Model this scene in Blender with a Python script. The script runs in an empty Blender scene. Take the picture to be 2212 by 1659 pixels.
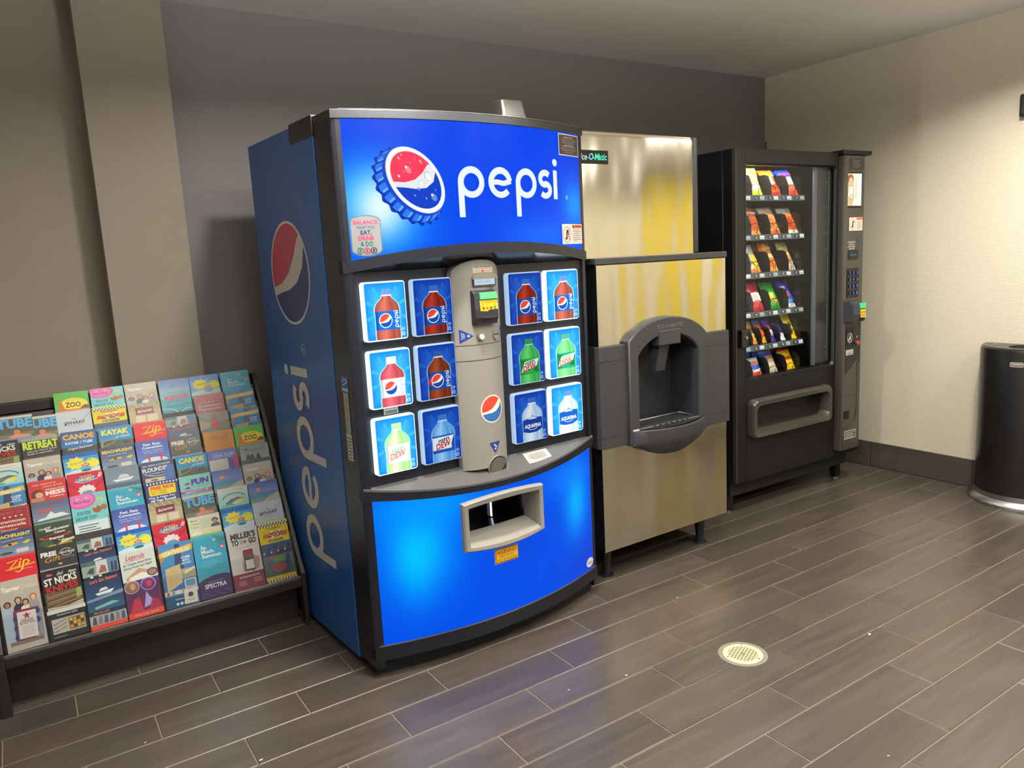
import bpy, bmesh, math, random
from mathutils import Vector, Matrix
from mathutils.geometry import tessellate_polygon

random.seed(7)
R = math.radians
scene = bpy.context.scene
COL = scene.collection

# ------------------------------------------------------------------ camera
cam_d = bpy.data.cameras.new('camera')
cam = bpy.data.objects.new('camera', cam_d)
COL.objects.link(cam)
cam_d.sensor_width = 36.0
cam_d.lens = 36.0 * 1637.13 / 2212.0
cam_d.clip_start = 0.02
RW = ((0.83346, -0.55015, -0.05178), (-0.1322, -0.10754, -0.98537), (0.53654, 0.82811, -0.16237))
m = Matrix.Identity(4)
for i in range(3):
    m[i][0] = RW[0][i]
    m[i][1] = -RW[1][i]
    m[i][2] = -RW[2][i]
m[2][3] = 1.365
cam.matrix_world = m
scene.camera = cam

# ------------------------------------------------------------------ world, light, exposure
world = bpy.data.worlds.new('world')
scene.world = world
world.use_nodes = True
world.node_tree.nodes['Background'].inputs[0].default_value = (1.0, 0.98, 0.95, 1)
world.node_tree.nodes['Background'].inputs[1].default_value = 0.45

XW, YW, HC = 4.277, 3.39, 2.439          # right wall, back wall, ceiling
X0, Y0 = -1.5, -2.0                      # left wall, wall behind the camera
LAMPS = [(1.06, 1.88, 42.0, 156), (3.45, 1.50, 33.0, 140), (3.30, 0.30, 26.0, 166), (3.35, -1.00, 36.0, 170)]  # last two are added, unseen: they light the wall mirrored in the steel
FILL_BOWL = (1.15, 0.58, 1.98)                # made-up bowl pendant above the frame, added to brighten the ceiling


def add_lamp(x, y, power, spread):
    d = bpy.data.lights.new('downlight_or_fill', 'AREA')
    d.shape = 'DISK'
    d.size = 0.19
    d.spread = R(spread)
    d.energy = power
    d.color = (1.0, 0.955, 0.87)
    o = bpy.data.objects.new('downlight_or_fill', d)
    COL.objects.link(o)
    o.location = (x, y, HC - 0.012)


for L in LAMPS:
    add_lamp(*L)

d = bpy.data.lights.new('fill_bowl_lamp', 'AREA')  # added uplight, no known lamp of the room
d.shape = 'DISK'
d.size = 0.34
d.energy = 205.0
d.color = (1.0, 0.96, 0.89)
o = bpy.data.objects.new('fill_bowl_lamp', d)
COL.objects.link(o)
o.location = (FILL_BOWL[0], FILL_BOWL[1], FILL_BOWL[2] + 0.02)
o.rotation_euler = (math.pi, 0, 0)

scene.view_settings.view_transform = 'Standard'
scene.view_settings.look = 'None'
scene.view_settings.gamma = 1.0
scene.view_settings.use_curve_mapping = False
scene.view_settings.exposure = 0.0
scene.cycles.use_denoising = True
scene.cycles.max_bounces = 8
scene.cycles.caustics_reflective = False
scene.cycles.caustics_refractive = False
scene.cycles.sample_clamp_indirect = 4.0


# ------------------------------------------------------------------ colours and materials
def lin(c):
    return tuple((x / 12.92) if x <= 0.04045 else ((x + 0.055) / 1.055) ** 2.4 for x in c)


def hx(s):
    return tuple(int(s[i:i + 2], 16) / 255.0 for i in (0, 2, 4))


def mix(a, b, t):
    return tuple(a[i] + (b[i] - a[i]) * t for i in range(3))


class Mat:
    """small node helper"""
    def __init__(self, name):
        self.m = bpy.data.materials.new(name)
        self.m.use_nodes = True
        self.t = self.m.node_tree
        self.b = self.t.nodes['Principled BSDF']
        self.out = self.t.nodes['Material Output']

    def n(self, typ, **kw):
        nd = self.t.nodes.new(typ)
        for k, v in kw.items():
            if k in nd.inputs:
                nd.inputs[k].default_value = v
            else:
                setattr(nd, k, v)
        return nd

    def l(self, a, b):
        self.t.links.new(a, b)

    def set(self, **kw):
        for k, v in kw.items():
            k = k.replace('_', ' ')
            if isinstance(v, tuple) and len(v) == 3:
                v = (*v, 1)
            self.b.inputs[k].default_value = v
        return self


def simple(name, col, rough=0.5, metal=0.0, spec=0.5, **kw):
    q = Mat(name)
    q.set(Base_Color=lin(hx(col)), Roughness=rough, Metallic=metal)
    q.b.inputs['Specular IOR Level'].default_value = spec
    for k, v in kw.items():
        q.b.inputs[k.replace('_', ' ')].default_value = v
    return q.m


def textured_plain(name, col, rough, bump, scale, spec=0.5, vary=0.06):
    """paint or moulded plastic: fine grain in relief, slight colour and gloss drift"""
    q = Mat(name)
    c = lin(hx(col))
    q.b.inputs['Specular IOR Level'].default_value = spec
    tc = q.n('ShaderNodeTexCoord')
    nz = q.n('ShaderNodeTexNoise', Scale=scale, Detail=3.0)
    q.l(tc.outputs['Object'], nz.inputs['Vector'])
    n2 = q.n('ShaderNodeTexNoise', Scale=3.0, Detail=4.0)
    q.l(tc.outputs['Object'], n2.inputs['Vector'])
    ramp = q.n('ShaderNodeMix', data_type='RGBA')
    ramp.inputs[6].default_value = (*[x * (1 - vary) for x in c], 1)
    ramp.inputs[7].default_value = (*[min(1, x * (1 + vary)) for x in c], 1)
    q.l(n2.outputs['Fac'], ramp.inputs[0])
    q.l(ramp.outputs[2], q.b.inputs['Base Color'])
    mr = q.n('ShaderNodeMapRange')
    mr.inputs[3].default_value = max(0.02, rough - 0.07)
    mr.inputs[4].default_value = min(1, rough + 0.07)
    q.l(n2.outputs['Fac'], mr.inputs[0])
    q.l(mr.outputs[0], q.b.inputs['Roughness'])
    bp = q.n('ShaderNodeBump', Strength=bump, Distance=0.002)
    q.l(nz.outputs['Fac'], bp.inputs['Height'])
    q.l(bp.outputs[0], q.b.inputs['Normal'])
    return q.m


def wallpaper(name, col, sc, strength, axes, spec=0.3):
    """woven wallpaper: crossed threads in fine relief"""
    q = Mat(name)
    c = lin(hx(col))
    q.b.inputs['Roughness'].default_value = 0.75
    q.b.inputs['Specular IOR Level'].default_value = spec
    tc = q.n('ShaderNodeTexCoord')
    mp = q.n('ShaderNodeMapping')
    mp.inputs['Scale'].default_value = (1, 1, 1)
    q.l(tc.outputs['Object'], mp.inputs[0])
    hs = []
    for ax, sf in ((axes[0], sc), (axes[1], sc * 0.8)):
        w = q.n('ShaderNodeTexWave', wave_type='BANDS', bands_direction=ax, Scale=sf, Distortion=2.5)
        w.inputs['Detail'].default_value = 2.0
        w.inputs['Detail Scale'].default_value = 1.6
        q.l(mp.outputs[0], w.inputs[0])
        hs.append(w)
    mx = q.n('ShaderNodeMath', operation='MULTIPLY')
    q.l(hs[0].outputs['Fac'], mx.inputs[0])
    q.l(hs[1].outputs['Fac'], mx.inputs[1])
    nz = q.n('ShaderNodeTexNoise', Scale=sc * 1.4, Detail=3.0)
    q.l(tc.outputs['Object'], nz.inputs['Vector'])
    ad = q.n('ShaderNodeMath', operation='ADD')
    q.l(mx.outputs[0], ad.inputs[0])
    q.l(nz.outputs['Fac'], ad.inputs[1])
    bp = q.n('ShaderNodeBump', Strength=strength, Distance=0.003)
    q.l(ad.outputs[0], bp.inputs['Height'])
    q.l(bp.outputs[0], q.b.inputs['Normal'])
    cm = q.n('ShaderNodeMix', data_type='RGBA')
    cm.inputs[6].default_value = (*[x * 0.93 for x in c], 1)
    cm.inputs[7].default_value = (*[x * 1.06 for x in c], 1)
    q.l(ad.outputs[0], cm.inputs[0])
    q.l(cm.outputs[2], q.b.inputs['Base Color'])
    return q.m


def wood_tile(name):
    """wood-look porcelain plank: grain along the plank, each plank its own tone"""
    q = Mat(name)
    tc = q.n('ShaderNodeTexCoord')
    oi = q.n('ShaderNodeObjectInfo')
    mp = q.n('ShaderNodeMapping')
    mp.inputs['Scale'].default_value = (3.0, 34.0, 8.0)
    q.l(tc.outputs['Object'], mp.inputs[0])
    mul = q.n('ShaderNodeMath', operation='MULTIPLY')
    mul.inputs[1].default_value = 57.0
    q.l(oi.outputs['Random'], mul.inputs[0])
    cb = q.n('ShaderNodeCombineXYZ')
    for k in range(3):
        q.l(mul.outputs[0], cb.inputs[k])
    q.l(cb.outputs[0], mp.inputs['Location'])
    nz = q.n('ShaderNodeTexNoise', Scale=1.0, Detail=8.0, Roughness=0.68, Distortion=0.6)
    q.l(mp.outputs[0], nz.inputs['Vector'])
    cr = q.n('ShaderNodeValToRGB')
    e = cr.color_ramp.elements
    e[0].position, e[0].color = 0.30, (*lin(hx('3e3733')), 1)
    e[1].position, e[1].color = 0.72, (*lin(hx('544a43')), 1)
    e2 = e.new(0.5)
    e2.color = (*lin(hx('484039')), 1)
    q.l(nz.outputs['Fac'], cr.inputs[0])
    hs = q.n('ShaderNodeHueSaturation')
    mr = q.n('ShaderNodeMapRange')
    mr.inputs[3].default_value, mr.inputs[4].default_value = 0.84, 1.12
    q.l(oi.outputs['Random'], mr.inputs[0])
    q.l(mr.outputs[0], hs.inputs['Value'])
    q.l(cr.outputs[0], hs.inputs['Color'])
    # scuffs: pale dull marks
    n3 = q.n('ShaderNodeTexNoise', Scale=1.7, Detail=2.5, Roughness=0.5)
    ge = q.n('ShaderNodeNewGeometry')
    q.l(ge.outputs['Position'], n3.inputs['Vector'])
    m3 = q.n('ShaderNodeMapRange')
    m3.inputs[1].default_value, m3.inputs[2].default_value = 0.55, 0.85
    m3.inputs[3].default_value, m3.inputs[4].default_value = 0.0, 0.30
    q.l(n3.outputs['Fac'], m3.inputs[0])
    mx = q.n('ShaderNodeMix', data_type='RGBA')
    q.l(m3.outputs[0], mx.inputs[0])
    q.l(hs.outputs[0], mx.inputs[6])
    mx.inputs[7].default_value = (*lin(hx('786d63')), 1)
    q.l(mx.outputs[2], q.b.inputs['Base Color'])
    r2 = q.n('ShaderNodeMapRange')
    r2.inputs[3].default_value, r2.inputs[4].default_value = 0.24, 0.38
    q.l(n3.outputs['Fac'], r2.inputs[0])
    q.l(r2.outputs[0], q.b.inputs['Roughness'])
    bp = q.n('ShaderNodeBump', Strength=0.10, Distance=0.001)
    q.b.inputs['Specular IOR Level'].default_value = 0.75
    q.l(nz.outputs['Fac'], bp.inputs['Height'])
    q.l(bp.outputs[0], q.b.inputs['Normal'])
    return q.m


def steel(name, col, rough, aniso=0.6, ripple=0.0, vertical=True):
    q = Mat(name)
    q.set(Base_Color=lin(hx(col)), Metallic=1.0, Roughness=rough)
    q.b.inputs['Anisotropic'].default_value = aniso
    tc = q.n('ShaderNodeTexCoord')
    mp = q.n('ShaderNodeMapping')
    mp.inputs['Scale'].default_value = (900, 3, 3) if vertical else (3, 3, 900)
    q.l(tc.outputs['Object'], mp.inputs[0])
    nz = q.n('ShaderNodeTexNoise', Scale=1.0, Detail=2.0)
    q.l(mp.outputs[0], nz.inputs['Vector'])
    n2 = q.n('ShaderNodeTexNoise', Scale=2.6, Detail=1.0)
    m2 = q.n('ShaderNodeMapping')
    m2.inputs['Scale'].default_value = (2.2, 1, 0.55)
    q.l(tc.outputs['Object'], m2.inputs[0])
    q.l(m2.outputs[0], n2.inputs['Vector'])
    b1 = q.n('ShaderNodeBump', Strength=0.05, Distance=0.001)
    q.l(nz.outputs['Fac'], b1.inputs['Height'])
    b2 = q.n('ShaderNodeBump', Strength=ripple, Distance=0.03)
    q.l(n2.outputs['Fac'], b2.inputs['Height'])
    q.l(b1.outputs[0], b2.inputs['Normal'])
    q.l(b2.outputs[0], q.b.inputs['Normal'])
    return q.m


def clear(name, tint=(1, 1, 1), gloss=0.06, rough=0.03):
    q = Mat(name)
    tr = q.n('ShaderNodeBsdfTransparent')
    tr.inputs[0].default_value = (*tint, 1)
    gl = q.n('ShaderNodeBsdfGlossy', Roughness=rough)
    lw = q.n('ShaderNodeLayerWeight', Blend=0.5)       # Schlick's curve, the same from both sides
    pw = q.n('ShaderNodeMath', operation='POWER')
    pw.inputs[1].default_value = 5.0
    q.l(lw.outputs['Facing'], pw.inputs[0])
    mr = q.n('ShaderNodeMath', operation='MULTIPLY_ADD')
    mr.inputs[1].default_value = gloss * 20
    mr.inputs[2].default_value = gloss
    q.l(pw.outputs[0], mr.inputs[0])
    mx = q.n('ShaderNodeMixShader')
    q.l(mr.outputs[0], mx.inputs[0])
    q.l(tr.outputs[0], mx.inputs[1])
    q.l(gl.outputs[0], mx.inputs[2])
    q.l(mx.outputs[0], q.out.inputs[0])
    return q.m


def printed(name, rough=0.35, strength=0.0, base=1.0, coat=0.0):
    """flat print: colour comes from the mesh's own colour attribute"""
    q = Mat(name)
    at = q.n('ShaderNodeAttribute', attribute_name='Col')
    if strength:
        q.b.inputs['Base Color'].default_value = (0.0, 0.0, 0.0, 1)
        q.l(at.outputs[0], q.b.inputs['Emission Color'])
        q.b.inputs['Emission Strength'].default_value = strength
        q.b.inputs['Specular IOR Level'].default_value = 0.08
    else:
        q.l(at.outputs[0], q.b.inputs['Base Color'])
    q.b.inputs['Roughness'].default_value = rough
    q.b.inputs['Coat Weight'].default_value = coat
    return q.m


def glow(name, col, strength):
    q = Mat(name)
    q.set(Base_Color=(0.05, 0.05, 0.05), Emission_Color=lin(hx(col)))
    q.b.inputs['Emission Strength'].default_value = strength
    return q.m


M = {}
M['wall'] = wallpaper('taupe_wallpaper', '8d8476', 130, 0.3, ('X', 'Z'))
M['wall_grey'] = wallpaper('grey_wallpaper', '817c7d', 130, 0.3, ('X', 'Z'))
M['glow_globe'] = glow('frosted_globe', 'ffeed2', 14.0)
M['wall_cream'] = wallpaper('cream_wallpaper', 'd6cdb6', 50, 0.35, ('Y', 'Z'))
M['ceiling'] = textured_plain('ceiling_paint', 'f4f1ea', 0.9, 0.15, 220, 0.2, 0.03)
M['yellow_reflector'] = textured_plain('yellow_paint', 'd8c000', 0.8, 0.1, 200, 0.2, 0.03)  # colour of the added door that the steel mirrors
M['tile'] = wood_tile('wood_look_tile')
M['grout'] = textured_plain('grout', '7a6e60', 0.9, 0.5, 400, 0.2, 0.1)
M['black'] = textured_plain('black_paint', '15161c', 0.38, 0.06, 500, 0.5, 0.15)
M['door_black'] = textured_plain('door_black_plastic', '12141e', 0.33, 0.05, 500, 0.5, 0.12)
M['gloss_black'] = textured_plain('gloss_black', '101116', 0.16, 0.02, 300, 0.5, 0.1)
M['sump_black'] = simple('painted_sump_dark', '000000', 1.0, 0.0, 0.0)
M['dark'] = simple('dark_cavity', '0b0b0d', 0.7)
M['blue_side'] = textured_plain('blue_side_panel', '26599c', 0.30, 0.03, 300, 0.5, 0.06)
M['trim_metal'] = steel('trim_metal', '5c5e64', 0.32, 0.5, 0.0, False)
M['tray_metal'] = textured_plain('grey_tray', '4d4b4a', 0.38, 0.1, 600, 0.6, 0.12)
M['silver'] = steel('silver_metal', 'b9b9b6', 0.28, 0.4, 0.0, False)
M['beige'] = textured_plain('beige_plastic', '8b877f', 0.48, 0.08, 700, 0.4, 0.04)
M['beige_dark'] = textured_plain('beige_plastic_dark', '8d867b', 0.5, 0.08, 700, 0.4, 0.04)
M['steel'] = steel('stainless_steel', 'd6d0c0', 0.17, 0.0, 0.55, False)
M['steel_edge'] = steel('stainless_edge', 'd8d2c2', 0.22, 0.3, 0.0)
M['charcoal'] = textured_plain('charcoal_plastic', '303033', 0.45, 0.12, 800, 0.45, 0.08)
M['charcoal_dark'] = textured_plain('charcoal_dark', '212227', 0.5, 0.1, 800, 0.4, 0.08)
M['bronze'] = textured_plain('bronze_plastic', '403b35', 0.3, 0.05, 600, 0.6, 0.06)
M['snack_black'] = textured_plain('snack_machine_black', '0f0f10', 0.45, 0.1, 700, 0.4, 0.12)
M['wood'] = textured_plain('dark_wood', '1d1614', 0.5, 0.15, 120, 0.5, 0.2)
M['acrylic'] = clear('clear_acrylic', (0.97, 0.97, 0.97), 0.025, 0.05)
M['glass'] = clear('machine_glass', (0.98, 0.99, 0.98), 0.018, 0.01)
M['paper'] = simple('paper_edges', 'd8d2c6', 0.7)
M['print'] = printed('printed_paper', 0.32)
M['print_side'] = printed('printed_vinyl', 0.30)
M['sign'] = printed('backlit_sign', 0.25, 1.05)
M['lit_dim'] = printed('backlit_card', 0.2, 0.85)
M['lit_mid'] = printed('backlit_card_mid', 0.2, 1.5)
M['lit_hot'] = printed('backlit_card_hot', 0.2, 2.3)
M['glow_white'] = glow('lit_plastic_edge', 'd8f2ff', 2.4)
M['glow_soft'] = glow('lit_plastic_edge_soft', 'bcdcff', 0.75)
M['glow_screen'] = glow('lit_screen', 'bcd8ee', 0.8)
M['glow_green'] = glow('green_light', '1fe07a', 0.9)
M['glow_lamp'] = glow('lamp_tube', 'f4f4ff', 60.0)
M['glow_strip'] = glow('light_strip', 'dff2ff', 1.6)
M['glow_blue'] = glow('keypad_light', '3a3cff', 1.2)
M['glow_can'] = glow('downlight_lens', 'ffdca8', 6.0)
M['coil'] = steel('coil_wire', '3a3a3c', 0.3, 0.0)
M['rail'] = textured_plain('tray_rail', '474d55', 0.4, 0.05, 400, 0.5, 0.05)
M['can_black'] = textured_plain('can_black_paint', '161514', 0.3, 0.04, 900, 0.5, 0.1)
M['cream_plastic'] = textured_plain('cream_drain_metal', 'd6cea0', 0.5, 0.1, 500, 0.5, 0.04)
M['concrete'] = textured_plain('drain_mortar', '7d766a', 0.9, 0.6, 300, 0.2, 0.12)
M['snackbag'] = printed('snack_foil', 0.25)
M['white'] = simple('white_plastic', 'd9d7d0', 0.4)


# ------------------------------------------------------------------ mesh helpers
def link(o, parent=None):
    COL.objects.link(o)
    if parent is not None:
        o.parent = parent
    return o


def obj(name, bm, mat, parent=None, smooth=False, loc=None):
    me = bpy.data.meshes.new(name)
    bm.to_mesh(me)
    bm.free()
    if mat is not None:
        me.materials.append(M[mat] if isinstance(mat, str) else mat)
    if smooth:
        me.polygons.foreach_set('use_smooth', [True] * len(me.polygons))
        me.set_sharp_from_angle(angle=R(35))
    o = bpy.data.objects.new(name, me)
    link(o, parent)
    if loc is not None:
        o.location = loc
    return o


def tag(o, label=None, cat=None, group=None, kind=None):
    if label:
        o['label'] = label
    if cat:
        o['category'] = cat
    if group:
        o['group'] = group
    if kind:
        o['kind'] = kind
    return o


def thing(name, label, cat, loc=(0, 0, 0), rz=0.0, group=None):
    o = bpy.data.objects.new(name, None)
    o.empty_display_size = 0.1
    link(o)
    o.location = loc
    o.rotation_euler = (0, 0, rz)
    return tag(o, label, cat, group)


def box(bm, x0, x1, y0, y1, z0, z1, bev=0.0, seg=2):
    vs = [bm.verts.new((x, y, z)) for z in (z0, z1) for y in (y0, y1) for x in (x0, x1)]
    fs = []
    for q in ((0, 2, 3, 1), (4, 5, 7, 6), (0, 1, 5, 4), (2, 6, 7, 3), (0, 4, 6, 2), (1, 3, 7, 5)):
        fs.append(bm.faces.new([vs[i] for i in q]))
    if bev:
        es = list({e for f in fs for e in f.edges})
        bmesh.ops.bevel(bm, geom=es, offset=bev, segments=seg, profile=0.5, affect='EDGES')
    return bm


def nbox(*a, **k):
    return box(bmesh.new(), *a, **k)


def prism(bm, pts, lo, hi, axis='z', bev=0.0):
    """polygon pts extruded along an axis. axis z: pts=(x,y); y: pts=(x,z); x: pts=(y,z)"""
    def P(p, w):
        return {'z': (p[0], p[1], w), 'y': (p[0], w, p[1]), 'x': (w, p[0], p[1])}[axis]
    a = [bm.verts.new(P(p, lo)) for p in pts]
    b = [bm.verts.new(P(p, hi)) for p in pts]
    n = len(pts)
    fs = [bm.faces.new(a), bm.faces.new(b)]
    for i in range(n):
        fs.append(bm.faces.new((a[i], a[(i + 1) % n], b[(i + 1) % n], b[i])))
    bmesh.ops.recalc_face_normals(bm, faces=fs)
    if bev:
        es = list(set(list(fs[0].edges) + list(fs[1].edges)))
        bmesh.ops.bevel(bm, geom=es, offset=bev, segments=2, profile=0.5, affect='EDGES')
    return bm


def nprism(*a, **k):
    return prism(bmesh.new(), *a, **k)


def lathe(bm, prof, n=32, c=(0, 0, 0), a0=0.0, a1=2 * math.pi, axis='z'):
    full = abs(a1 - a0 - 2 * math.pi) < 1e-6
    rings = []
    cnt = n if full else n + 1
    for i in range(cnt):
        a = a0 + (a1 - a0) * i / n
        row = []
        for r, z in prof:
            x, y = r * math.cos(a), r * math.sin(a)
            p = (x, y, z) if axis == 'z' else (x, -z, y)
            row.append(bm.verts.new((c[0] + p[0], c[1] + p[1], c[2] + p[2])))
        rings.append(row)
    for i in range(n):
        p, q = rings[i], rings[(i + 1) % cnt]
        for k in range(len(prof) - 1):
            try:
                bm.faces.new((p[k], q[k], q[k + 1], p[k + 1]))
            except ValueError:
                pass
    return bm


def disc_y(bm, cx, cz, r, y0, y1, n=28, rz=None):
    """round plate facing -y"""
    rz = rz or r
    prism(bm, [(cx + r * math.cos(2 * math.pi * i / n), cz + rz * math.sin(2 * math.pi * i / n)) for i in range(n)], y0, y1, 'y')
    return bm


def tube(bm, pts, r, n=8, closed=False):
    pts = [Vector(p) for p in pts]
    rings = []
    for i, p in enumerate(pts):
        if closed:
            d = pts[(i + 1) % len(pts)] - pts[i - 1]
        else:
            d = pts[min(i + 1, len(pts) - 1)] - pts[max(i - 1, 0)]
        d.normalize()
        up = Vector((0, 0, 1)) if abs(d.z) < 0.9 else Vector((1, 0, 0))
        s = d.cross(up).normalized()
        t = s.cross(d)
        rings.append([bm.verts.new(p + (s * math.cos(2 * math.pi * k / n) + t * math.sin(2 * math.pi * k / n)) * r) for k in range(n)])
    cnt = len(pts) if closed else len(pts) - 1
    for i in range(cnt):
        a, b = rings[i], rings[(i + 1) % len(pts)]
        for k in range(n):
            bm.faces.new((a[k], b[k], b[(k + 1) % n], a[(k + 1) % n]))
    if not closed:
        bm.faces.new(rings[0])
        bm.faces.new(rings[-1])
    bmesh.ops.recalc_face_normals(bm, faces=bm.faces[:])
    return bm


def rrect(x0, x1, z0, z1, r, n=4):
    """rounded rectangle outline"""
    pts = []
    for cx, cz, a in ((x1 - r, z1 - r, 0), (x0 + r, z1 - r, 90), (x0 + r, z0 + r, 180), (x1 - r, z0 + r, 270)):
        for i in range(n + 1):
            t = R(a + 90 * i / n)
            pts.append((cx + r * math.cos(t), cz + r * math.sin(t)))
    return pts


def frame_loft(bm, loops, close_back=False, close_front=False):
    """loops: lists of 3-D points of equal length, joined by quads"""
    vs = [[bm.verts.new(p) for p in lp] for lp in loops]
    n = len(loops[0])
    for a, b in zip(vs, vs[1:]):
        for i in range(n):
            bm.faces.new((a[i], a[(i + 1) % n], b[(i + 1) % n], b[i]))
    if close_front:
        bm.faces.new(vs[0])
    if close_back:
        bm.faces.new(vs[-1])
    bmesh.ops.recalc_face_normals(bm, faces=bm.faces[:])
    return bm


def slab(bm, us, ts, front, back, skip=None):
    """closed curved slab: front(u,t), back(u,t) give 3-D points"""
    nu, nt = len(us), len(ts)
    F = [[bm.verts.new(front(u, t)) for t in ts] for u in us]
    Bk = [[bm.verts.new(back(u, t)) for t in ts] for u in us]
    for i in range(nu - 1):
        for j in range(nt - 1):
            if skip and skip((us[i] + us[i + 1]) / 2, (ts[j] + ts[j + 1]) / 2):
                continue
            bm.faces.new((F[i][j], F[i + 1][j], F[i + 1][j + 1], F[i][j + 1]))
            bm.faces.new((Bk[i][j], Bk[i][j + 1], Bk[i + 1][j + 1], Bk[i + 1][j]))
    for i in range(nu - 1):
        for j in (0, nt - 1):
            bm.faces.new((F[i][j], F[i + 1][j], Bk[i + 1][j], Bk[i][j]))
    for j in range(nt - 1):
        for i in (0, nu - 1):
            bm.faces.new((F[i][j], F[i][j + 1], Bk[i][j + 1], Bk[i][j]))
    bmesh.ops.recalc_face_normals(bm, faces=bm.faces[:])
    return bm


def lsp(a, b, n):
    return [a + (b - a) * i / n for i in range(n + 1)]


# ------------------------------------------------------------------ flat print (lettering, pictures)
_tcache = {}


def text_mesh(s, bold):
    key = (s, bold)
    if key not in _tcache:
        c = bpy.data.curves.new('t', 'FONT')
        c.body = s
        c.resolution_u = 2
        c.offset = bold
        o = bpy.data.objects.new('t', c)
        me = bpy.data.meshes.new_from_object(o)
        V = [(v.co.x, v.co.y) for v in me.vertices]
        F = [tuple(p.vertices) for p in me.polygons]
        bpy.data.meshes.remove(me)
        bpy.data.objects.remove(o)
        bpy.data.curves.remove(c)
        _tcache[key] = (V, F)
    return _tcache[key]


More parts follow.
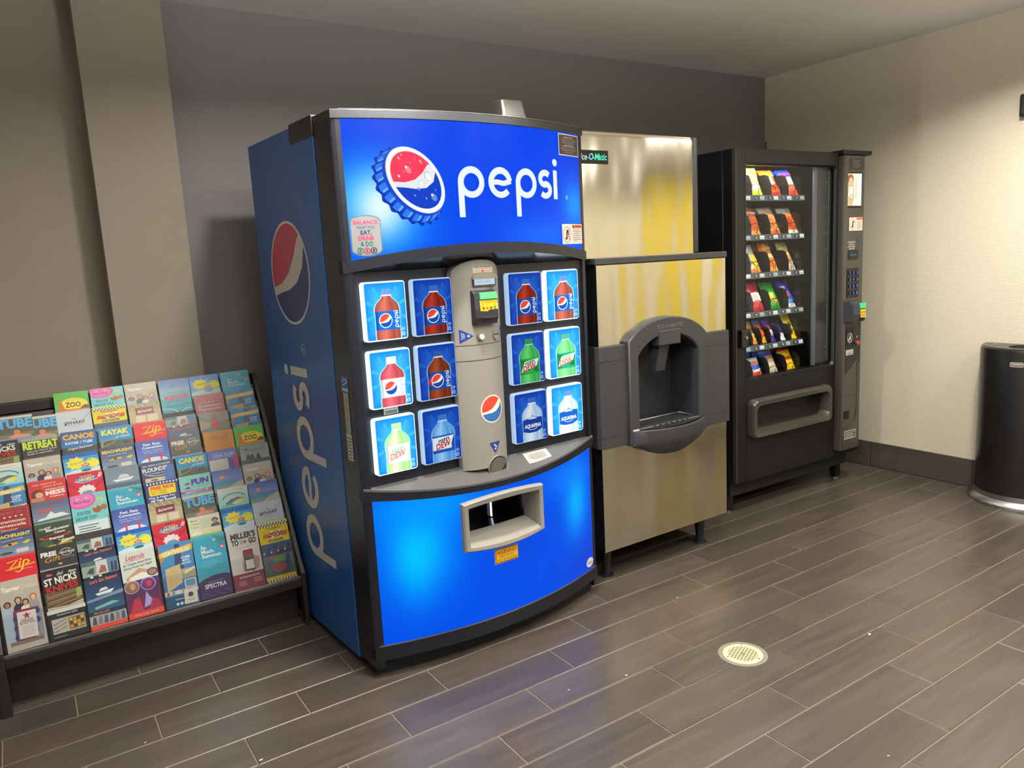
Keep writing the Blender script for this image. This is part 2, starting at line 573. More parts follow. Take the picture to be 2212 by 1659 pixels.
class Art:
    STEP = 0.00010

    def __init__(self):
        self.T = []            # (layer, colour, [(x,y)...])
        self.lay = 0
        self.X = None          # optional transform (x,y)->(x,y)

    def _add(self, polys, c):
        self.lay += 1
        if isinstance(c, str):
            c = hx(c)
        for p in polys:
            if self.X:
                p = [self.X(*q) for q in p]
            self.T.append((self.lay, c, p))

    def poly(self, pts, c):
        self._add([pts], c)

    def rect(self, x0, y0, x1, y1, c):
        self._add([[(x0, y0), (x1, y0), (x1, y1), (x0, y1)]], c)

    def ell(self, cx, cy, rx, ry, c, rot=0, n=26, a0=0, a1=360):
        cs, sn = math.cos(R(rot)), math.sin(R(rot))
        pts = []
        full = abs(a1 - a0) >= 360
        for i in range(n if full else n + 1):
            a = R(a0 + (a1 - a0) * i / n)
            x, y = rx * math.cos(a), ry * math.sin(a)
            pts.append((cx + x * cs - y * sn, cy + x * sn + y * cs))
        self._add([pts], c)

    def vgrad(self, x0, y0, x1, y1, c0, c1, n=6):
        c0 = hx(c0) if isinstance(c0, str) else c0
        c1 = hx(c1) if isinstance(c1, str) else c1
        self.lay += 1
        for i in range(n):
            ya, yb = y0 + (y1 - y0) * i / n, y0 + (y1 - y0) * (i + 1) / n
            p = [(x0, ya), (x1, ya), (x1, yb), (x0, yb)]
            if self.X:
                p = [self.X(*q) for q in p]
            self.T.append((self.lay, mix(c0, c1, (i + .5) / n), p))

    def radial(self, cx, cy, rx, ry, cin, cout, n=6):
        cin = hx(cin) if isinstance(cin, str) else cin
        cout = hx(cout) if isinstance(cout, str) else cout
        for i in range(n):
            f = 1 - i / n
            self.ell(cx, cy, rx * f, ry * f, mix(cin, cout, f ** 1.2), n=22)

    def stroke(self, pts, w, c, closed=False, cap=True):
        n = len(pts)
        L, Rr = [], []
        for i in range(n):
            if closed:
                a, b = pts[i - 1], pts[(i + 1) % n]
            else:
                a, b = pts[max(i - 1, 0)], pts[min(i + 1, n - 1)]
            dx, dy = b[0] - a[0], b[1] - a[1]
            k = math.hypot(dx, dy) or 1e-9
            nx, ny = -dy / k * w / 2, dx / k * w / 2
            L.append((pts[i][0] + nx, pts[i][1] + ny))
            Rr.append((pts[i][0] - nx, pts[i][1] - ny))
        polys = []
        for i in range(n if closed else n - 1):
            j = (i + 1) % n
            polys.append([L[i], L[j], Rr[j], Rr[i]])
        if cap and not closed:
            for p in (pts[0], pts[-1]):
                polys.append([(p[0] + w / 2 * math.cos(2 * math.pi * i / 10), p[1] + w / 2 * math.sin(2 * math.pi * i / 10)) for i in range(10)])
        self._add(polys, c)

    def arc(self, cx, cy, rx, ry, a0, a1, w, c, n=24, cap=False):
        self.stroke([(cx + rx * math.cos(R(a0 + (a1 - a0) * i / n)), cy + ry * math.sin(R(a0 + (a1 - a0) * i / n))) for i in range(n + 1)], w, c, cap=cap)

    def text(self, s, x, y, h, c, w=None, bold=0.0, al='l', shear=0.0, rot=0.0, warp=None):
        """cap height h, baseline at y; w squeezes to a width"""
        V, F = text_mesh(s, bold)
        if not V:
            return
        x0, x1 = min(v[0] for v in V), max(v[0] for v in V)
        k = h / 0.70
        wid = (x1 - x0) * k
        fx = (w / wid) if w else 1.0
        wid *= fx
        ox = x - {'l': 0, 'c': wid / 2, 'r': wid}[al]
        cs, sn = math.cos(R(rot)), math.sin(R(rot))
        P = []
        for vx, vy in V:
            px, py = (vx - x0) * k * fx + shear * vy * k, vy * k
            if warp:
                py += warp((px) / max(wid, 1e-6)) * h
            px, py = px + ox - x, py
            P.append((x + px * cs - py * sn, y + px * sn + py * cs))
        self._add([[P[i] for i in f] for f in F], c)

    def build(self, name, fmap, mat, parent, maxlen=None, base=0.0004, split=None):
        """fmap(x, y, off) -> 3-D point, off = distance proud of the surface"""
        V, F, C = [], [], []
        for lay, c, p in self.T:
            off = base + lay * self.STEP
            lc = lin(c)
            if maxlen:
                tris = tessellate_polygon([[Vector((q[0], q[1], 0)) for q in p]]) if len(p) > 3 else [(0, 1, 2)]
                st = [tuple(p[i] for i in t) for t in tris]
                out = []
                while st:
                    a, b, d = st.pop()
                    l = (math.dist(a, b), math.dist(b, d), math.dist(d, a))
                    k = max(range(3), key=lambda i: l[i])
                    if l[k] <= maxlen:
                        out.append((a, b, d))
                        continue
                    e = [a, b, d][k:] + [a, b, d][:k]
                    mid = ((e[0][0] + e[1][0]) / 2, (e[0][1] + e[1][1]) / 2)
                    st.append((e[0], mid, e[2]))
                    st.append((mid, e[1], e[2]))
                polys = out
            else:
                polys = [p]
            for q in polys:
                i0 = len(V)
                V += [fmap(x, y, off) for x, y in q]
                F.append(tuple(range(i0, i0 + len(q))))
                C.append(lc)
        me = bpy.data.meshes.new(name)
        me.from_pydata(V, [], F)
        ca = me.color_attributes.new('Col', 'FLOAT_COLOR', 'CORNER')
        buf = []
        for f, c in zip(F, C):
            buf += [c[0], c[1], c[2], 1.0] * len(f)
        ca.data.foreach_set('color', buf)
        me.materials.append(M[mat] if isinstance(mat, str) else mat)
        o = bpy.data.objects.new(name, me)
        link(o, parent)
        return o


def colour_grid(bm_me, fn):
    """per-vertex colour from fn(x,y,z) (sRGB) on a finished mesh"""
    ca = bm_me.color_attributes.new('Col', 'FLOAT_COLOR', 'POINT')
    buf = []
    for v in bm_me.vertices:
        c = lin(fn(v.co.x, v.co.y, v.co.z))
        buf += [c[0], c[1], c[2], 1.0]
    ca.data.foreach_set('color', buf)


def flat_front(v):
    """surface facing -y at y=v"""
    return lambda x, y, o: (x, v - o, y)


# ================================================================== the room
PR, PL = 0.15196, 0.60661                # plank row pitch and length pitch
YR0, XA = 2.1923, 1.01503                # a row line and a joint line
GAP = 0.0045
YF = -0.15                               # the tiled floor ends just behind the camera


def struct(name, bm, mat, parent=None):
    o = obj(name, bm, mat, parent)
    if parent is None:
        o['kind'] = 'structure'
    return o


floor = struct('floor', nbox(X0, XW, YF, YW + 0.05, -0.08, -0.0022), 'grout')

tile_mesh = {}


def tile_me(w, d):
    key = (round(w, 3), round(d, 3))
    if key not in tile_mesh:
        bm = nbox(-w / 2, w / 2, -d / 2, d / 2, -0.009, 0.0, 0.0012, 1)
        me = bpy.data.meshes.new('floor_tile')
        bm.to_mesh(me)
        bm.free()
        me.materials.append(M['tile'])
        tile_mesh[key] = me
    return tile_mesh[key]


far = bmesh.new()
r_lo = math.floor((YR0 - YW) / PR) - 1
r_hi = math.ceil((YR0 - YF) / PR)
DRAIN = (1.917, 1.605, 0.082)
for r in range(r_lo, r_hi + 1):
    ya, yb = YR0 - PR * (r + 1), YR0 - PR * r
    ya, yb = max(ya, YF) + GAP / 2, min(yb, YW) - GAP / 2
    if yb - ya < 0.012:
        continue
    k = -15 - ((-15 + r) % 3)
    while True:
        xa, xb = XA + PL / 3 * k + GAP / 2, XA + PL / 3 * (k + 3) - GAP / 2
        k += 3
        if xa > XW:
            break
        xa, xb = max(xa, X0), min(xb, XW)
        if xb - xa < 0.012:
            continue
        cx, cy = (xa + xb) / 2, (ya + yb) / 2
        if cy > 0.45 and cx > -0.9 and (cx > 0.2 or cy > 1.2):
            if abs(DRAIN[1] - cy) < PR / 2 + DRAIN[2] and xa - DRAIN[2] < DRAIN[0] < xb + DRAIN[2]:
                # plank cut round the drain
                bm = bmesh.new()
                n = 40
                hole = [(DRAIN[0] + DRAIN[2] * math.cos(2 * math.pi * i / n), DRAIN[1] + DRAIN[2] * math.sin(2 * math.pi * i / n)) for i in range(n)]
                ins = [h for h in hole if xa < h[0] < xb and ya < h[1] < yb]
                if DRAIN[1] > cy:
                    arc = sorted(ins, key=lambda h: -h[0])
                    pts = [(xa, ya), (xb, ya), (xb, yb)] + [(arc[0][0], yb)] + arc + [(arc[-1][0], yb)] + [(xa, yb)]
                else:
                    arc = sorted(ins, key=lambda h: h[0])
                    pts = [(xa, ya)] + [(arc[0][0], ya)] + arc + [(arc[-1][0], ya)] + [(xb, ya), (xb, yb), (xa, yb)]
                prism(bm, [(p[0] - cx, p[1] - cy) for p in pts], -0.009, 0.0, 'z')
                o = obj('floor_tile', bm, 'tile', floor)
            else:
                o = bpy.data.objects.new('floor_tile', tile_me(xb - xa, yb - ya))
                link(o, floor)
            o.location = (cx, cy, random.uniform(-0.0003, 0.0003))
        else:
            box(far, xa, xb, ya, yb, -0.009, 0.0)
o = obj('floor_tile_field', far, 'tile', floor)
o['kind'] = 'stuff'

struct('ceiling', nbox(X0 - 0.1, XW + 0.1, Y0 - 0.1, YW + 0.1, HC, HC + 0.1), 'ceiling')
ceil_o = bpy.data.objects['ceiling']
for lx, ly, lp, ls_ in LAMPS:  # the last two trims ring the added lamps
    bm = bmesh.new()
    lathe(bm, [(0.066, -0.0005), (0.066, -0.004), (0.082, -0.006), (0.095, -0.003), (0.095, 0.0)], 36, (lx, ly, HC))
    obj('downlight_or_fill_trim', bm, 'white', ceil_o, True)
struct('wall_back', nbox(0.47, XW + 0.1, YW, YW + 0.1, -0.05, HC), 'wall_grey')
struct('wall_recess', nbox(X0, 0.47, YW, YW + 0.1, -0.05, HC), 'wall')
struct('wall_right', nbox(XW, XW + 0.1, Y0, YW, -0.05, HC), 'wall_cream')
struct('wall_left', nbox(X0 - 0.1, X0, 1.9, YW + 0.1, -0.05, HC), 'wall')
# made-up yellow door, added outside the frame to tint the steel's reflections
d1 = struct('reflector_door', nbox(XW - 0.012, XW + 0.02, 0.30, 0.86, 0.0, 2.28, 0.003), 'yellow_reflector')
for q_ in ((0.25, 0.30, 0.0, 2.33), (0.86, 0.91, 0.0, 2.33), (0.30, 0.86, 2.28, 2.33)):
    obj('reflector_door_frame', nbox(XW - 0.02, XW, q_[0], q_[1], q_[2], q_[3], 0.002), 'beige', d1)
# pier on the back wall, left of the drinks machine
struct('wall_pier', nbox(0.318, 0.619, 3.262, YW, -0.05, HC), 'wall')

bm = lathe(bmesh.new(), [(0.0, -0.092), (0.02, -0.09), (0.10, -0.075), (0.17, -0.03), (0.205, 0.03), (0.199, 0.03), (0.165, -0.024), (0.098, -0.068), (0.0, -0.08)], 32, FILL_BOWL)  # shade and rods of the added uplight
obj('fill_bowl_shade', bm, 'silver', ceil_o, True)
for t in (0, 120, 240):
    obj('fill_bowl_rod', tube(bmesh.new(), [(FILL_BOWL[0] + 0.19 * math.cos(R(t)), FILL_BOWL[1] + 0.19 * math.sin(R(t)), FILL_BOWL[2] + 0.02), (FILL_BOWL[0], FILL_BOWL[1], HC - 0.02)], 0.003, 6), 'silver', ceil_o)
# tiled baseboard along the right wall, pieces of the same plank
bb = struct('baseboard_right', nbox(XW - 0.006, XW, Y0, YW, 0.0, 0.150), 'grout')
y = 3.191
ys = [YW]
while y > Y0:
    ys.append(y)
    y -= 0.597
ys.append(Y0)
for a, b in zip(ys, ys[1:]):
    if a - b < 0.01:
        continue
    d = a - b - 0.004
    bm = nbox(-d / 2, d / 2, -0.0755, 0.0755, -0.006, 0.006, 0.0015, 1)
    o = obj('baseboard_tile', bm, 'tile', bb)
    o.rotation_euler = (R(90), 0, R(90))
    o.location = (XW - 0.009, (a + b) / 2, 0.0775)
b2 = struct('baseboard_back', nbox(0.62, XW - 0.02, YW - 0.012, YW, 0.0, 0.153), 'tile')
b3 = struct('baseboard_left', nbox(X0, 0.317, YW - 0.012, YW, 0.0, 0.153), 'tile')
b4 = struct('baseboard_pier', nbox(0.316, 0.621, 3.250, 3.262, 0.0, 0.153), 'tile')
# ================================================================== drinks vending machine
pep = thing('soda_vending_machine', 'tall blue drinks vending machine with backlit curved front and twelve bottle buttons', 'vending machine',
            (0.8591, 2.2460, 0.0), 0.0557)
W, BG = 1.0, 0.095


def bl(u):
    return max(0.0, 1 - (2 * u / W - 1) ** 2)


def fv(u):
    return -BG * bl(u)


US = lsp(0.0, W, 40)


def fmap_front(x, y, o):
    return (x, fv(x) - o, y)


def curved(name, u0, u1, zlo, zhi, mat, proud=0.0, thick=0.02, nt=4, nu=40, smooth=True):
    bm = slab(bmesh.new(), lsp(u0, u1, nu), lsp(0, 1, nt),
              lambda u, t: (u, fv(u) - proud, zlo(u) + (zhi(u) - zlo(u)) * t),
              lambda u, t: (u, fv(u) - proud + thick, zlo(u) + (zhi(u) - zlo(u)) * t))
    return obj(name, bm, mat, pep, smooth)


obj('cabinet', nbox(0.010, 0.990, 0.132, 0.745, 0.030, 1.822, 0.004), 'black', pep)
obj('base', nbox(0.03, 0.97, 0.05, 0.70, 0.0, 0.032), 'dark', pep)
side = obj('side_panel', nbox(-0.002, 0.010, 0.136, 0.750, 0.022, 1.830, 0.003), 'blue_side', pep)
tag(side, 'blue side panel with the round logo and upright lettering')
obj('side_panel', nbox(0.990, 1.002, 0.136, 0.750, 0.022, 1.830, 0.003), 'blue_side', pep)
br = obj('corner_bracket', nbox(-0.006, 0.05, 0.128, 0.318, 1.776, 1.838, 0.003), 'door_black', pep)
obj('corner_bracket', nbox(0.95, 1.004, 0.128, 0.318, 1.776, 1.838, 0.003), 'door_black', pep)
# stiles of the door
for s in (0, 1):
    pts = [(0.0, 0.126), (0.0, 0.004), (0.004, 0.0), (0.014, fv(0.014)), (0.0275, fv(0.0275)), (0.0275, 0.126)]
    if s:
        pts = [(W - a, b) for a, b in pts]
    obj('door_stile', nprism(pts, 0.035, 1.806, 'z'), 'door_black', pep)
# top trim
pts = [(u, fv(u) - 0.004) for u in US] + [(W, 0.126), (0, 0.126)]
obj('top_trim', nprism(pts, 1.8045, 1.832, 'z', 0.002), 'trim_metal', pep)
obj('top_edge', nprism([(u, fv(u) - 0.0045) for u in US[1:-1]] + [(u, fv(u) + 0.004) for u in reversed(US[1:-1])], 1.832, 1.8335, 'z'), 'silver', pep)


# header sign: print on a backlit curved panel
def head_lo(u):
    return 1.380 + 0.045 * bl(u)


def gs(x, y, cx, cy, sx, sy):
    return math.exp(-((x - cx) / sx) ** 2 - ((y - cy) / sy) ** 2)


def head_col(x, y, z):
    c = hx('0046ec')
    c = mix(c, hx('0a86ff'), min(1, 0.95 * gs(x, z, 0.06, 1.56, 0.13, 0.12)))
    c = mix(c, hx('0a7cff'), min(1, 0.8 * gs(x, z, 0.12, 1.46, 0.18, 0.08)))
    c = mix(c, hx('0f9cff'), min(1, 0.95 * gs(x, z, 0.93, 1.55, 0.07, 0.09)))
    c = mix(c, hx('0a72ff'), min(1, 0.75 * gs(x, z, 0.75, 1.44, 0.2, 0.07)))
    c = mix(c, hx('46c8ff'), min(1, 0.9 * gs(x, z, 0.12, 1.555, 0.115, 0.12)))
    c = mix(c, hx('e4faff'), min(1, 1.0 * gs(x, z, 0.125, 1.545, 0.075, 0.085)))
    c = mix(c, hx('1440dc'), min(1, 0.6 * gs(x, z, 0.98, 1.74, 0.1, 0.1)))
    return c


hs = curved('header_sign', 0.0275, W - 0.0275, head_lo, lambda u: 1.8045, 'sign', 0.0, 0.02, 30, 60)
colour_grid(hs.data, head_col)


def globe(a, cx, cy, r, red='e8304c', white='eef2f4', blue='1a4ab8', ring=None, ringw=1.1, rot=0):
    """round tricolour emblem: red above, white wave, blue below"""
    cs, sn = math.cos(R(rot)), math.sin(R(rot))

    def T(x, y):
        return (cx + r * (x * cs - y * sn), cy + r * (x * sn + y * cs))
    if ring:
        a.ell(cx, cy, r * ringw, r * ringw, ring, n=36)
    a.ell(cx, cy, r, r, white, n=36)
    n = 18
    # red: circle part above the wave's upper edge
    up = [(-0.98, -0.18), (-0.5, -0.14), (-0.05, 0.02), (0.35, 0.32), (0.62, 0.62), (0.74, 0.67)]
    a0 = math.degrees(math.atan2(up[-1][1], up[-1][0]))
    a1 = math.degrees(math.atan2(up[0][1], up[0][0])) + 360
    arc = [(math.cos(R(a0 + (a1 - a0) * i / n)), math.sin(R(a0 + (a1 - a0) * i / n))) for i in range(n + 1)]
    a.poly([T(*p) for p in arc + up[1:-1]], red)
    lo = [(-0.93, -0.36), (-0.55, -0.33), (-0.1, -0.32), (0.35, -0.22), (0.72, 0.05), (0.90, 0.42)]
    b0 = math.degrees(math.atan2(lo[0][1], lo[0][0]))
    b1 = math.degrees(math.atan2(lo[-1][1], lo[-1][0]))
    if b0 > 0:
        b0 -= 360
    arc = [(math.cos(R(b0 + (b1 - b0) * i / n)), math.sin(R(b0 + (b1 - b0) * i / n))) for i in range(n + 1)]
    a.poly([T(*p) for p in arc + list(reversed(lo))[1:-1]], blue)


def wordmark(a, x, y, h, c, adv=None, sw=0.20):
    """the five round lower-case letters; h = x-height, baseline y; returns end x"""
    r = h / 2
    w = h * sw
    gap = h * 0.17

    def ringl(cx):
        a.arc(cx, y + r, r - w / 2, r - w / 2, 0, 360, w, c, 30)

    x0 = x
    for ch in 'pepsi':
        if ch == 'p':
            a.stroke([(x + w / 2, y - h * 0.62), (x + w / 2, y + r)], w, c, cap=False)
            ringl(x + r)
            x += 2 * r + gap
        elif ch == 'e':
            a.arc(x + r, y + r, r - w / 2, r - w / 2, 8, 318, w, c, 30)
            a.stroke([(x + w * 0.6, y + r), (x + r * 0.7, y + r + w * 0.10), (x + r * 1.25, y + r - w * 0.12), (x + 2 * r - w * 0.25, y + r + w * 0.25)], w * 0.8, c, cap=False)
            x += 2 * r + gap
        elif ch == 's':
            q = h * 0.27
            pts = []
            for i in range(11):
                t = R(40 + 230 * i / 10)
                pts.append((x + q + w * 0.1 + (q - w * .05) * math.cos(t), y + h - w / 2 - (q - w * .3) + (q - w * .3) * math.sin(t)))
            for i in range(11):
                t = R(90 - 230 * i / 10)
                pts.append((x + q + w * 0.1 + (q - w * .05) * math.cos(t), y + w / 2 + (q - w * .3) + (q - w * .3) * math.sin(t)))
            a.stroke(pts, w, c, cap=False)
            x += 2 * q + w * 0.4 + gap * 0.8
        elif ch == 'i':
            a.stroke([(x + w / 2, y), (x + w / 2, y + h)], w, c, cap=False)
            a.ell(x + w / 2, y + h * 1.28, w * 0.62, w * 0.62, c, n=18)
            x += w
    return x


# bottle cap, lettering and stickers printed on the header
a = Art()
cx, cy, ra = 0.238, 1.622, 0.077
NT = 21
c38, s38 = math.cos(R(38)), math.sin(R(38))


def capmap(x, y, ox=0.0, oy=0.0, k=1.0):
    # a round cap seen at an angle: squeezed across one diagonal
    p_, q_ = (x * c38 + y * s38) * 0.077 * k, (-x * s38 + y * c38) * 0.114 * k
    return (cx + ox + p_ * c38 - q_ * s38, cy + oy + p_ * s38 + q_ * c38)


# crimped skirt, seen below and to the left of the face
for d_, k_, col in ((1.0, 1.13, '0a34b4'), (0.62, 1.09, '1148cc')):
    pts = []
    for i in range(NT * 6):
        t = 2 * math.pi * i / (NT * 6)
        kk = 1.0 + 0.045 * math.sin(i * 2 * math.pi / 6)
        pts.append(capmap(kk * math.cos(t), kk * math.sin(t), -0.024 * d_, -0.020 * d_, k_))
    a.poly(pts, col)
for i in range(NT):
    t0, t1 = 2 * math.pi * (i + 0.05) / NT, 2 * math.pi * (i + 0.55) / NT
    pin = [capmap(math.cos(t), math.sin(t), -0.006, -0.005, 1.03) for t in (t0, t1)]
    pout = [capmap(math.cos(t), math.sin(t), -0.021, -0.0175, 1.10) for t in (t1, t0)]
    a.poly(pin + pout, '2f7cf0')
    pin = [capmap(math.cos(t), math.sin(t), -0.006, -0.005, 1.03) for t in (t1, t1 + 0.06)]
    pout = [capmap(math.cos(t), math.sin(t), -0.019, -0.016, 1.08) for t in (t1 + 0.06, t1)]
    a.poly(pin + pout, '6fb4ff')
a.X = lambda x, y: capmap(x, y)
a.ell(0, 0, 1.0, 1.0, 'cdd6e2', n=48)
a.ell(0.006, 0.004, 0.985, 0.985, 'f4f6f8', n=48)
globe(a, 0.012, 0.004, 0.86, 'ff3d5c', 'e6e9ee', '0b40c8', rot=2)
for dx, dy, r_ in ((-0.22, 0.30, 0.13), (0.46, 0.20, 0.14), (0.50, -0.42, 0.13), (0.12, -0.06, 0.07), (-0.45, 0.58, 0.06), (0.30, 0.62, 0.06), (0.0, -0.27, 0.05), (0.30, -0.08, 0.05),
                   (0.2, -0.52, 0.04), (-0.2, -0.5, 0.04), (-0.6, 0.02, 0.04), (-0.35, 0.7, 0.04), (0.1, 0.66, 0.03), (0.6, -0.2, 0.03), (-0.1, 0.5, 0.03), (-0.4, 0.2, 0.03)):
    base = hx('ff5a72') if dy > 0.1 and dx < 0.34 else (hx('f2f4f8') if dy > -0.2 else hx('2f66d8'))
    a.ell(dx, dy, r_, r_ * 1.1, mix(base, (0, 0, 0), 0.18), n=14)
    a.ell(dx + r_ * .12, dy - r_ * .1, r_ * .82, r_ * .9, mix(base, (1, 1, 1), 0.25), n=14)
    a.ell(dx - r_ * .3, dy + r_ * .4, r_ * .3, r_ * .3, 'ffffff', n=8)
a.X = None
xe = wordmark(a, 0.376, 1.567, 0.098, 'd7ecff', sw=0.205)
a2 = Art()
xe = 0.376
# pale blue edge of the letters, then the letters
wordmark(a, 0.3745, 1.5685, 0.098, 'e9f4ff', sw=0.19)
a.arc(0.868, 1.575, 0.0065, 0.0065, 0, 360, 0.0015, 'd7ecff', 16)
a.text('R', 0.868, 1.5722, 0.0055, 'd7ecff', al='c')
a.build('header_print', fmap_front, 'sign', hs, 0.03, 0.0006)

# sticker with the "balance" message, and the two stickers on the right
a = Art()


def barrel(a, x0, x1, y0, y1, bulge, c):
    n = 10
    xm, hw = (x0 + x1) / 2, (x1 - x0) / 2
    top = [(xm + hw * math.cos(R(180 * i / n)), y1 - bulge + bulge * math.sin(R(180 * i / n))) for i in range(n + 1)]
    bot = [(xm - hw * math.cos(R(180 * i / n)), y0 + bulge - bulge * math.sin(R(180 * i / n))) for i in range(n + 1)]
    a.poly(top + bot, c)


barrel(a, 0.030, 0.119, 1.397, 1.521, 0.018, '5c6068')
barrel(a, 0.0325, 0.1165, 1.400, 1.518, 0.017, '85878a')
a.text('BALANCE', 0.0745, 1.4935, 0.0115, 'e0305c', 0.071, 0.02, 'c')
a.text('WHAT YOU', 0.0745, 1.4795, 0.0095, '3a2f58', 0.054, 0.0, 'c')
a.text('EAT,', 0.0745, 1.4625, 0.0125, '2a2348', 0.032, 0.02, 'c')
a.text('DRINK', 0.0745, 1.4455, 0.0125, 'e0305c', 0.048, 0.02, 'c')
a.text('& DO', 0.0745, 1.4285, 0.0125, '14604a', 0.036, 0.02, 'c')
for i, c in enumerate(('14604a', 'd03048', '2b2b3a')):
    a.arc(0.054 + 0.0195 * i, 1.414, 0.0085, 0.0085, 0, 360, 0.0022, c, 18)
    a.ell(0.054 + 0.0195 * i, 1.414, 0.003, 0.0045, c, n=10)
a.build('balance_sticker', fmap_front, 'print', pep, 0.02, 0.004)
a = Art()
a.rect(0.838, 1.723, 0.966, 1.7995, 'b6a9a4')
a.rect(0.8425, 1.7275, 0.9615, 1.795, '37302f')
for i in range(9):
    if i == 4:
        continue
    y = 1.788 - i * 0.0066
    hw = (0.030, 0.045, 0.048, 0.040, 0, 0.046, 0.05, 0.045, 0.03)[i]
    a.rect(0.902 - hw, y - 0.0012, 0.902 + hw, y + 0.0012, '7d7472' if i else 'a79d9a')
a.text('Lazy Money', 0.902, 1.757, 0.0075, 'b9b3b1', 0.06, 0.0, 'c')
a.build('notice_plate', fmap_front, 'print', pep, 0.03, 0.004)
a = Art()
a.rect(0.841, 1.409, 0.972, 1.481, 'e8e4dc')
a.rect(0.905, 1.4665, 0.969, 1.478, 'e0602c')
a.text('WARNING', 0.922, 1.469, 0.007, '2a1a10', 0.043, 0.01)
a.poly([(0.909, 1.468), (0.919, 1.468), (0.914, 1.477)], '2a1a10')
a.arc(0.871, 1.443, 0.025, 0.028, 0, 360, 0.003, 'd8877c', 26)
a.poly([(0.860, 1.424), (0.872, 1.427), (0.879, 1.462), (0.867, 1.459)], '1c1a1c')
a.poly([(0.874, 1.462), (0.881, 1.460), (0.884, 1.447), (0.878, 1.440)], '7a2a2a')
a.poly([(0.884, 1.447), (0.887, 1.424), (0.882, 1.424), (0.879, 1.442)], '8a8078')
a.stroke([(0.853, 1.424), (0.889, 1.462)], 0.003, 'd8877c')
for i in range(7):
    a.rect(0.908, 1.459 - i * 0.0068, 0.908 + (0.05, 0.056, 0.045, 0.055, 0.05, 0.056, 0.025)[i], 1.4612 - i * 0.0068, '8d857c')
a.build('warning_sticker', fmap_front, 'print', pep, 0.03, 0.004)

# lip and soffit under the header
curved('header_lip', 0.0, W, lambda u: 1.345 + 0.045 * bl(u), head_lo, 'door_black', 0.004, 0.03, 3)
bm = slab(bmesh.new(), lsp(0.0275, W - 0.0275, 40), lsp(0, 1, 3),
          lambda u, t: (u, (fv(u)) * (1 - t) + 0.01 * t, 1.345 + 0.045 * bl(u) * (1 - t)),
          lambda u, t: (u, (fv(u)) * (1 - t) + 0.01 * t, 1.352 + 0.045 * bl(u) * (1 - t)))
obj('header_soffit', bm, 'gloss_black', pep, True)

# selection panel
obj('selection_panel', nbox(0.0275, W - 0.0275, 0.0, 0.06, 0.655, 1.348), 'door_black', pep)
obj('panel_seam', nbox(0.0285, 0.0305, -0.0006, 0.002, 0.70, 1.345), 'dark', pep)
obj('panel_seam', nbox(0.9695, 0.9715, -0.0006, 0.002, 0.70, 1.345), 'dark', pep)


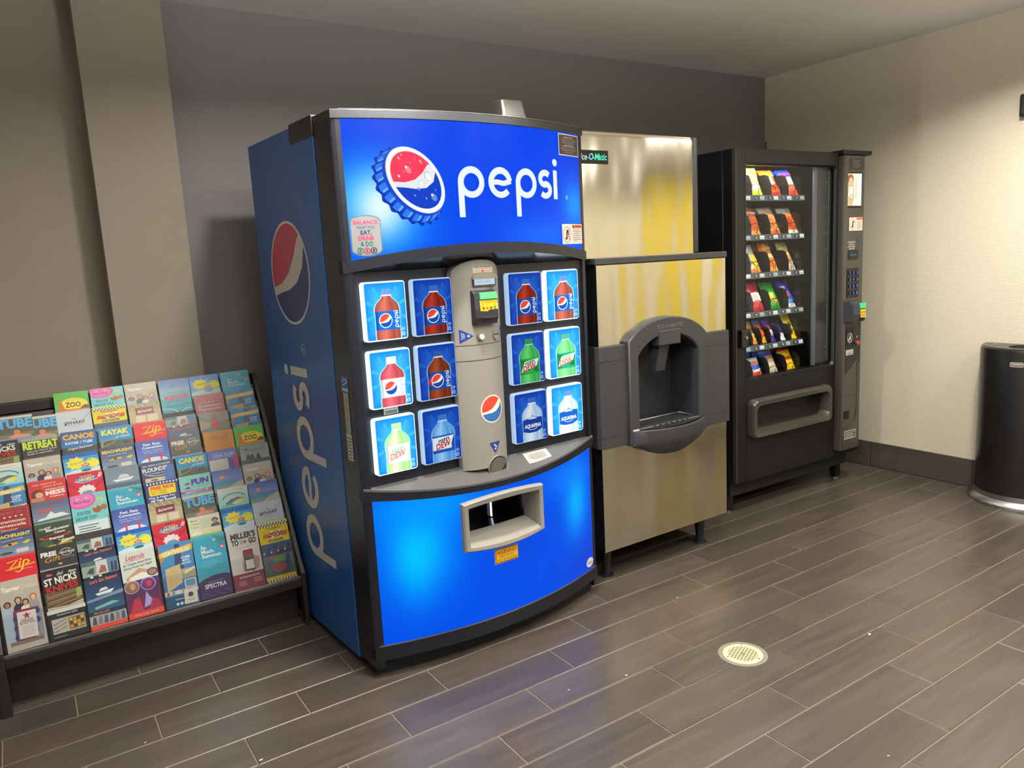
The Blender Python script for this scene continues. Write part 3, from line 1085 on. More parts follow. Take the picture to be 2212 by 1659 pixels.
def bottle_art(a, w, h, kind):
    """picture on a selection button; a bottle standing before a blue burst"""
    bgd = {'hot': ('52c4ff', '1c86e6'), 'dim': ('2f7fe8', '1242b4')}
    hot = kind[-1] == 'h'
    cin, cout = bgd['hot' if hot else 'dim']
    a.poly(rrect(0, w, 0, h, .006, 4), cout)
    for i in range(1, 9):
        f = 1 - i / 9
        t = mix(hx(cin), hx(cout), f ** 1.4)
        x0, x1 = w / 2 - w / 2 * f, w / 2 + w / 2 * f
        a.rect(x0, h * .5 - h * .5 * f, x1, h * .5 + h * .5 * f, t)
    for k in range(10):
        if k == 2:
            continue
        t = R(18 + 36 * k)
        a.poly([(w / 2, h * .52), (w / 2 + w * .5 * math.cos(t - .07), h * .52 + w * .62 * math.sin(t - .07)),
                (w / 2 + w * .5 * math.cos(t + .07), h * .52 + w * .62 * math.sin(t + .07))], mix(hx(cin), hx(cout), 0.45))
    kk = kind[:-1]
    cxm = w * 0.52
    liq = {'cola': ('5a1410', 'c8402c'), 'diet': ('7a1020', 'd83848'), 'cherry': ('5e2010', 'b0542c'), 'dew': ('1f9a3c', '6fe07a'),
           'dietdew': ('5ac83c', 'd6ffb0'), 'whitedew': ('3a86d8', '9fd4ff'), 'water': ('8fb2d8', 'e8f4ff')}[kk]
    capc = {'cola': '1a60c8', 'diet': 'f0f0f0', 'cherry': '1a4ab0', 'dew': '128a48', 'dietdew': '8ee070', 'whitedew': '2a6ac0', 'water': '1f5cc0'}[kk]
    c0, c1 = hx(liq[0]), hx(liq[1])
    if hot:  # outer columns: overexposed backlight painted in as paler colours
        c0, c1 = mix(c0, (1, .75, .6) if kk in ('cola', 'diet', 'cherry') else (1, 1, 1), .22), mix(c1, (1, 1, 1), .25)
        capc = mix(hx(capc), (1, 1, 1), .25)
    prof = [(0.0, .30), (.10, .305), (.20, .292), (.40, .292), (.50, .31), (.58, .295), (.64, .255), (.69, .185), (.735, .12), (.77, .105)]
    # halo, then the body in vertical slices (lit from one side)
    P = [(cxm + (q + .025) * w, y * h) for y, q in prof] + [(cxm - (q + .025) * w, y * h) for y, q in reversed(prof)]
    a.poly(P, mix(hx(cin), (1, 1, 1), .45))
    N = 9
    a.lay += 1
    for s in range(N):
        f0, f1 = -1 + 2 * s / N, -1 + 2 * (s + 1) / N
        fm = (f0 + f1) / 2
        br = 0.25 + 0.75 * max(0, 1 - abs(fm + .28) * 1.3) + 0.35 * max(0, 1 - abs(fm - .72) * 5)
        c = mix(c0, c1, min(1, br))
        for (ya, qa), (yb, qb) in zip(prof, prof[1:]):
            a.T.append((a.lay, c, [(cxm + qa * f0 * w, ya * h), (cxm + qa * f1 * w, ya * h), (cxm + qb * f1 * w, yb * h), (cxm + qb * f0 * w, yb * h)]))
    a.rect(cxm - .125 * w, .765 * h, cxm + .125 * w, .79 * h, mix(hx('ffd8c0') if kk in ('cola', 'cherry', 'diet') else c1, (1, 1, 1), .3))
    a.rect(cxm - .125 * w, .795 * h, cxm + .125 * w, .895 * h, capc)
    cc = capc if not isinstance(capc, str) else hx(capc)
    for i in range(5):
        a.rect(cxm + (-.10 + .048 * i) * w, .80 * h, cxm + (-.085 + .048 * i) * w, .89 * h, mix(cc, (1, 1, 1), .3))
    # label band
    ly0, ly1, lw = .17 * h, .50 * h, .303 * w
    lab = {'cola': '1450b8', 'diet': 'f3f3f0', 'cherry': '1a50b4', 'dew': '2fae4a', 'dietdew': 'f4fff0', 'whitedew': '1c5ab8', 'water': '1840a0'}[kk]
    lc = hx(lab)
    if hot:
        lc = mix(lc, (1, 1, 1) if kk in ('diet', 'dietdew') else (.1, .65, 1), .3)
    if kk == 'water':
        pts = [(cxm - lw, ly0 + .04 * h), (cxm - lw * .4, ly0), (cxm + lw * .4, ly0), (cxm + lw, ly0 + .06 * h), (cxm + lw, ly1 - .03 * h), (cxm + lw * .3, ly1 - .02 * h),
               (cxm, ly1 + .03 * h), (cxm - lw * .3, ly1 - .02 * h), (cxm - lw, ly1 - .05 * h)]
        a.poly(pts, lc)
        a.poly([(cxm - lw * .5, ly1 - .05 * h), (cxm, ly1 + .01 * h), (cxm + lw * .5, ly1 - .05 * h)], 'cfe6ff')
        a.text('AQUAFINA', cxm, ly0 + .105 * h, .075 * h, 'ffffff', lw * 1.72, .03, 'c', .1)
        a.arc(cxm, ly0 + .15 * h, lw * .6, .09 * h, 220, 320, .012 * h, 'bfe0ff', 10)
    else:
        a.rect(cxm - lw, ly0, cxm + lw, ly1, lc)
        a.rect(cxm - lw, ly0, cxm - lw * .8, ly1, mix(lc, (0, 0, 0), .25))
        if kk in ('cola', 'diet', 'cherry'):
            if kk == 'cherry':
                a.ell(cxm - lw * .72, (ly0 + ly1) / 2, lw * .26, .08 * h, 'd83040')
            globe(a, cxm - lw * .18, (ly0 + ly1) / 2, .148 * w, 'f2503c', 'ffffff', '1a50a8', 'ffffff' if kk != 'diet' else 'd8dce4', 1.12)
            ax = cxm + lw * .86
            kx = Art()
            sv = a.X
            a.X = lambda x, y: (ax - y, ly0 + .03 * h + x)
            wordmark(a, 0, 0, .085 * w, 'eaf6ff' if kk != 'diet' else '9fb4dc', sw=.2)
            a.X = sv
        else:
            if kk == 'dew':
                for p in (((-.9, .9), (-.4, .9), (-.7, .4)), ((.3, .2), (.9, .1), (.8, .6)), ((-.9, .1), (-.5, .05), (-.8, .35)), ((.55, .7), (.95, .95), (.9, .6))):
                    a.poly([(cxm + lw * q[0], ly0 + (ly1 - ly0) * q[1]) for q in p], '1d7a34')
            if kk == 'whitedew':
                a.rect(cxm - lw, ly0 + .06 * h, cxm + lw * .7, ly1 - .03 * h, 'e4eef8')
            a.poly([(cxm - lw * .9, ly0 + .05 * h), (cxm + lw * .7, ly0 + .16 * h), (cxm + lw * .95, ly1 - .02 * h), (cxm - lw * .55, ly1 - .07 * h)], 'eef8ee')
            dk = '2c6a3a' if kk != 'whitedew' else '2a4a6a'
            if hot:
                dk = '8fc89a'
            a.text('mtn', cxm - lw * .5, ly0 + .19 * h, .075 * h, dk, lw * 1.0, .03, 'l', .25, 10)
            a.text('DEW', cxm - lw * .72, ly0 + .065 * h, .105 * h, 'd02a3c' if not hot else 'e8806a', lw * 1.35, .035, 'l', .25, 11)
            a.stroke([(cxm - lw * .75, ly0 + .04 * h), (cxm + lw * .6, ly0 + .15 * h)], .008 * h, 'b02a3c')
    # size mark
    a.text('20', w * .885, h * .145, .045 * h, 'd8ecff', w * .085, 0, 'c')
    a.text('oz', w * .885, h * .112, .02 * h, 'd8ecff', w * .045, 0, 'c')
    a.poly(rrect(w * .845, w * .925, h * .045, h * .10, w * .015, 2), 'd8ecff')
    a.poly(rrect(w * .857, w * .913, h * .053, h * .092, w * .012, 2), mix(hx(cout), (1, 1, 1), .2))
    # clear outline corners kept
    return a


COLS = ((0.050, 0.200), (0.2235, 0.3745), (0.6055, 0.7605), (0.7785, 0.9375))
ROWS = ((1.130, 1.317), (0.9135, 1.1005), (0.6955, 0.8835))
KIND = (('colah', 'colad', 'colad', 'colah'), ('dieth', 'cherryd', 'dewd', 'dewh'), ('dietdewh', 'whitedewd', 'waterd', 'waterh'))
NAMES = {'cola': 'cola bottle', 'diet': 'diet cola bottle with white label', 'cherry': 'cherry cola bottle', 'dew': 'green citrus soda bottle',
         'dietdew': 'pale green diet soda bottle', 'whitedew': 'clear citrus soda bottle', 'water': 'clear water bottle'}
for ri, (z0, z1) in enumerate(ROWS):
    for ci, (u0, u1) in enumerate(COLS):
        kd = KIND[ri][ci]
        hot = kd[-1] == 'h'
        bm = bmesh.new()
        o1 = rrect(u0, u1, z0, z1, 0.010, 4)
        o2 = rrect(u0 + .002, u1 - .002, z0 + .002, z1 - .002, 0.009, 4)
        o3 = rrect(u0 + .004, u1 - .004, z0 + .0035, z1 - .0035, 0.008, 4)
        frame_loft(bm, [[(x, 0.0, z) for x, z in o1], [(x, -0.018, z) for x, z in o1], [(x, -0.0215, z) for x, z in o2], [(x, -0.0225, z) for x, z in o3]], close_back=True, close_front=True)
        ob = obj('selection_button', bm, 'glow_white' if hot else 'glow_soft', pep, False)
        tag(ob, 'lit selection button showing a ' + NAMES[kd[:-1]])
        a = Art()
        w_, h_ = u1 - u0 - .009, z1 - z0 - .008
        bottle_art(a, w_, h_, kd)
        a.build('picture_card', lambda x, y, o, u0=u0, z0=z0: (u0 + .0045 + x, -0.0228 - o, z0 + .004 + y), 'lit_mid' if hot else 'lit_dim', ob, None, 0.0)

# asset tag under a button
a = Art()
a.rect(0.100, 0.8885, 0.152, 0.9125, 'b8b2a8')
a.text('BUFFALO ROCK CO', 0.126, 0.9055, 0.0038, '3a3632', 0.046, 0, 'c')
for i in range(17):
    a.rect(0.104 + i * 0.0026, 0.890, 0.104 + i * 0.0026 + (0.0011 if i % 3 else 0.0018), 0.9005, '2c2826')
a.build('barcode_label', flat_front(0.0), 'print', pep)

# ---- coin column
UC0, UC1 = 0.372, 0.562


def cs_(u):
    return (u - (UC0 + UC1) / 2) / ((UC1 - UC0) / 2)


def vcol(u):
    s = min(1, abs(cs_(u)))
    return -0.026 - 0.034 * (1 - s ** 2.4)


def col_top(u):
    s = min(1, abs(cs_(u)))
    return 1.326 + 0.043 * math.sqrt(max(0, 1 - s ** 2.2))


ucs = [UC0 + (UC1 - UC0) * (0.5 - 0.5 * math.cos(math.pi * i / 24)) for i in range(25)]
bm = slab(bmesh.new(), ucs, lsp(0, 1, 12), lambda u, t: (u, vcol(u), 0.648 + vcol(u) * 0.35 * 0 + (col_top(u) - 0.648) * t), lambda u, t: (u, 0.0, 0.648 + (col_top(u) - 0.648) * t))
column = obj('coin_column', bm, 'beige', pep, True)


def fmap_col(x, y, o):
    return (x, vcol(x) - o, y)


def col_part(name, art, mat='print', base=0.0004, ml=0.02):
    return art.build(name, fmap_col, mat, column, ml, base)


a = Art()
a.rect(0.439, 1.3255, 0.526, 1.3495, 'ded8cc')
a.rect(0.441, 1.343, 0.524, 1.3485, '55504a')
a.text('FOR CREDIT CARD TRANSACTION', 0.4825, 1.3442, 0.0033, 'd8d2c6', 0.078, 0, 'c')
a.text('SWIPE CARD ON READER FIRST', 0.4825, 1.3372, 0.003, '8d5048', 0.072, 0, 'c')
a.text('PRESS', 0.456, 1.3292, 0.0036, '9a5a50', 0.02, 0, 'c')
a.rect(0.472, 1.3275, 0.482, 1.3345, 'c0483c')
a.text('TO FINISH PURCHASE', 0.503, 1.3292, 0.0033, '9a5a50', 0.036, 0, 'c')
col_part('card_label', a)
# hooded display
bm = bmesh.new()
n = 16
arc = [(0.4835 + 0.052 * math.cos(R(180 * i / n)), 1.305 + 0.022 * math.sin(R(180 * i / n))) for i in range(n + 1)]
prism(bm, arc, -0.066, -0.045, 'y')
obj('display_hood', bm, 'beige_dark', column)
obj('display_bezel', nprism(rrect(0.4345, 0.527, 1.279, 1.3085, 0.004), -0.064, -0.045, 'y'), 'charcoal', column)
lcd = obj('display_screen', nbox(0.439, 0.522, -0.0652, -0.06, 1.2845, 1.3045), 'glow_screen', column)
a = Art()
for i in range(7):
    x = 0.446 + i * 0.0085
    for s in range(2):
        a.stroke([(x, 1.289 + s * 0.0055), (x + (0.0035 if (i + s) % 2 else 0.0), 1.2945 + s * 0.0055)], 0.0011, '5a7f9e', cap=False)
    a.stroke([(x, 1.2945), (x + 0.004, 1.2945 + (0.004 if i % 3 else 0))], 0.0011, '5a7f9e', cap=False)
a.build('display_digits', flat_front(-0.0652), 'print', lcd)
# bill acceptor: raised plastic mouth
side_prof = [(-0.045, 1.270), (-0.066, 1.266), (-0.078, 1.257), (-0.084, 1.205), (-0.084, 1.176), (-0.076, 1.153), (-0.045, 1.151)]
bill = obj('bill_acceptor', nprism(side_prof, 0.425, 0.518, 'x', 0.004), 'charcoal_dark', column)


def fmap_bill(x, y, o):
    if y > 1.205:
        v = -0.084 + (y - 1.205) / (1.257 - 1.205) * 0.006
    else:
        v = -0.084
    return (x - 0.0165, v - o, y)


obj('bill_light', nprism([(-0.077, 1.260), (-0.083, 1.257), (-0.0865, 1.238), (-0.080, 1.236)], 0.446, 0.5155, 'x'), 'glow_green', bill)
a = Art()
a.poly([(0.4605, 1.2335), (0.532, 1.2335), (0.532, 1.201), (0.497, 1.201), (0.489, 1.196), (0.4605, 1.199)], 'f0c81e')
a.ell(0.494, 1.223, 0.010, 0.0065, '2a2410', n=20)
a.ell(0.494, 1.223, 0.009, 0.0055, 'f0c81e', n=20)
a.text('41', 0.494, 1.2205, 0.0055, '2a2410', None, .01, 'c')
for i, c in enumerate(('8a3a1a', 'c8641a', 'b03020', '3a7a2a')):
    a.rect(0.468 + i * 0.0155, 1.203, 0.478 + i * 0.0155, 1.2115, c)
a.rect(0.466, 1.214, 0.476, 1.226, 'b8901a')
a.rect(0.514, 1.214, 0.526, 1.226, 'c89a1a')
a.build('bill_sticker', fmap_bill, 'print', bill, 0.01, 0.0006)
obj('bill_slot', nbox(0.450, 0.506, -0.0865, -0.075, 1.170, 1.1795, 0.002), 'dark', bill)
# button, coin slot, triangles
bm = bmesh.new()
disc_y(bm, 0.453, 1.110, 0.0125, -0.066, -0.05)
obj('button_collar', bm, 'beige_dark', column)
bm = bmesh.new()
disc_y(bm, 0.453, 1.111, 0.0095, -0.072, -0.05)
obj('return_button', bm, 'white', column, True)
bm = bmesh.new()
disc_y(bm, 0.521, 1.110, 0.0125, -0.060, -0.048, 24, 0.0145)
cp = obj('coin_slot_plate', bm, 'beige_dark', column)
obj('coin_slot', nbox(0.511, 0.531, -0.0612, -0.055, 1.112, 1.1155), 'dark', cp)
a = Art()
a.poly([(0.3835, 1.141), (0.4285, 1.1155), (0.3835, 1.092)], '22357c')
for i in range(5):
    a.stroke([(0.388, 1.106 + i * 0.005), (0.402 - abs(i - 2) * 0.002, 1.108 + i * 0.004)], 0.0018, 'c8d0e8', cap=False)
a.ell(0.411, 1.1165, 0.004, 0.004, 'c8d0e8', n=10)
a.poly([(0.536, 1.1165), (0.558, 1.140), (0.558, 1.092)], '22357c')
a.ell(0.550, 1.1165, 0.005, 0.009, 'c8d0e8', n=12)
a.ell(0.550, 1.1165, 0.003, 0.006, '22357c', n=12)
a.poly([(0.465, 0.7365), (0.5135, 0.7365), (0.489, 0.697)], '22357c')
for dx, dy in ((0, 0.0), (0.004, 0.008), (-0.003, 0.014)):
    a.ell(0.489 + dx, 0.712 + dy, 0.0035, 0.004, 'd8def0', n=10)
col_part('arrow_decals', a)
a = Art()
globe(a, 0.487, 0.855, 0.0445, 'ea4636', 'f2efe6', '2a62a6', 'e6e2d8', 1.12)
col_part('round_emblem', a, 'print', 0.0004, 0.012)
for z in (1.083, 1.030):
    bm = slab(bmesh.new(), ucs, [0, 1], lambda u, t: (u, vcol(u) - 0.0006, z + 0.002 * t), lambda u, t: (u, vcol(u) + 0.004, z + 0.002 * t))
    obj('column_seam', bm, 'charcoal', column, True)
bm = lathe(bmesh.new(), [(0.0345, 0.0), (0.0385, 0.004), (0.042, 0.006), (0.0425, 0.0)], 36, (0.497, -0.0585, 0.644), axis='y')
ret = obj('coin_return', bm, 'beige', column, True)
bm = bmesh.new()
disc_y(bm, 0.497, 0.644, 0.0355, -0.0605, -0.052)
obj('return_cup', bm, 'charcoal_dark', ret)
pts = [(0.497 + 0.0345 * math.cos(R(t)), 0.644 + 0.0345 * math.sin(R(t))) for t in range(20, 236, 12)] + [(0.503, 0.628), (0.516, 0.640)]
obj('return_flap', nprism(pts, -0.064, -0.058, 'y'), 'silver', ret)

# ---- tray (grey ledge sloping to the front) and black fascia under it
bm = slab(bmesh.new(), lsp(0.004, W - 0.004, 44), lsp(0, 1, 5),
          lambda u, t: (u, (fv(u) - 0.006) * (1 - t) + 0.004 * t, 0.660 - 0.047 * bl(u) * (1 - t)),
          lambda u, t: (u, (fv(u) - 0.006) * (1 - t) + 0.004 * t, 0.653 - 0.047 * bl(u) * (1 - t)))
obj('ledge', bm, 'tray_metal', pep, True)
a = Art()
a.poly([(0, 0), (0.112, 0), (0.112, 0.058), (0, 0.058)], 'b4b0a8')
a.poly([(0.008, 0.007), (0.104, 0.007), (0.104, 0.051), (0.008, 0.051)], '8d877e')
a.poly([(0.0105, 0.0095), (0.1015, 0.0095), (0.1015, 0.0485), (0.0105, 0.0485)], 'b4b0a8')
for i in range(5):
    hw = (0.035, 0.04, 0.038, 0.04, 0.03)[i]
    a.rect(0.056 - hw, 0.0425 - i * 0.0068, 0.056 + hw, 0.0452 - i * 0.0068, '4a453f')
a.build('ledge_label', lambda x, y, o: (0.631 + x + 0.008 * y / 0.058, -0.066 + y * 0.9, 0.660 + 0.495 * (-0.066 + y * 0.9) + 0.0012 + o), 'print', pep)
curved('ledge_fascia', 0.0, W, lambda u: 0.620 - 0.035 * bl(u), lambda u: 0.654 - 0.046 * bl(u), 'door_black', 0.004, 0.03, 3)


# ---- lower backlit panel with the delivery port
def low_hi(u):
    return 0.620 - 0.035 * bl(u)


PU0, PU1, PZ0, PZ1 = 0.332, 0.644, 0.392, 0.545


def low_col(x, y, z):  # uneven glow of the tubes behind is painted into the panel colour
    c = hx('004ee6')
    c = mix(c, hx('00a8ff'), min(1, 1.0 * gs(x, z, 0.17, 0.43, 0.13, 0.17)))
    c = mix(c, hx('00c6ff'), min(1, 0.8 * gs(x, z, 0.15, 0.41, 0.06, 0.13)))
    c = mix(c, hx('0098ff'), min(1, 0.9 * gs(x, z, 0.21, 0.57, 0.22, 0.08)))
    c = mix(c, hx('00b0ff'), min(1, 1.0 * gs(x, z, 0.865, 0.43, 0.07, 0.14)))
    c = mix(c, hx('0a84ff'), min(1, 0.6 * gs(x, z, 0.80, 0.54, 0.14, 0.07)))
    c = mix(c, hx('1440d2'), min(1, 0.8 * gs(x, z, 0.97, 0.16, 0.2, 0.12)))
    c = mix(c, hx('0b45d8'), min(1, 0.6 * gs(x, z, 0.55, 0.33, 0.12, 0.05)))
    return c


us = sorted(set([round(v, 4) for v in lsp(0.0275, W - 0.0275, 48)] + [PU0, PU1]))
NZ = 30
tz = lsp(0, 1, NZ)
bm = bmesh.new()


def zz(u, t):
    """heights bent so that two grid rows run exactly along the port"""
    hi = low_hi(u)
    if t <= 0.5:
        return 0.115 + (PZ0 - 0.115) * t / 0.5
    if t <= 0.8:
        return PZ0 + (PZ1 - PZ0) * (t - 0.5) / 0.3
    return PZ1 + (hi - PZ1) * (t - 0.8) / 0.2


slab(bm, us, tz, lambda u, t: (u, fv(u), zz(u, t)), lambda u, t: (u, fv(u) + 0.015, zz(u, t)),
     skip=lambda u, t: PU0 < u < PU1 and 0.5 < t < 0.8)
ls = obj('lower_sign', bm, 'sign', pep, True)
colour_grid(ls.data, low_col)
a = Art()
a.arc(1.03, 0.66, 0.082, 0.082, 205, 245, 0.0022, '5cc0ff', 12)
a.X = None
a.T = [(l, c, p) for l, c, p in a.T if all(q[0] < 0.972 and q[1] < low_hi(q[0]) for q in p)]
a.build('sign_print', fmap_front, 'sign', ls, None, 0.0006)
# port surround (bowed top and bottom), sloping reveal, dark chute
def port_loop(u0, u1, z0, z1, bow, proud, r=0.012, flat=None):
    pts = []
    n = 12
    for i in range(n + 1):
        f = i / n
        u = u0 + (u1 - u0) * f
        pts.append((u, z1 + bow * (1 - (2 * f - 1) ** 2)))
    for i in range(n + 1):
        f = i / n
        u = u1 + (u0 - u1) * f
        pts.append((u, z0 - bow * 1.15 * (1 - (2 * f - 1) ** 2)))
    return [(u, (fv(u) if flat is None else flat) - proud, z) for u, z in pts]


bm = frame_loft(bmesh.new(), [port_loop(.313, .659, .385, .556, .012, -0.001), port_loop(.313, .659, .385, .556, .012, 0.016), port_loop(.318, .654, .390, .551, .012, 0.022),
                              port_loop(.333, .639, .398, .538, .008, 0.020), port_loop(.345, .629, .416, .528, .003, -0.015), port_loop(.350, .624, .428, .520, .0, -0.06)])
port = obj('delivery_port', bm, 'beige', pep, True)
bm = frame_loft(bmesh.new(), [port_loop(.349, .626, .420, .521, .0, 0.0, flat=-0.03), port_loop(.349, .64, .400, .521, .0, 0.0, flat=0.11)], close_back=True)
obj('chute', bm, 'gloss_black', port)
obj('chute_light_strip', nbox(.561, .566, .098, .104, .405, .515), 'glow_strip', port)
# warning sticker and round badge
a = Art()
a.rect(0.436, 0.305, 0.537, 0.361, 'e6b62a')
for i in range(13):
    x = 0.437 + i * 0.0076
    a.poly([(x, 0.3065), (x + 0.004, 0.3065), (x + 0.0065, 0.311), (x + 0.0025, 0.311)], '4a4138')
    a.poly([(x, 0.3565), (x + 0.004, 0.3565), (x + 0.0065, 0.360), (x + 0.0025, 0.360)], '4a4138')
a.rect(0.441, 0.3115, 0.532, 0.356, 'f2c02c')
a.text('WARNING!', 0.4865, 0.3385, 0.0145, 'b83018', 0.084, 0.02, 'c')
a.text('KEEP HANDS', 0.4865, 0.3275, 0.0078, '8a5a18', 0.062, 0.0, 'c')
a.text('OUT OF MACHINE', 0.4865, 0.3145, 0.0082, '8a5a18', 0.084, 0.0, 'c')
a.build('hazard_sticker', fmap_front, 'print', pep, 0.02, 0.0012)
a = Art()
a.ell(0.946, 0.146, 0.026, 0.0195, 'e8e8e4', n=28)
a.text('Vendo', 0.946, 0.142, 0.0088, '2f3034', 0.033, 0.01, 'c', 0.1)
a.stroke([(0.932, 0.139), (0.96, 0.139)], 0.0012, '2f3034')
a.build('maker_badge', fmap_front, 'print', pep, 0.02, 0.0012)
# bottom rail, bright edge, kick
curved('sign_edge', 0.012, W - 0.012, lambda u: 0.1115, lambda u: 0.1155, 'silver', 0.003, 0.012, 1)
curved('bottom_rail', 0.0, W, lambda u: 0.062, lambda u: 0.1115, 'door_black', 0.002, 0.04, 2)
obj('kick_plate', nprism([(u, fv(u) * 0.72 + 0.03) for u in lsp(0.01, W - 0.01, 24)] + [(W - 0.01, 0.08), (0.01, 0.08)], 0.002, 0.063, 'z'), 'dark', pep)

# ---- side art: emblem and upright lettering


def fmap_side(x, y, o):
    # x: distance from the front edge towards the back is 'v'
    return (-0.002 - o, x, y)


a = Art()
# emblem (mirrored so that it reads right from outside): local X runs to the front
a.X = lambda x, y: (0.440 - x, 1.356 + y)
globe(a, 0, 0, 0.172, 'c03a5a', 'cfc9bd', '1b3470', 'd6d3cc', 1.055, rot=6)
a.build('side_emblem', fmap_side, 'print_side', side, None, 0.0006)
a = Art()
a.X = lambda x, y: (0.366 + y, 0.306 + x)
wordmark(a, 0, 0, 0.160, 'cfc9bb', sw=0.20)
full = a.T
for grp in ((1, 2), (3, 4), (5, 6), (7,), (8, 9)):
    a.T = [t for t in full if t[0] in grp]
    a.build('side_letter', fmap_side, 'print_side', side, None, 0.0006)
a = Art()
a.X = lambda x, y: (0.382 + y, 1.090 + x)
a.arc(0, 0, 0.018, 0.018, 0, 360, 0.003, 'cfc9bb', 18)
a.text('R', 0, -0.008, 0.016, 'cfc9bb', None, 0.01, 'c')
a.build('registered_mark', fmap_side, 'print_side', side, None, 0.0006)
a = Art()
a.X = lambda x, y: (0.086 - x, y)
a.rect(0, 0.972, 0.054, 1.024, '24559c')
a.arc(0.027, 1.002, 0.018, 0.012, 0, 180, 0.003, 'c8d8ea', 12)
a.stroke([(0.010, 0.992), (0.044, 1.006)], 0.003, 'c8d8ea')
a.rect(0.004, 0.975, 0.050, 0.985, 'a8c0dc')
a.rect(0.010, 0.838, 0.048, 0.970, '93a88c')
for i in range(3):
    a.ell(0.029, 0.945 - i * 0.03, 0.006, 0.008, '6d8468', n=8)
a.rect(0.008, 0.746, 0.050, 0.836, 'c9c2b2')
for i in range(7):
    a.rect(0.013, 0.752 + i * 0.011, 0.045, 0.756 + i * 0.011, '5a544a')
a.build('rating_labels', lambda x, y, o: (0.0 - o, x, y), 'print', pep, None, 0.0006)

# ---- metal housing standing on the machine's roof
c_, s_ = math.cos(0.0557), math.sin(0.0557)
lu, lv = 0.742, 0.105
hb = thing('metal_housing', 'small tapered silver metal housing on top of the blue drinks machine', 'housing',
           (0.8591 + lu * c_ - lv * s_, 2.2460 + lu * s_ + lv * c_, 1.832), 0.0557)
bm = frame_loft(bmesh.new(), [[(x, y, 0.0) for x, y in rrect(-.062, .062, -.05, .05, .008)], [(x, y, 0.052) for x, y in rrect(-.052, .050, -.042, .042, .010)],
                              [(x, y, 0.092) for x, y in rrect(-.050, .046, -.034, .036, .012)], [(x, y, 0.096) for x, y in rrect(-.046, .042, -.030, .032, .010)]], close_back=True, close_front=True)
obj('shell', bm, 'silver', hb, True)
obj('flange', nbox(-.068, .068, -.055, .055, 0.0, 0.003), 'trim_metal', hb)
# ================================================================== ice dispenser and the ice maker standing on it
ice = thing('ice_dispenser', 'floor standing stainless ice dispenser with arched charcoal filling niche', 'ice dispenser', (1.9157, 2.3139, 0.0), 0.0078)
IW = 0.749
ZB, ZBB, ZBT, ZST, ZT = 0.143, 0.585, 1.002, 1.3236, 1.3506
# cabinet shell: hollow at the niche
bm = nbox(0.006, IW - 0.006, 0.20, 0.76, ZB + 0.004, ZT - 0.012)
cab = obj('cabinet', bm, 'black', ice)
obj('cabinet_side', nbox(0.004, 0.03, 0.012, 0.20, ZB + 0.004, ZST), 'black', ice)
obj('cabinet_side', nbox(IW - 0.03, IW - 0.004, 0.012, 0.20, ZB + 0.004, ZST), 'black', ice)
obj('cabinet_floor', nbox(0.03, IW - 0.03, 0.012, 0.20, ZB + 0.004, ZB + 0.03), 'black', ice)
obj('top_cap', nbox(-0.004, IW + 0.004, -0.004, 0.77, ZST + 0.001, ZT, 0.003), 'charcoal', ice)
# steel fronts with folded edges
AX, AR = 0.3605, 0.2245
pts = [(0.002, ZBT), (0.002, ZST), (IW - 0.002, ZST), (IW - 0.002, ZBT), (0.57, ZBT), (0.55, 1.035), (0.45, 1.075), (0.28, 1.075), (0.17, 1.035), (0.15, ZBT)]
fp = obj('upper_front_panel', nprism(pts, 0.0, 0.014, 'y', 0.002), 'steel', ice)
obj('panel_edge', nbox(-0.001, 0.004, -0.002, 0.012, ZBT, ZST, 0.001), 'steel_edge', ice)
lp = obj('lower_front_panel', nbox(0.002, IW - 0.002, 0.0, 0.014, ZB, ZBB, 0.002), 'steel', ice)
obj('panel_edge', nbox(-0.001, 0.004, -0.002, 0.012, ZB, ZBB, 0.001), 'steel_edge', ice)
# charcoal band, left and right of the niche
obj('band', nprism([(-0.010, 0.10), (-0.012, 0.01), (-0.006, -0.008), (0.006, -0.014), (0.15, -0.014), (0.15, 0.02), (0.03, 0.02), (0.02, 0.10)], ZBB, ZBT, 'z', 0.002), 'charcoal', ice)
obj('band', nprism([(0.57, -0.014), (IW + 0.002, -0.014), (IW + 0.005, -0.008), (IW + 0.005, 0.06), (IW - 0.02, 0.06), (IW - 0.02, 0.02), (0.57, 0.02)], ZBB, ZBT, 'z', 0.002), 'charcoal', ice)
for z in (0.942, 0.632):
    obj('band_groove', nbox(-0.004, 0.138, -0.0148, -0.012, z, z + 0.0022), 'charcoal_dark', ice)
    obj('band_groove', nbox(0.588, IW + 0.001, -0.0148, -0.012, z, z + 0.0022), 'charcoal_dark', ice)


def arch(u0, u1, z0, zs, za, n=20):
    """outline: up the right side, over the arch, down the left side"""
    c, hw = (u0 + u1) / 2, (u1 - u0) / 2
    pts = [(u1, z0)]
    for i in range(n + 1):
        t = 1 - 2 * i / n
        k = math.sqrt(max(0, 1 - (t * 0.86) ** 2))
        k0 = math.sqrt(1 - 0.86 ** 2)
        pts.append((c + hw * t, zs + (za - zs) * (k - k0) / (1 - k0)))
    pts.append((u0, z0))
    return pts


def at(pts, v):
    return [(x, v, z) for x, z in pts]


out0 = arch(0.134, 0.588, 0.585, 1.012, 1.096)
out1 = arch(0.139, 0.583, 0.590, 1.010, 1.091)
inn0 = arch(0.182, 0.541, 0.640, 0.950, 1.030)
inn1 = arch(0.187, 0.536, 0.645, 0.946, 1.024)
bm = frame_loft(bmesh.new(), [at(out0, 0.0), at(out0, -0.026), at(out1, -0.031), at(inn0, -0.031), at(inn1, -0.026), at(inn1, 0.10), at(arch(0.19, 0.534, 0.645, 0.944, 1.02), 0.135)], close_back=True)
nic = obj('niche_surround', bm, 'charcoal', ice, True)
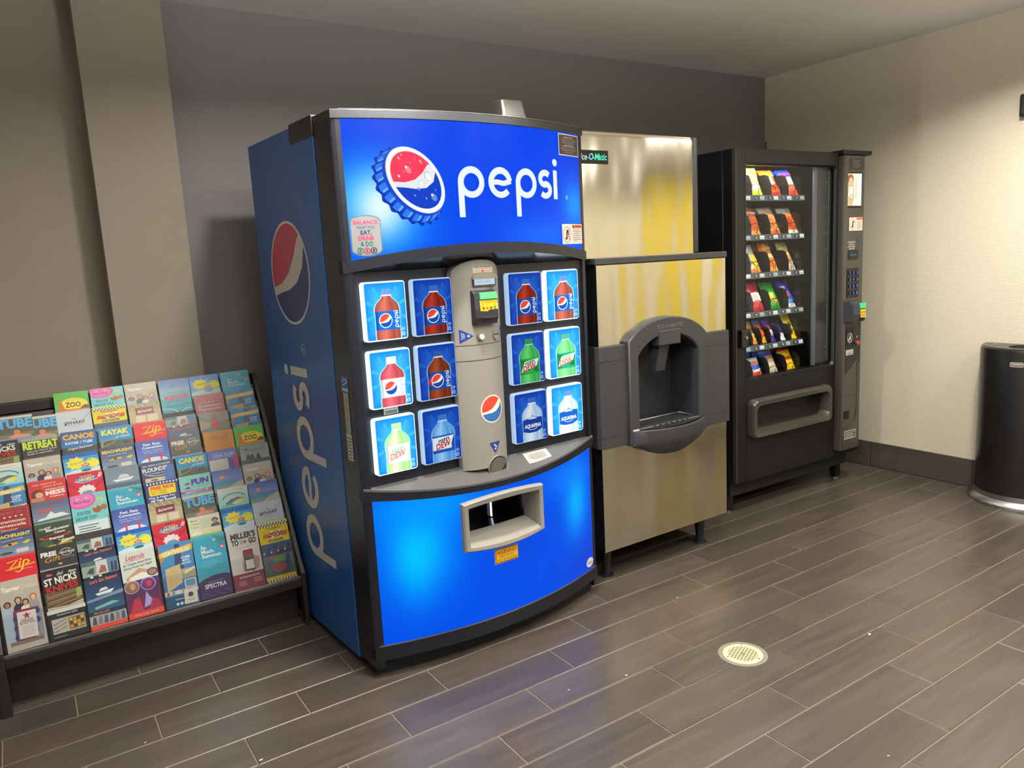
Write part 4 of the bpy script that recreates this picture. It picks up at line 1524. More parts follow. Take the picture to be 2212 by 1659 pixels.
# darker lining of the niche
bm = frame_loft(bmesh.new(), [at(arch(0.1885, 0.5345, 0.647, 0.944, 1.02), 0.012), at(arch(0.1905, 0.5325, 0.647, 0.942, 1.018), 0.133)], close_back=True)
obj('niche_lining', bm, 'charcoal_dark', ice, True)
# chute
ch = obj('chute_housing', nbox(0.300, 0.424, -0.036, 0.06, 0.978, 1.042, 0.004), 'charcoal', ice)
obj('chute_tongue', nprism([(-0.02, 0.985), (0.05, 0.985), (0.05, 0.87), (0.01, 0.865)], 0.316, 0.374, 'x', 0.003), 'charcoal', ch)
a = Art()
a.text('ICE-O-MATIC', 0.368, 1.050, 0.016, '55555a', 0.15, 0.03, 'c')
a.build('moulded_lettering', flat_front(-0.031), 'print', nic, None, 0.0012)
# drip tray: bowed lip with rounded belly below
n = 20


def lip(bulge, z):
    return [(0.134 + 0.455 * i / n, -0.020 - bulge * (1 - (2 * i / n - 1) ** 2), z) for i in range(n + 1)] + [(0.589, 0.02, z), (0.134, 0.02, z)]


def belly(d, k):
    pts = []
    for i in range(n + 1):
        f = 2 * i / n - 1
        b = 1 - f * f
        pts.append((0.3615 + 0.2275 * f * (1 - 0.12 * k), -0.020 - (0.075 - 0.05 * k) * b, 0.578 - d * (b ** 0.8)))
    return pts + [(0.589 - 0.02 * k, 0.004, 0.578), (0.134 + 0.02 * k, 0.004, 0.578)]


bm = frame_loft(bmesh.new(), [lip(0.070, 0.640), lip(0.078, 0.636), lip(0.080, 0.590), belly(0.002, 0.0), belly(0.030, 0.35), belly(0.062, 1.0)], close_back=True)
dt = obj('drip_tray', bm, 'charcoal', ice, True)
bm = bmesh.new()
prism(bm, [(0.150 + 0.423 * i / n, -0.012 - 0.060 * (1 - (2 * i / n - 1) ** 2)) for i in range(n + 1)] + [(0.54, 0.10), (0.185, 0.10)], 0.637, 0.6415, 'z')
obj('tray_well', bm, 'dark', dt)
gr = bmesh.new()
for i in range(11):
    x = 0.2 + i * 0.0325
    box(gr, x, x + 0.006, -0.05 + 0.05 * abs(i - 5) / 5 * 0.6, 0.10, 0.6415, 0.6455)
gr2 = obj('drip_grate', gr, 'charcoal_dark', dt)
gr2['kind'] = 'stuff'
tube_pts = [(0.195, 0.0, 0.6465), (0.195, 0.085, 0.6465), (0.528, 0.085, 0.6465), (0.528, 0.0, 0.6465)]
obj('grate_rim', tube(bmesh.new(), tube_pts, 0.004, 6), 'silver', dt)
obj('label_tab', nbox(0.144, 0.176, -0.034, -0.0305, 0.640, 0.646), 'white', dt)
# legs
for x, y in ((0.075, 0.085), (IW - 0.095, 0.085), (0.075, 0.68), (IW - 0.095, 0.68)):
    bm = lathe(bmesh.new(), [(0.0, 0.0), (0.031, 0.0), (0.030, 0.006), (0.019, 0.012), (0.018, 0.030), (0.028, ZB + 0.006), (0.0, ZB + 0.006)], 20, (x, y, 0))
    obj('leg', bm, 'black', ice, True)

# ---- ice maker
IV = 0.030
mk = thing('ice_maker', 'square stainless ice maker head stacked on the ice dispenser', 'ice maker', (1.9157 - 0.0078 * IV, 2.3139 + IV, ZT), 0.0078)
UL, UR, MH = -0.045, 0.612, 0.484
obj('body', nbox(UL + 0.004, UR - 0.006, 0.03, 0.60, 0.002, MH - 0.004, 0.004), 'charcoal', mk)
bm = bmesh.new()
prof = [(0.03, 0.003), (0.0, 0.003), (0.0, MH - 0.024), (0.004, MH - 0.010), (0.014, MH - 0.002), (0.03, MH)]
prism(bm, prof, UL, 0.576, 'x')
obj('front_panel', bm, 'steel', mk, True)
obj('side_trim', nprism(rrect(0.576, UR, -0.002, 0.034, 0.010, 4), 0.003, MH - 0.001, 'z', 0.003), 'charcoal', mk, True)
obj('front_edge', nbox(UL, 0.576, -0.0015, 0.004, 0.0, 0.0045), 'steel_edge', mk)
obj('top_roll', tube(bmesh.new(), [(UL, 0.012, MH - 0.006), (0.574, 0.012, MH - 0.006)], 0.0075, 10), 'steel_edge', mk, True)
obj('knob', nbox(UR - 0.002, UR + 0.010, 0.01, 0.022, 0.245, 0.253, 0.002), 'black', mk)
a = Art()
a.rect(-0.043, 0.361, 0.106, 0.412, '17191b')
a.rect(-0.041, 0.363, 0.104, 0.410, '0d0f11')
cols = ('e8f6ff', 'd8f2ff', 'c2eaff', '3ab8ff', '9fe0ff', '3ab8ff', '46e0b0', '38dca0', '3cd0c0', '48c0e8', '3ad0d0')
x = -0.033
for ch_, c in zip('Ice-O-Matic', cols):
    V, F = text_mesh(ch_, 0.02)
    wd = (max(v[0] for v in V) - min(v[0] for v in V)) * 0.024 / 0.70
    a.text(ch_, x, 0.376, 0.024, c, None, 0.02, 'l', 0.18)
    x += wd * 0.86 + 0.0022
sc = 0.130 / max(x + 0.033, 1e-4)
a.T = [(l, c, [(-0.033 + (q[0] + 0.033) * sc, q[1]) for q in p] if c not in (hx('17191b'), hx('0d0f11')) else p) for l, c, p in a.T]
a.build('maker_badge', flat_front(0.0), printed('badge_print', 0.2), mk, None, 0.0010)
# ================================================================== snack vending machine
SX, SY, SRZ = 2.9528, 2.5098, -0.0155
snk = thing('snack_vending_machine', 'black snack vending machine with lit glass front and bronze control column', 'vending machine', (SX, SY, 0.0), SRZ)
SW, SH = 1.031, 1.83
GU0, GU1, GZ0, GZ1 = 0.074, 0.779, 0.700, 1.760
# cabinet: five boards round an open inside
obj('cabinet_side', nbox(0.0, 0.03, 0.082, 0.80, 0.155, SH, 0.003), 'snack_black', snk)
obj('cabinet_side', nbox(SW - 0.04, SW, 0.082, 0.80, 0.155, SH, 0.003), 'snack_black', snk)
obj('cabinet_top', nbox(0.03, SW - 0.04, 0.082, 0.80, SH - 0.035, SH), 'snack_black', snk)
obj('cabinet_back', nbox(0.03, SW - 0.04, 0.77, 0.80, 0.155, SH - 0.035), 'dark', snk)
obj('cabinet_floor', nbox(0.03, SW - 0.04, 0.082, 0.77, 0.155, 0.20), 'snack_black', snk)
obj('inner_wall', nbox(0.795, 0.82, 0.082, 0.77, 0.20, SH - 0.035), 'dark', snk)
obj('liner', nbox(0.03, 0.036, 0.10, 0.77, 0.20, SH - 0.036), 'dark', snk)
obj('liner', nbox(0.036, 0.795, 0.12, 0.77, SH - 0.041, SH - 0.036), 'dark', snk)
# door: stiles, rails, lower leaf
obj('door_stile', nbox(0.0, GU0, 0.0, 0.078, 0.175, SH, 0.004), 'snack_black', snk)
obj('door_stile', nbox(GU1, 0.80, 0.0, 0.078, 0.175, SH, 0.003), 'snack_black', snk)
obj('door_rail', nbox(GU0, GU1, 0.0, 0.078, GZ1, SH, 0.003), 'snack_black', snk)
# lower leaf with the delivery opening
LU0, LU1, LZ0, LZ1 = 0.118, 0.712, 0.418, 0.575
bm = bmesh.new()
for q in ((GU0, LU0, 0.175, GZ0), (LU1, GU1, 0.175, GZ0), (LU0, LU1, 0.175, LZ0), (LU0, LU1, LZ1, GZ0)):
    box(bm, q[0], q[1], 0.0, 0.078, q[2], q[3])
obj('door_leaf', bm, 'snack_black', snk)
obj('door_edge', nbox(-0.0015, 0.003, -0.003, 0.02, 0.18, SH - 0.003, 0.001), 'bronze', snk)
obj('kick_panel', nbox(0.02, SW - 0.03, 0.06, 0.09, 0.09, 0.175), 'dark', snk)
# right-hand column
colm = obj('control_column', nprism(rrect(0.796, 0.985, 0.205, 1.815, 0.012), -0.030, 0.078, 'y', 0.004), 'bronze', snk)
obj('column_backing', nbox(0.79, SW, 0.0, 0.078, 0.175, SH, 0.003), 'snack_black', snk)
obj('column_cap', nbox(0.79, SW + 0.008, -0.034, 0.10, SH - 0.012, SH + 0.010, 0.003), 'snack_black', snk)
obj('column_ridge', nprism(rrect(0.797, 0.825, 0.21, 1.81, 0.010), -0.040, -0.02, 'y', 0.004), 'bronze', colm, True)


def cbox(name, u0, u1, z0, z1, d, mat, par=None, bev=0.0, v0=-0.028):
    return obj(name, nbox(u0, u1, -0.030 - d, v0, z0, z1, bev), mat, par or colm)


def rplate(name, u0, u1, z0, z1, d, mat, r=0.008, par=None):
    return obj(name, nprism(rrect(u0, u1, z0, z1, r), -0.030 - d, -0.028, 'y', 0.001), mat, par or colm)


CF = flat_front(-0.030)
pl = rplate('notice_frame', 0.849, 0.969, 1.738, 1.805, 0.003, 'bronze')
a = Art()
a.rect(0.856, 1.745, 0.962, 1.798, '26201c')
for i in range(6):
    a.rect(0.868, 1.788 - i * 0.0075, 0.952 - (i % 3) * 0.01, 1.7905 - i * 0.0075, '6e655c')
a.build('notice_print', flat_front(-0.033), 'print', pl, None, 0.0012)
dp = rplate('display_frame', 0.818, 0.957, 1.543, 1.727, 0.004, 'snack_black', 0.006)
a = Art()
a.rect(0.826, 1.552, 0.948, 1.720, 'e9e6d2')
a.poly([(0.826, 1.552), (0.872, 1.552), (0.884, 1.62), (0.872, 1.720), (0.826, 1.720)], 'dcb98a')
a.ell(0.851, 1.690, 0.028, 0.024, '9a6a34', n=18)
a.ell(0.855, 1.675, 0.020, 0.026, 'e2bd92', n=18)
a.poly([(0.832, 1.60), (0.875, 1.61), (0.872, 1.65), (0.84, 1.65)], 'f4efe0')
a.rect(0.850, 1.585, 0.872, 1.612, '8a7a5c')
a.rect(0.853, 1.588, 0.869, 1.609, 'f2ecd8')
for i in range(10):
    a.rect(0.892, 1.672 - i * 0.009, 0.912 - (i % 3) * 0.004, 1.675 - i * 0.009, 'b8b49c')
a.rect(0.918, 1.552, 0.946, 1.720, 'fdfdf2')
a.build('lit_panel', flat_front(-0.034), printed('column_display', 0.2, 1.25), dp, None, 0.0014)
a = Art()
a.rect(0.853, 1.421, 0.972, 1.491, 'd8d2c4')
a.rect(0.918, 1.478, 0.970, 1.489, 'd8602c')
a.arc(0.884, 1.455, 0.024, 0.028, 0, 360, 0.003, 'b8685c', 22)
a.poly([(0.876, 1.436), (0.888, 1.438), (0.893, 1.474), (0.882, 1.472)], '1a1816')
a.stroke([(0.868, 1.436), (0.900, 1.474)], 0.003, 'b8685c')
for i in range(6):
    a.rect(0.920, 1.468 - i * 0.0075, 0.965 - (i % 2) * 0.01, 1.4705 - i * 0.0075, '8d857c')
a.build('warning_sticker', CF, 'print', colm, None, 0.0008)
a = Art()
for i, s in enumerate(('MAKE SELECTION', 'AND THEN', 'INSERT MONEY', 'FOR ITEM')):
    a.text(s, 0.878, 1.357 - i * 0.0118, 0.0075, 'd8d4cc', 0.066 - (0.02 if i % 2 else 0), 0.01, 'c')
a.build('instruction_lettering', CF, 'print', colm, None, 0.0008)
a = Art()
a.poly([(0.918, 1.385), (0.935, 1.36), (0.951, 1.345), (0.940, 1.366)], '14120f')
a.build('scratch_mark', CF, 'print', colm, None, 0.0006)
sc_ = rplate('credit_display', 0.850, 0.937, 1.267, 1.318, 0.003, 'gloss_black', 0.004)
a = Art()
for i in range(5):
    a.stroke([(0.862 + i * .012, 1.287), (0.868 + i * .012, 1.287 + (.012 if i % 2 else .004)), (0.872 + i * .012, 1.293)], 0.002, '4fb4e0', cap=False)
a.build('credit_digits', flat_front(-0.033), printed('digits', 0.2, 1.0), sc_, None, 0.0012)
kp = rplate('keypad', 0.842, 0.946, 1.062, 1.221, 0.004, 'gloss_black', 0.006)
for r in range(4):
    for c in range(3):
        bx = obj('key', nbox(0.853 + c * 0.0305, 0.875 + c * 0.0305, -0.0375, -0.033, 1.185 - r * 0.036, 1.207 - r * 0.036, 0.002), 'gloss_black', kp)
        a = Art()
        ch_ = ('123', '456', '789', '*0#')[r][c]
        a.text(ch_, 0.864 + c * 0.0305, 1.189 - r * 0.036, 0.014, '7c86ff', None, 0.02, 'c')
        a.build('key_number', flat_front(-0.0375), printed('key_light', 0.3, 1.1) if (r, c) == (0, 0) else bpy.data.materials['key_light'], bx, None, 0.0008)
# bill acceptor
bp_ = [(-0.030, 1.046), (-0.075, 1.046), (-0.098, 1.030), (-0.106, 0.975), (-0.095, 0.935), (-0.030, 0.925)]
bl_ = obj('bill_acceptor', nprism(bp_, 0.806, 0.905, 'x', 0.004), 'charcoal', colm)
obj('bill_light', nbox(0.860, 0.912, -0.104, -0.085, 1.004, 1.034, 0.004), 'glow_green', bl_)
a = Art()
a.rect(0.858, 0.957, 0.904, 0.999, 'e8c01e')
for i in range(2):
    for j in range(3):
        a.rect(0.863 + j * .013, 0.963 + i * .016, 0.871 + j * .013, 0.974 + i * .016, '6a5410')
a.build('bill_sticker', lambda x, y, o: (x, -0.1035 - (1.0 - y) * 0.06 - o, y), 'print', bl_, None, 0.001)
obj('bill_slot', nbox(0.862, 0.900, -0.1055, -0.09, 0.940, 0.949), 'dark', bl_)
# coin section: dark swoosh panel
bm = bmesh.new()
pts = [(0.832, 0.922), (0.832, 0.640), (0.870, 0.660), (0.905, 0.684), (0.935, 0.712), (0.955, 0.735), (0.962, 0.76), (0.962, 0.922)]
sw_ = obj('coin_panel', nprism(pts, -0.034, -0.026, 'y'), 'gloss_black', colm)
rplate('swoosh_trim', 0.962, 0.972, 0.70, 0.93, 0.006, 'bronze', 0.004)
cpl = rplate('coin_plate', 0.838, 0.908, 0.788, 0.897, 0.006, 'snack_black', 0.003)
a = Art()
a.arc(0.871, 0.842, 0.021, 0.026, 0, 360, 0.004, 'c8c4bc', 20)
a.poly([(0.868, 0.822), (0.880, 0.838), (0.879, 0.868), (0.866, 0.848)], 'd8d4cc')
a.stroke([(0.858, 0.83), (0.874, 0.85)], 0.004, 'd8d4cc')
a.build('coin_symbol', flat_front(-0.036), 'print', cpl, None, 0.001)
bm = bmesh.new()
disc_y(bm, 0.938, 0.808, 0.012, -0.046, -0.03)
obj('coin_return_button', bm, simple('red_button', 'a8442c', 0.35), colm, True)
obj('coin_slot', nbox(0.928, 0.944, -0.0375, -0.03, 0.838, 0.846), 'silver', colm)
a = Art()
a.poly(rrect(0.840, 0.906, 0.746, 0.775, 0.004), 'b8b2a4')
for i in range(12):
    a.rect(0.850 + i * .004, 0.7495, 0.852 + i * .004, 0.757, '4a453f')
a.text('100072049', 0.873, 0.7605, 0.006, '4a453f', 0.045, 0, 'c')
a.build('serial_plate', flat_front(-0.034), 'print', colm, None, 0.001)
cr_ = rplate('coin_cup', 0.836, 0.886, 0.386, 0.431, 0.002, 'snack_black', 0.004)
obj('coin_cup_shade', nbox(0.842, 0.872, -0.0345, -0.03, 0.392, 0.424), 'dark', cr_)
tube(bm := bmesh.new(), [(0.955, -0.031, 0.70), (0.957, -0.031, 0.52), (0.952, -0.031, 0.42), (0.930, -0.031, 0.37), (0.880, -0.031, 0.345), (0.835, -0.031, 0.335)], 0.004, 6)
obj('column_bead', bm, 'bronze', colm, True)
obj('column_joint', nbox(0.828, 0.955, -0.0305, -0.028, 0.512, 0.5145), 'charcoal_dark', colm)
a = Art()
a.rect(0.847, 0.268, 0.953, 0.315, 'd0cabc')
a.rect(0.851, 0.272, 0.949, 0.311, '2a2622')
for i in range(4):
    a.rect(0.857, 0.301 - i * .0085, 0.943 - (i % 2) * .015, 0.3045 - i * .0085, 'c8c2b4')
a.build('address_label', CF, 'print', colm, None, 0.0008)

# lock on the door's left stile
lk = obj('lock_housing', nbox(0.018, 0.070, -0.022, 0.004, 0.872, 0.962, 0.004), 'gloss_black', snk)
bm = bmesh.new()
disc_y(bm, 0.050, 0.922, 0.008, -0.028, -0.018, 16)
obj('lock_barrel', bm, 'silver', lk, True)

# delivery opening: bronze ring, dark flap
def oloop(u0, u1, z0, z1, v, bow, r=0.03, n=6):
    pts = []
    base = rrect(u0, u1, z0, z1, r, n)
    c, hw = (u0 + u1) / 2, (u1 - u0) / 2
    for x, z in base:
        b = 1 - ((x - c) / hw) ** 2
        s = 1 if z > (z0 + z1) / 2 else -1
        pts.append((x, v - 0.020 * b * (1 if bow else 0), z + s * bow * b))
    return pts


bm = frame_loft(bmesh.new(), [oloop(.085, .737, .398, .600, 0.0, .012), oloop(.087, .735, .400, .598, -0.022, .012), oloop(.096, .726, .409, .589, -0.036, .012), oloop(.118, .706, .428, .568, -0.034, .010),
                              oloop(.126, .698, .436, .560, -0.012, .008), oloop(.129, .696, .439, .557, 0.02, .004)])
dv = obj('delivery_frame', bm, 'bronze', snk, True)
bm = frame_loft(bmesh.new(), [oloop(.120, .704, .432, .564, 0.004, .006), oloop(.128, .696, .438, .558, 0.030, .002), oloop(.140, .684, .450, .546, 0.034, .002)], close_back=True)
obj('delivery_flap', bm, 'snack_black', dv, True)

# legs and antenna
for x, y in ((0.045, 0.10), (SW - 0.075, 0.10), (0.045, 0.70), (SW - 0.075, 0.70)):
    lg = obj('leg', nbox(x - 0.022, x + 0.022, y - 0.022, y + 0.022, 0.012, 0.158, 0.003), 'snack_black', snk)
    bm = lathe(bmesh.new(), [(0, 0), (0.02, 0.0), (0.02, 0.008), (0.012, 0.014), (0, 0.014)], 14, (x, y, 0))
    obj('foot', bm, 'silver', lg)
obj('antenna', tube(bmesh.new(), [(0.33, 0.09, SH), (0.33, 0.09, SH + 0.022), (0.33, 0.09, SH + 0.052)], 0.006, 10), 'dark', snk, True)

# glass, mullion, inside right-hand panel
obj('glass_pane', nbox(GU0 + 0.004, GU1 - 0.004, 0.012, 0.017, GZ0 + 0.002, GZ1 - 0.002), 'glass', snk)
bm = frame_loft(bmesh.new(), [[(x, -0.001, z) for x, z in rrect(GU0 - .004, GU1 + .004, GZ0 - .004, GZ1 + .004, .02)], [(x, -0.003, z) for x, z in rrect(GU0 - .002, GU1 + .002, GZ0 - .002, GZ1 + .002, .02)],
                              [(x, 0.012, z) for x, z in rrect(GU0 + .005, GU1 - .005, GZ0 + .005, GZ1 - .005, .02)]])
obj('glass_gasket', bm, 'snack_black', snk, True)
inner = textured_plain('inside_panel', '2a2925', 0.4, 0.04, 300, 0.5, 0.06)
obj('inside_panel', nbox(0.655, 0.795, 0.030, 0.036, 0.72, 1.765), inner, snk)
mu = obj('mullion', nbox(0.632, 0.655, 0.024, 0.040, 0.71, 1.765, 0.003), 'rail', snk)
obj('panel_rib', nbox(0.752, 0.760, 0.026, 0.032, 0.73, 1.74, 0.002), 'rail', snk)
for z in (0.80, 1.02, 1.18, 1.33, 1.42, 1.55, 1.68):
    bm = bmesh.new()
    disc_y(bm, 0.742, z, 0.0035, 0.027, 0.031, 8)
    obj('rivet', bm, 'silver', snk)
# lamps inside: behind the top rail and down the left stile
obj('lamp_tube', tube(bmesh.new(), [(0.09, 0.100, 1.782), (0.62, 0.100, 1.782)], 0.010, 10), 'glow_lamp', snk, True)
obj('lamp_tube', tube(bmesh.new(), [(0.052, 0.088, 0.74), (0.052, 0.088, 1.74)], 0.009, 10), 'glow_lamp', snk, True)

# trays, dividers, spirals, price rails
SHELF = (1.622, 1.425, 1.232, 1.032, 0.858, 0.672)
BAGR = [  # slot left edges and widths (bag rows)
    [(0.120, 0.115), (0.247, 0.112), (0.395, 0.112), (0.530, 0.118)],
    [(0.120, 0.105), (0.240, 0.105), (0.388, 0.120), (0.528, 0.122)],
    [(0.120, 0.100), (0.237, 0.112), (0.386, 0.100), (0.535, 0.092)],
    [(0.120, 0.110), (0.255, 0.118), (0.392, 0.112), (0.535, 0.094)],
    [(0.110, 0.060), (0.180, 0.060), (0.252, 0.060), (0.324, 0.060), (0.396, 0.060), (0.470, 0.066), (0.560, 0.070)],
    [(0.110, 0.100), (0.252, 0.115), (0.385, 0.108), (0.528, 0.112)],
]
coil_me = {}
for k, z in enumerate(SHELF):
    tr = obj('tray', nbox(0.095, 0.628, 0.092, 0.60, z - 0.012, z - 0.006), 'rail', snk)
    rl = obj('price_rail', nprism([(0.082, z - 0.031), (0.094, z - 0.031), (0.094, z - 0.002), (0.088, z - 0.002)], 0.095, 0.632, 'x'), 'rail', tr)
    a = Art()
    for i in range(5):
        x = 0.13 + i * 0.105
        a.rect(x, 0.008, x + 0.030, 0.021, '1c1f24')
        a.text('%d%d' % (k + 1, min(9, 2 + i * 2)), x + 0.015, 0.0105, 0.0085, 'e8ecf0', None, 0.01, 'c')
        a.rect(x + 0.042, 0.006, x + 0.075, 0.023, ('c9d4dc', '9fb0c0', 'dfe4e6')[(i + k) % 3])
        a.rect(x + 0.046, 0.011, x + 0.071, 0.014, '5a6670')
    a.build('price_strip', lambda x, y, o: (x, 0.082 + 0.006 * y / 0.029 - o, z - 0.031 + y), 'print', rl, None, 0.001)
    wl = obj('end_guard', nprism([(0.10, z - 0.006), (0.58, z - 0.006), (0.58, z + 0.11), (0.135, z + 0.11), (0.105, z + 0.085)], 0.6285, 0.6305, 'x'), 'acrylic', tr)
    for (u0, w) in BAGR[k]:
        big = k != 4
        dw = 0.004
        hgt = 0.105 if big else 0.085
        dx = u0 - 0.014
        dv_ = obj('divider', nprism([(0.097, z - 0.006), (0.55, z - 0.006), (0.55, z + hgt), (0.140, z + hgt), (0.118, z + hgt * .92), (0.100, z + hgt * .5)], dx, dx + dw, 'x'), 'dark', tr)
        key = (round(w, 3), big)
        if key not in coil_me:
            r = min(0.030, w * 0.40)
            pts = []
            turns, n_ = 5, 16
            for i in range(turns * n_ + 1):
                t = 2 * math.pi * i / n_
                pts.append((r * math.cos(t), 0.03 * i / n_, r * math.sin(t)))
            bm = tube(bmesh.new(), pts, 0.0016, 5)
            me = bpy.data.meshes.new('spiral')
            bm.to_mesh(me)
            bm.free()
            me.materials.append(M['coil'])
            coil_me[key] = me
        r = min(0.030, w * 0.40)
        for dxx in ((-r * 0.9, r * 0.9) if big and w > 0.09 else (0.0,)):
            o = bpy.data.objects.new('spiral', coil_me[key])
            link(o, tr)
            o.location = (u0 + w / 2 + dxx, 0.098, z + r - 0.004)

# ---- the packets inside; each its own thing, pillow shaped, leaning back on its spiral
sroot = Matrix.Translation((SX, SY, 0)) @ Matrix.Rotation(SRZ, 4, 'Z')


def packet(u0, w, z, h, lean, fn, words, label, group, crimp=0.010, th=0.030, v=0.128, tilt=0.0, cat='snack bag'):
    NX, NY = 12, 16
    V, F, C = [], [], []
    lump = [random.uniform(-1, 1) for _ in range(8)]

    def sh(i, j):
        fx, fy = i / NX, j / NY
        px = min(1, 4.2 * fx * (1 - fx)) ** 0.6
        py = min(1, 5.0 * fy * (1 - fy)) ** 0.7
        wr = 0.0022 * math.sin(fx * 9 + lump[0] * 3) * math.sin(fy * 7 + lump[1] * 3) + 0.0016 * math.sin(fx * 17 + lump[2]) * math.sin(fy * 13 + lump[3])
        return px * py, wr
    for side in (-1, 1):
        for j in range(NY + 1):
            for i in range(NX + 1):
                p, wr = sh(i, j)
                fx, fy = i / NX, j / NY
                zig = 0.002 * ((i % 2) * 2 - 1) if j in (0, NY) else 0
                pin = 1 - 0.06 * math.sin(math.pi * fy) * 1.0
                V.append(((fx - .5) * w * pin, side * (th / 2) * p + wr * (1 if p > .05 else 0), fy * h + zig))
    st = (NX + 1) * (NY + 1)
    for side in (0, 1):
        for j in range(NY):
            for i in range(NX):
                b = side * st + j * (NX + 1) + i
                q = (b, b + 1, b + NX + 2, b + NX + 1)
                F.append(q if side == 0 else q[::-1])
                C.append(lin(fn((i + .5) / NX, (j + .5) / NY)))
    for j in range(NY):
        for i in (0, NX):
            b = j * (NX + 1) + i
            q = (b, b + NX + 1, b + NX + 1 + st, b + st)
            F.append(q if i == 0 else q[::-1])
            C.append(lin(fn(0.02 if i == 0 else .98, (j + .5) / NY)))
    for i in range(NX):
        for j in (0, NY):
            b = j * (NX + 1) + i
            F.append((b, b + 1, b + 1 + st, b + st))
            C.append(lin(fn((i + .5) / NX, 0.02 if j == 0 else .98)))
    me = bpy.data.meshes.new('packet')
    me.from_pydata(V, [], F)
    ca = me.color_attributes.new('Col', 'FLOAT_COLOR', 'CORNER')
    buf = []
    for f, c in zip(F, C):
        buf += [c[0], c[1], c[2], 1.0] * len(f)
    ca.data.foreach_set('color', buf)
    me.materials.append(M['snackbag'])
    me.polygons.foreach_set('use_smooth', [True] * len(me.polygons))
    t = bpy.data.objects.new('snack_bag' if cat == 'snack bag' else 'candy_bar', None)
    t.empty_display_size = 0.03
    link(t)
    tag(t, label, cat, group)
    t.matrix_world = sroot @ Matrix.Translation((u0 + w / 2, v, z)) @ Matrix.Rotation(R(-lean), 4, 'X') @ Matrix.Rotation(R(tilt), 4, 'Y')
    o = bpy.data.objects.new('packet', me)
    link(o, t)
    if words:
        a = Art()
        for (s, fx, fy, hh, c, ww, rot) in words:
            a.text(s, (fx - .5) * w, fy * h, hh * h, c, ww * w if ww else None, 0.02, 'c', 0.1, rot)

        def fm(x, y, o_):
            fx, fy = x / w + .5, y / h
            px = max(0, min(1, 4.2 * fx * (1 - fx))) ** 0.6
            py = max(0, min(1, 5.0 * fy * (1 - fy))) ** 0.7
            return (x, -(th / 2) * px * py - 0.0035 - o_, y)
        a.build('lettering', fm, 'print', t, 0.015, 0.0)
    return t


def bands(*spec):
    """spec: (from height fraction, colour); then blobs as (cx, cy, rx, ry, colour)"""
    lo = [(s[0], hx(s[1])) for s in spec if len(s) == 2]
    bb_ = [s for s in spec if len(s) == 5]

    def f(x, y):
        c = lo[0][1]
        for t, q in lo:
            if y >= t:
                c = q
        for cx_, cy_, rx, ry, q in bb_:
            if ((x - cx_) / rx) ** 2 + ((y - cy_) / ry) ** 2 < 1:
                c = hx(q)
        return c
    return f


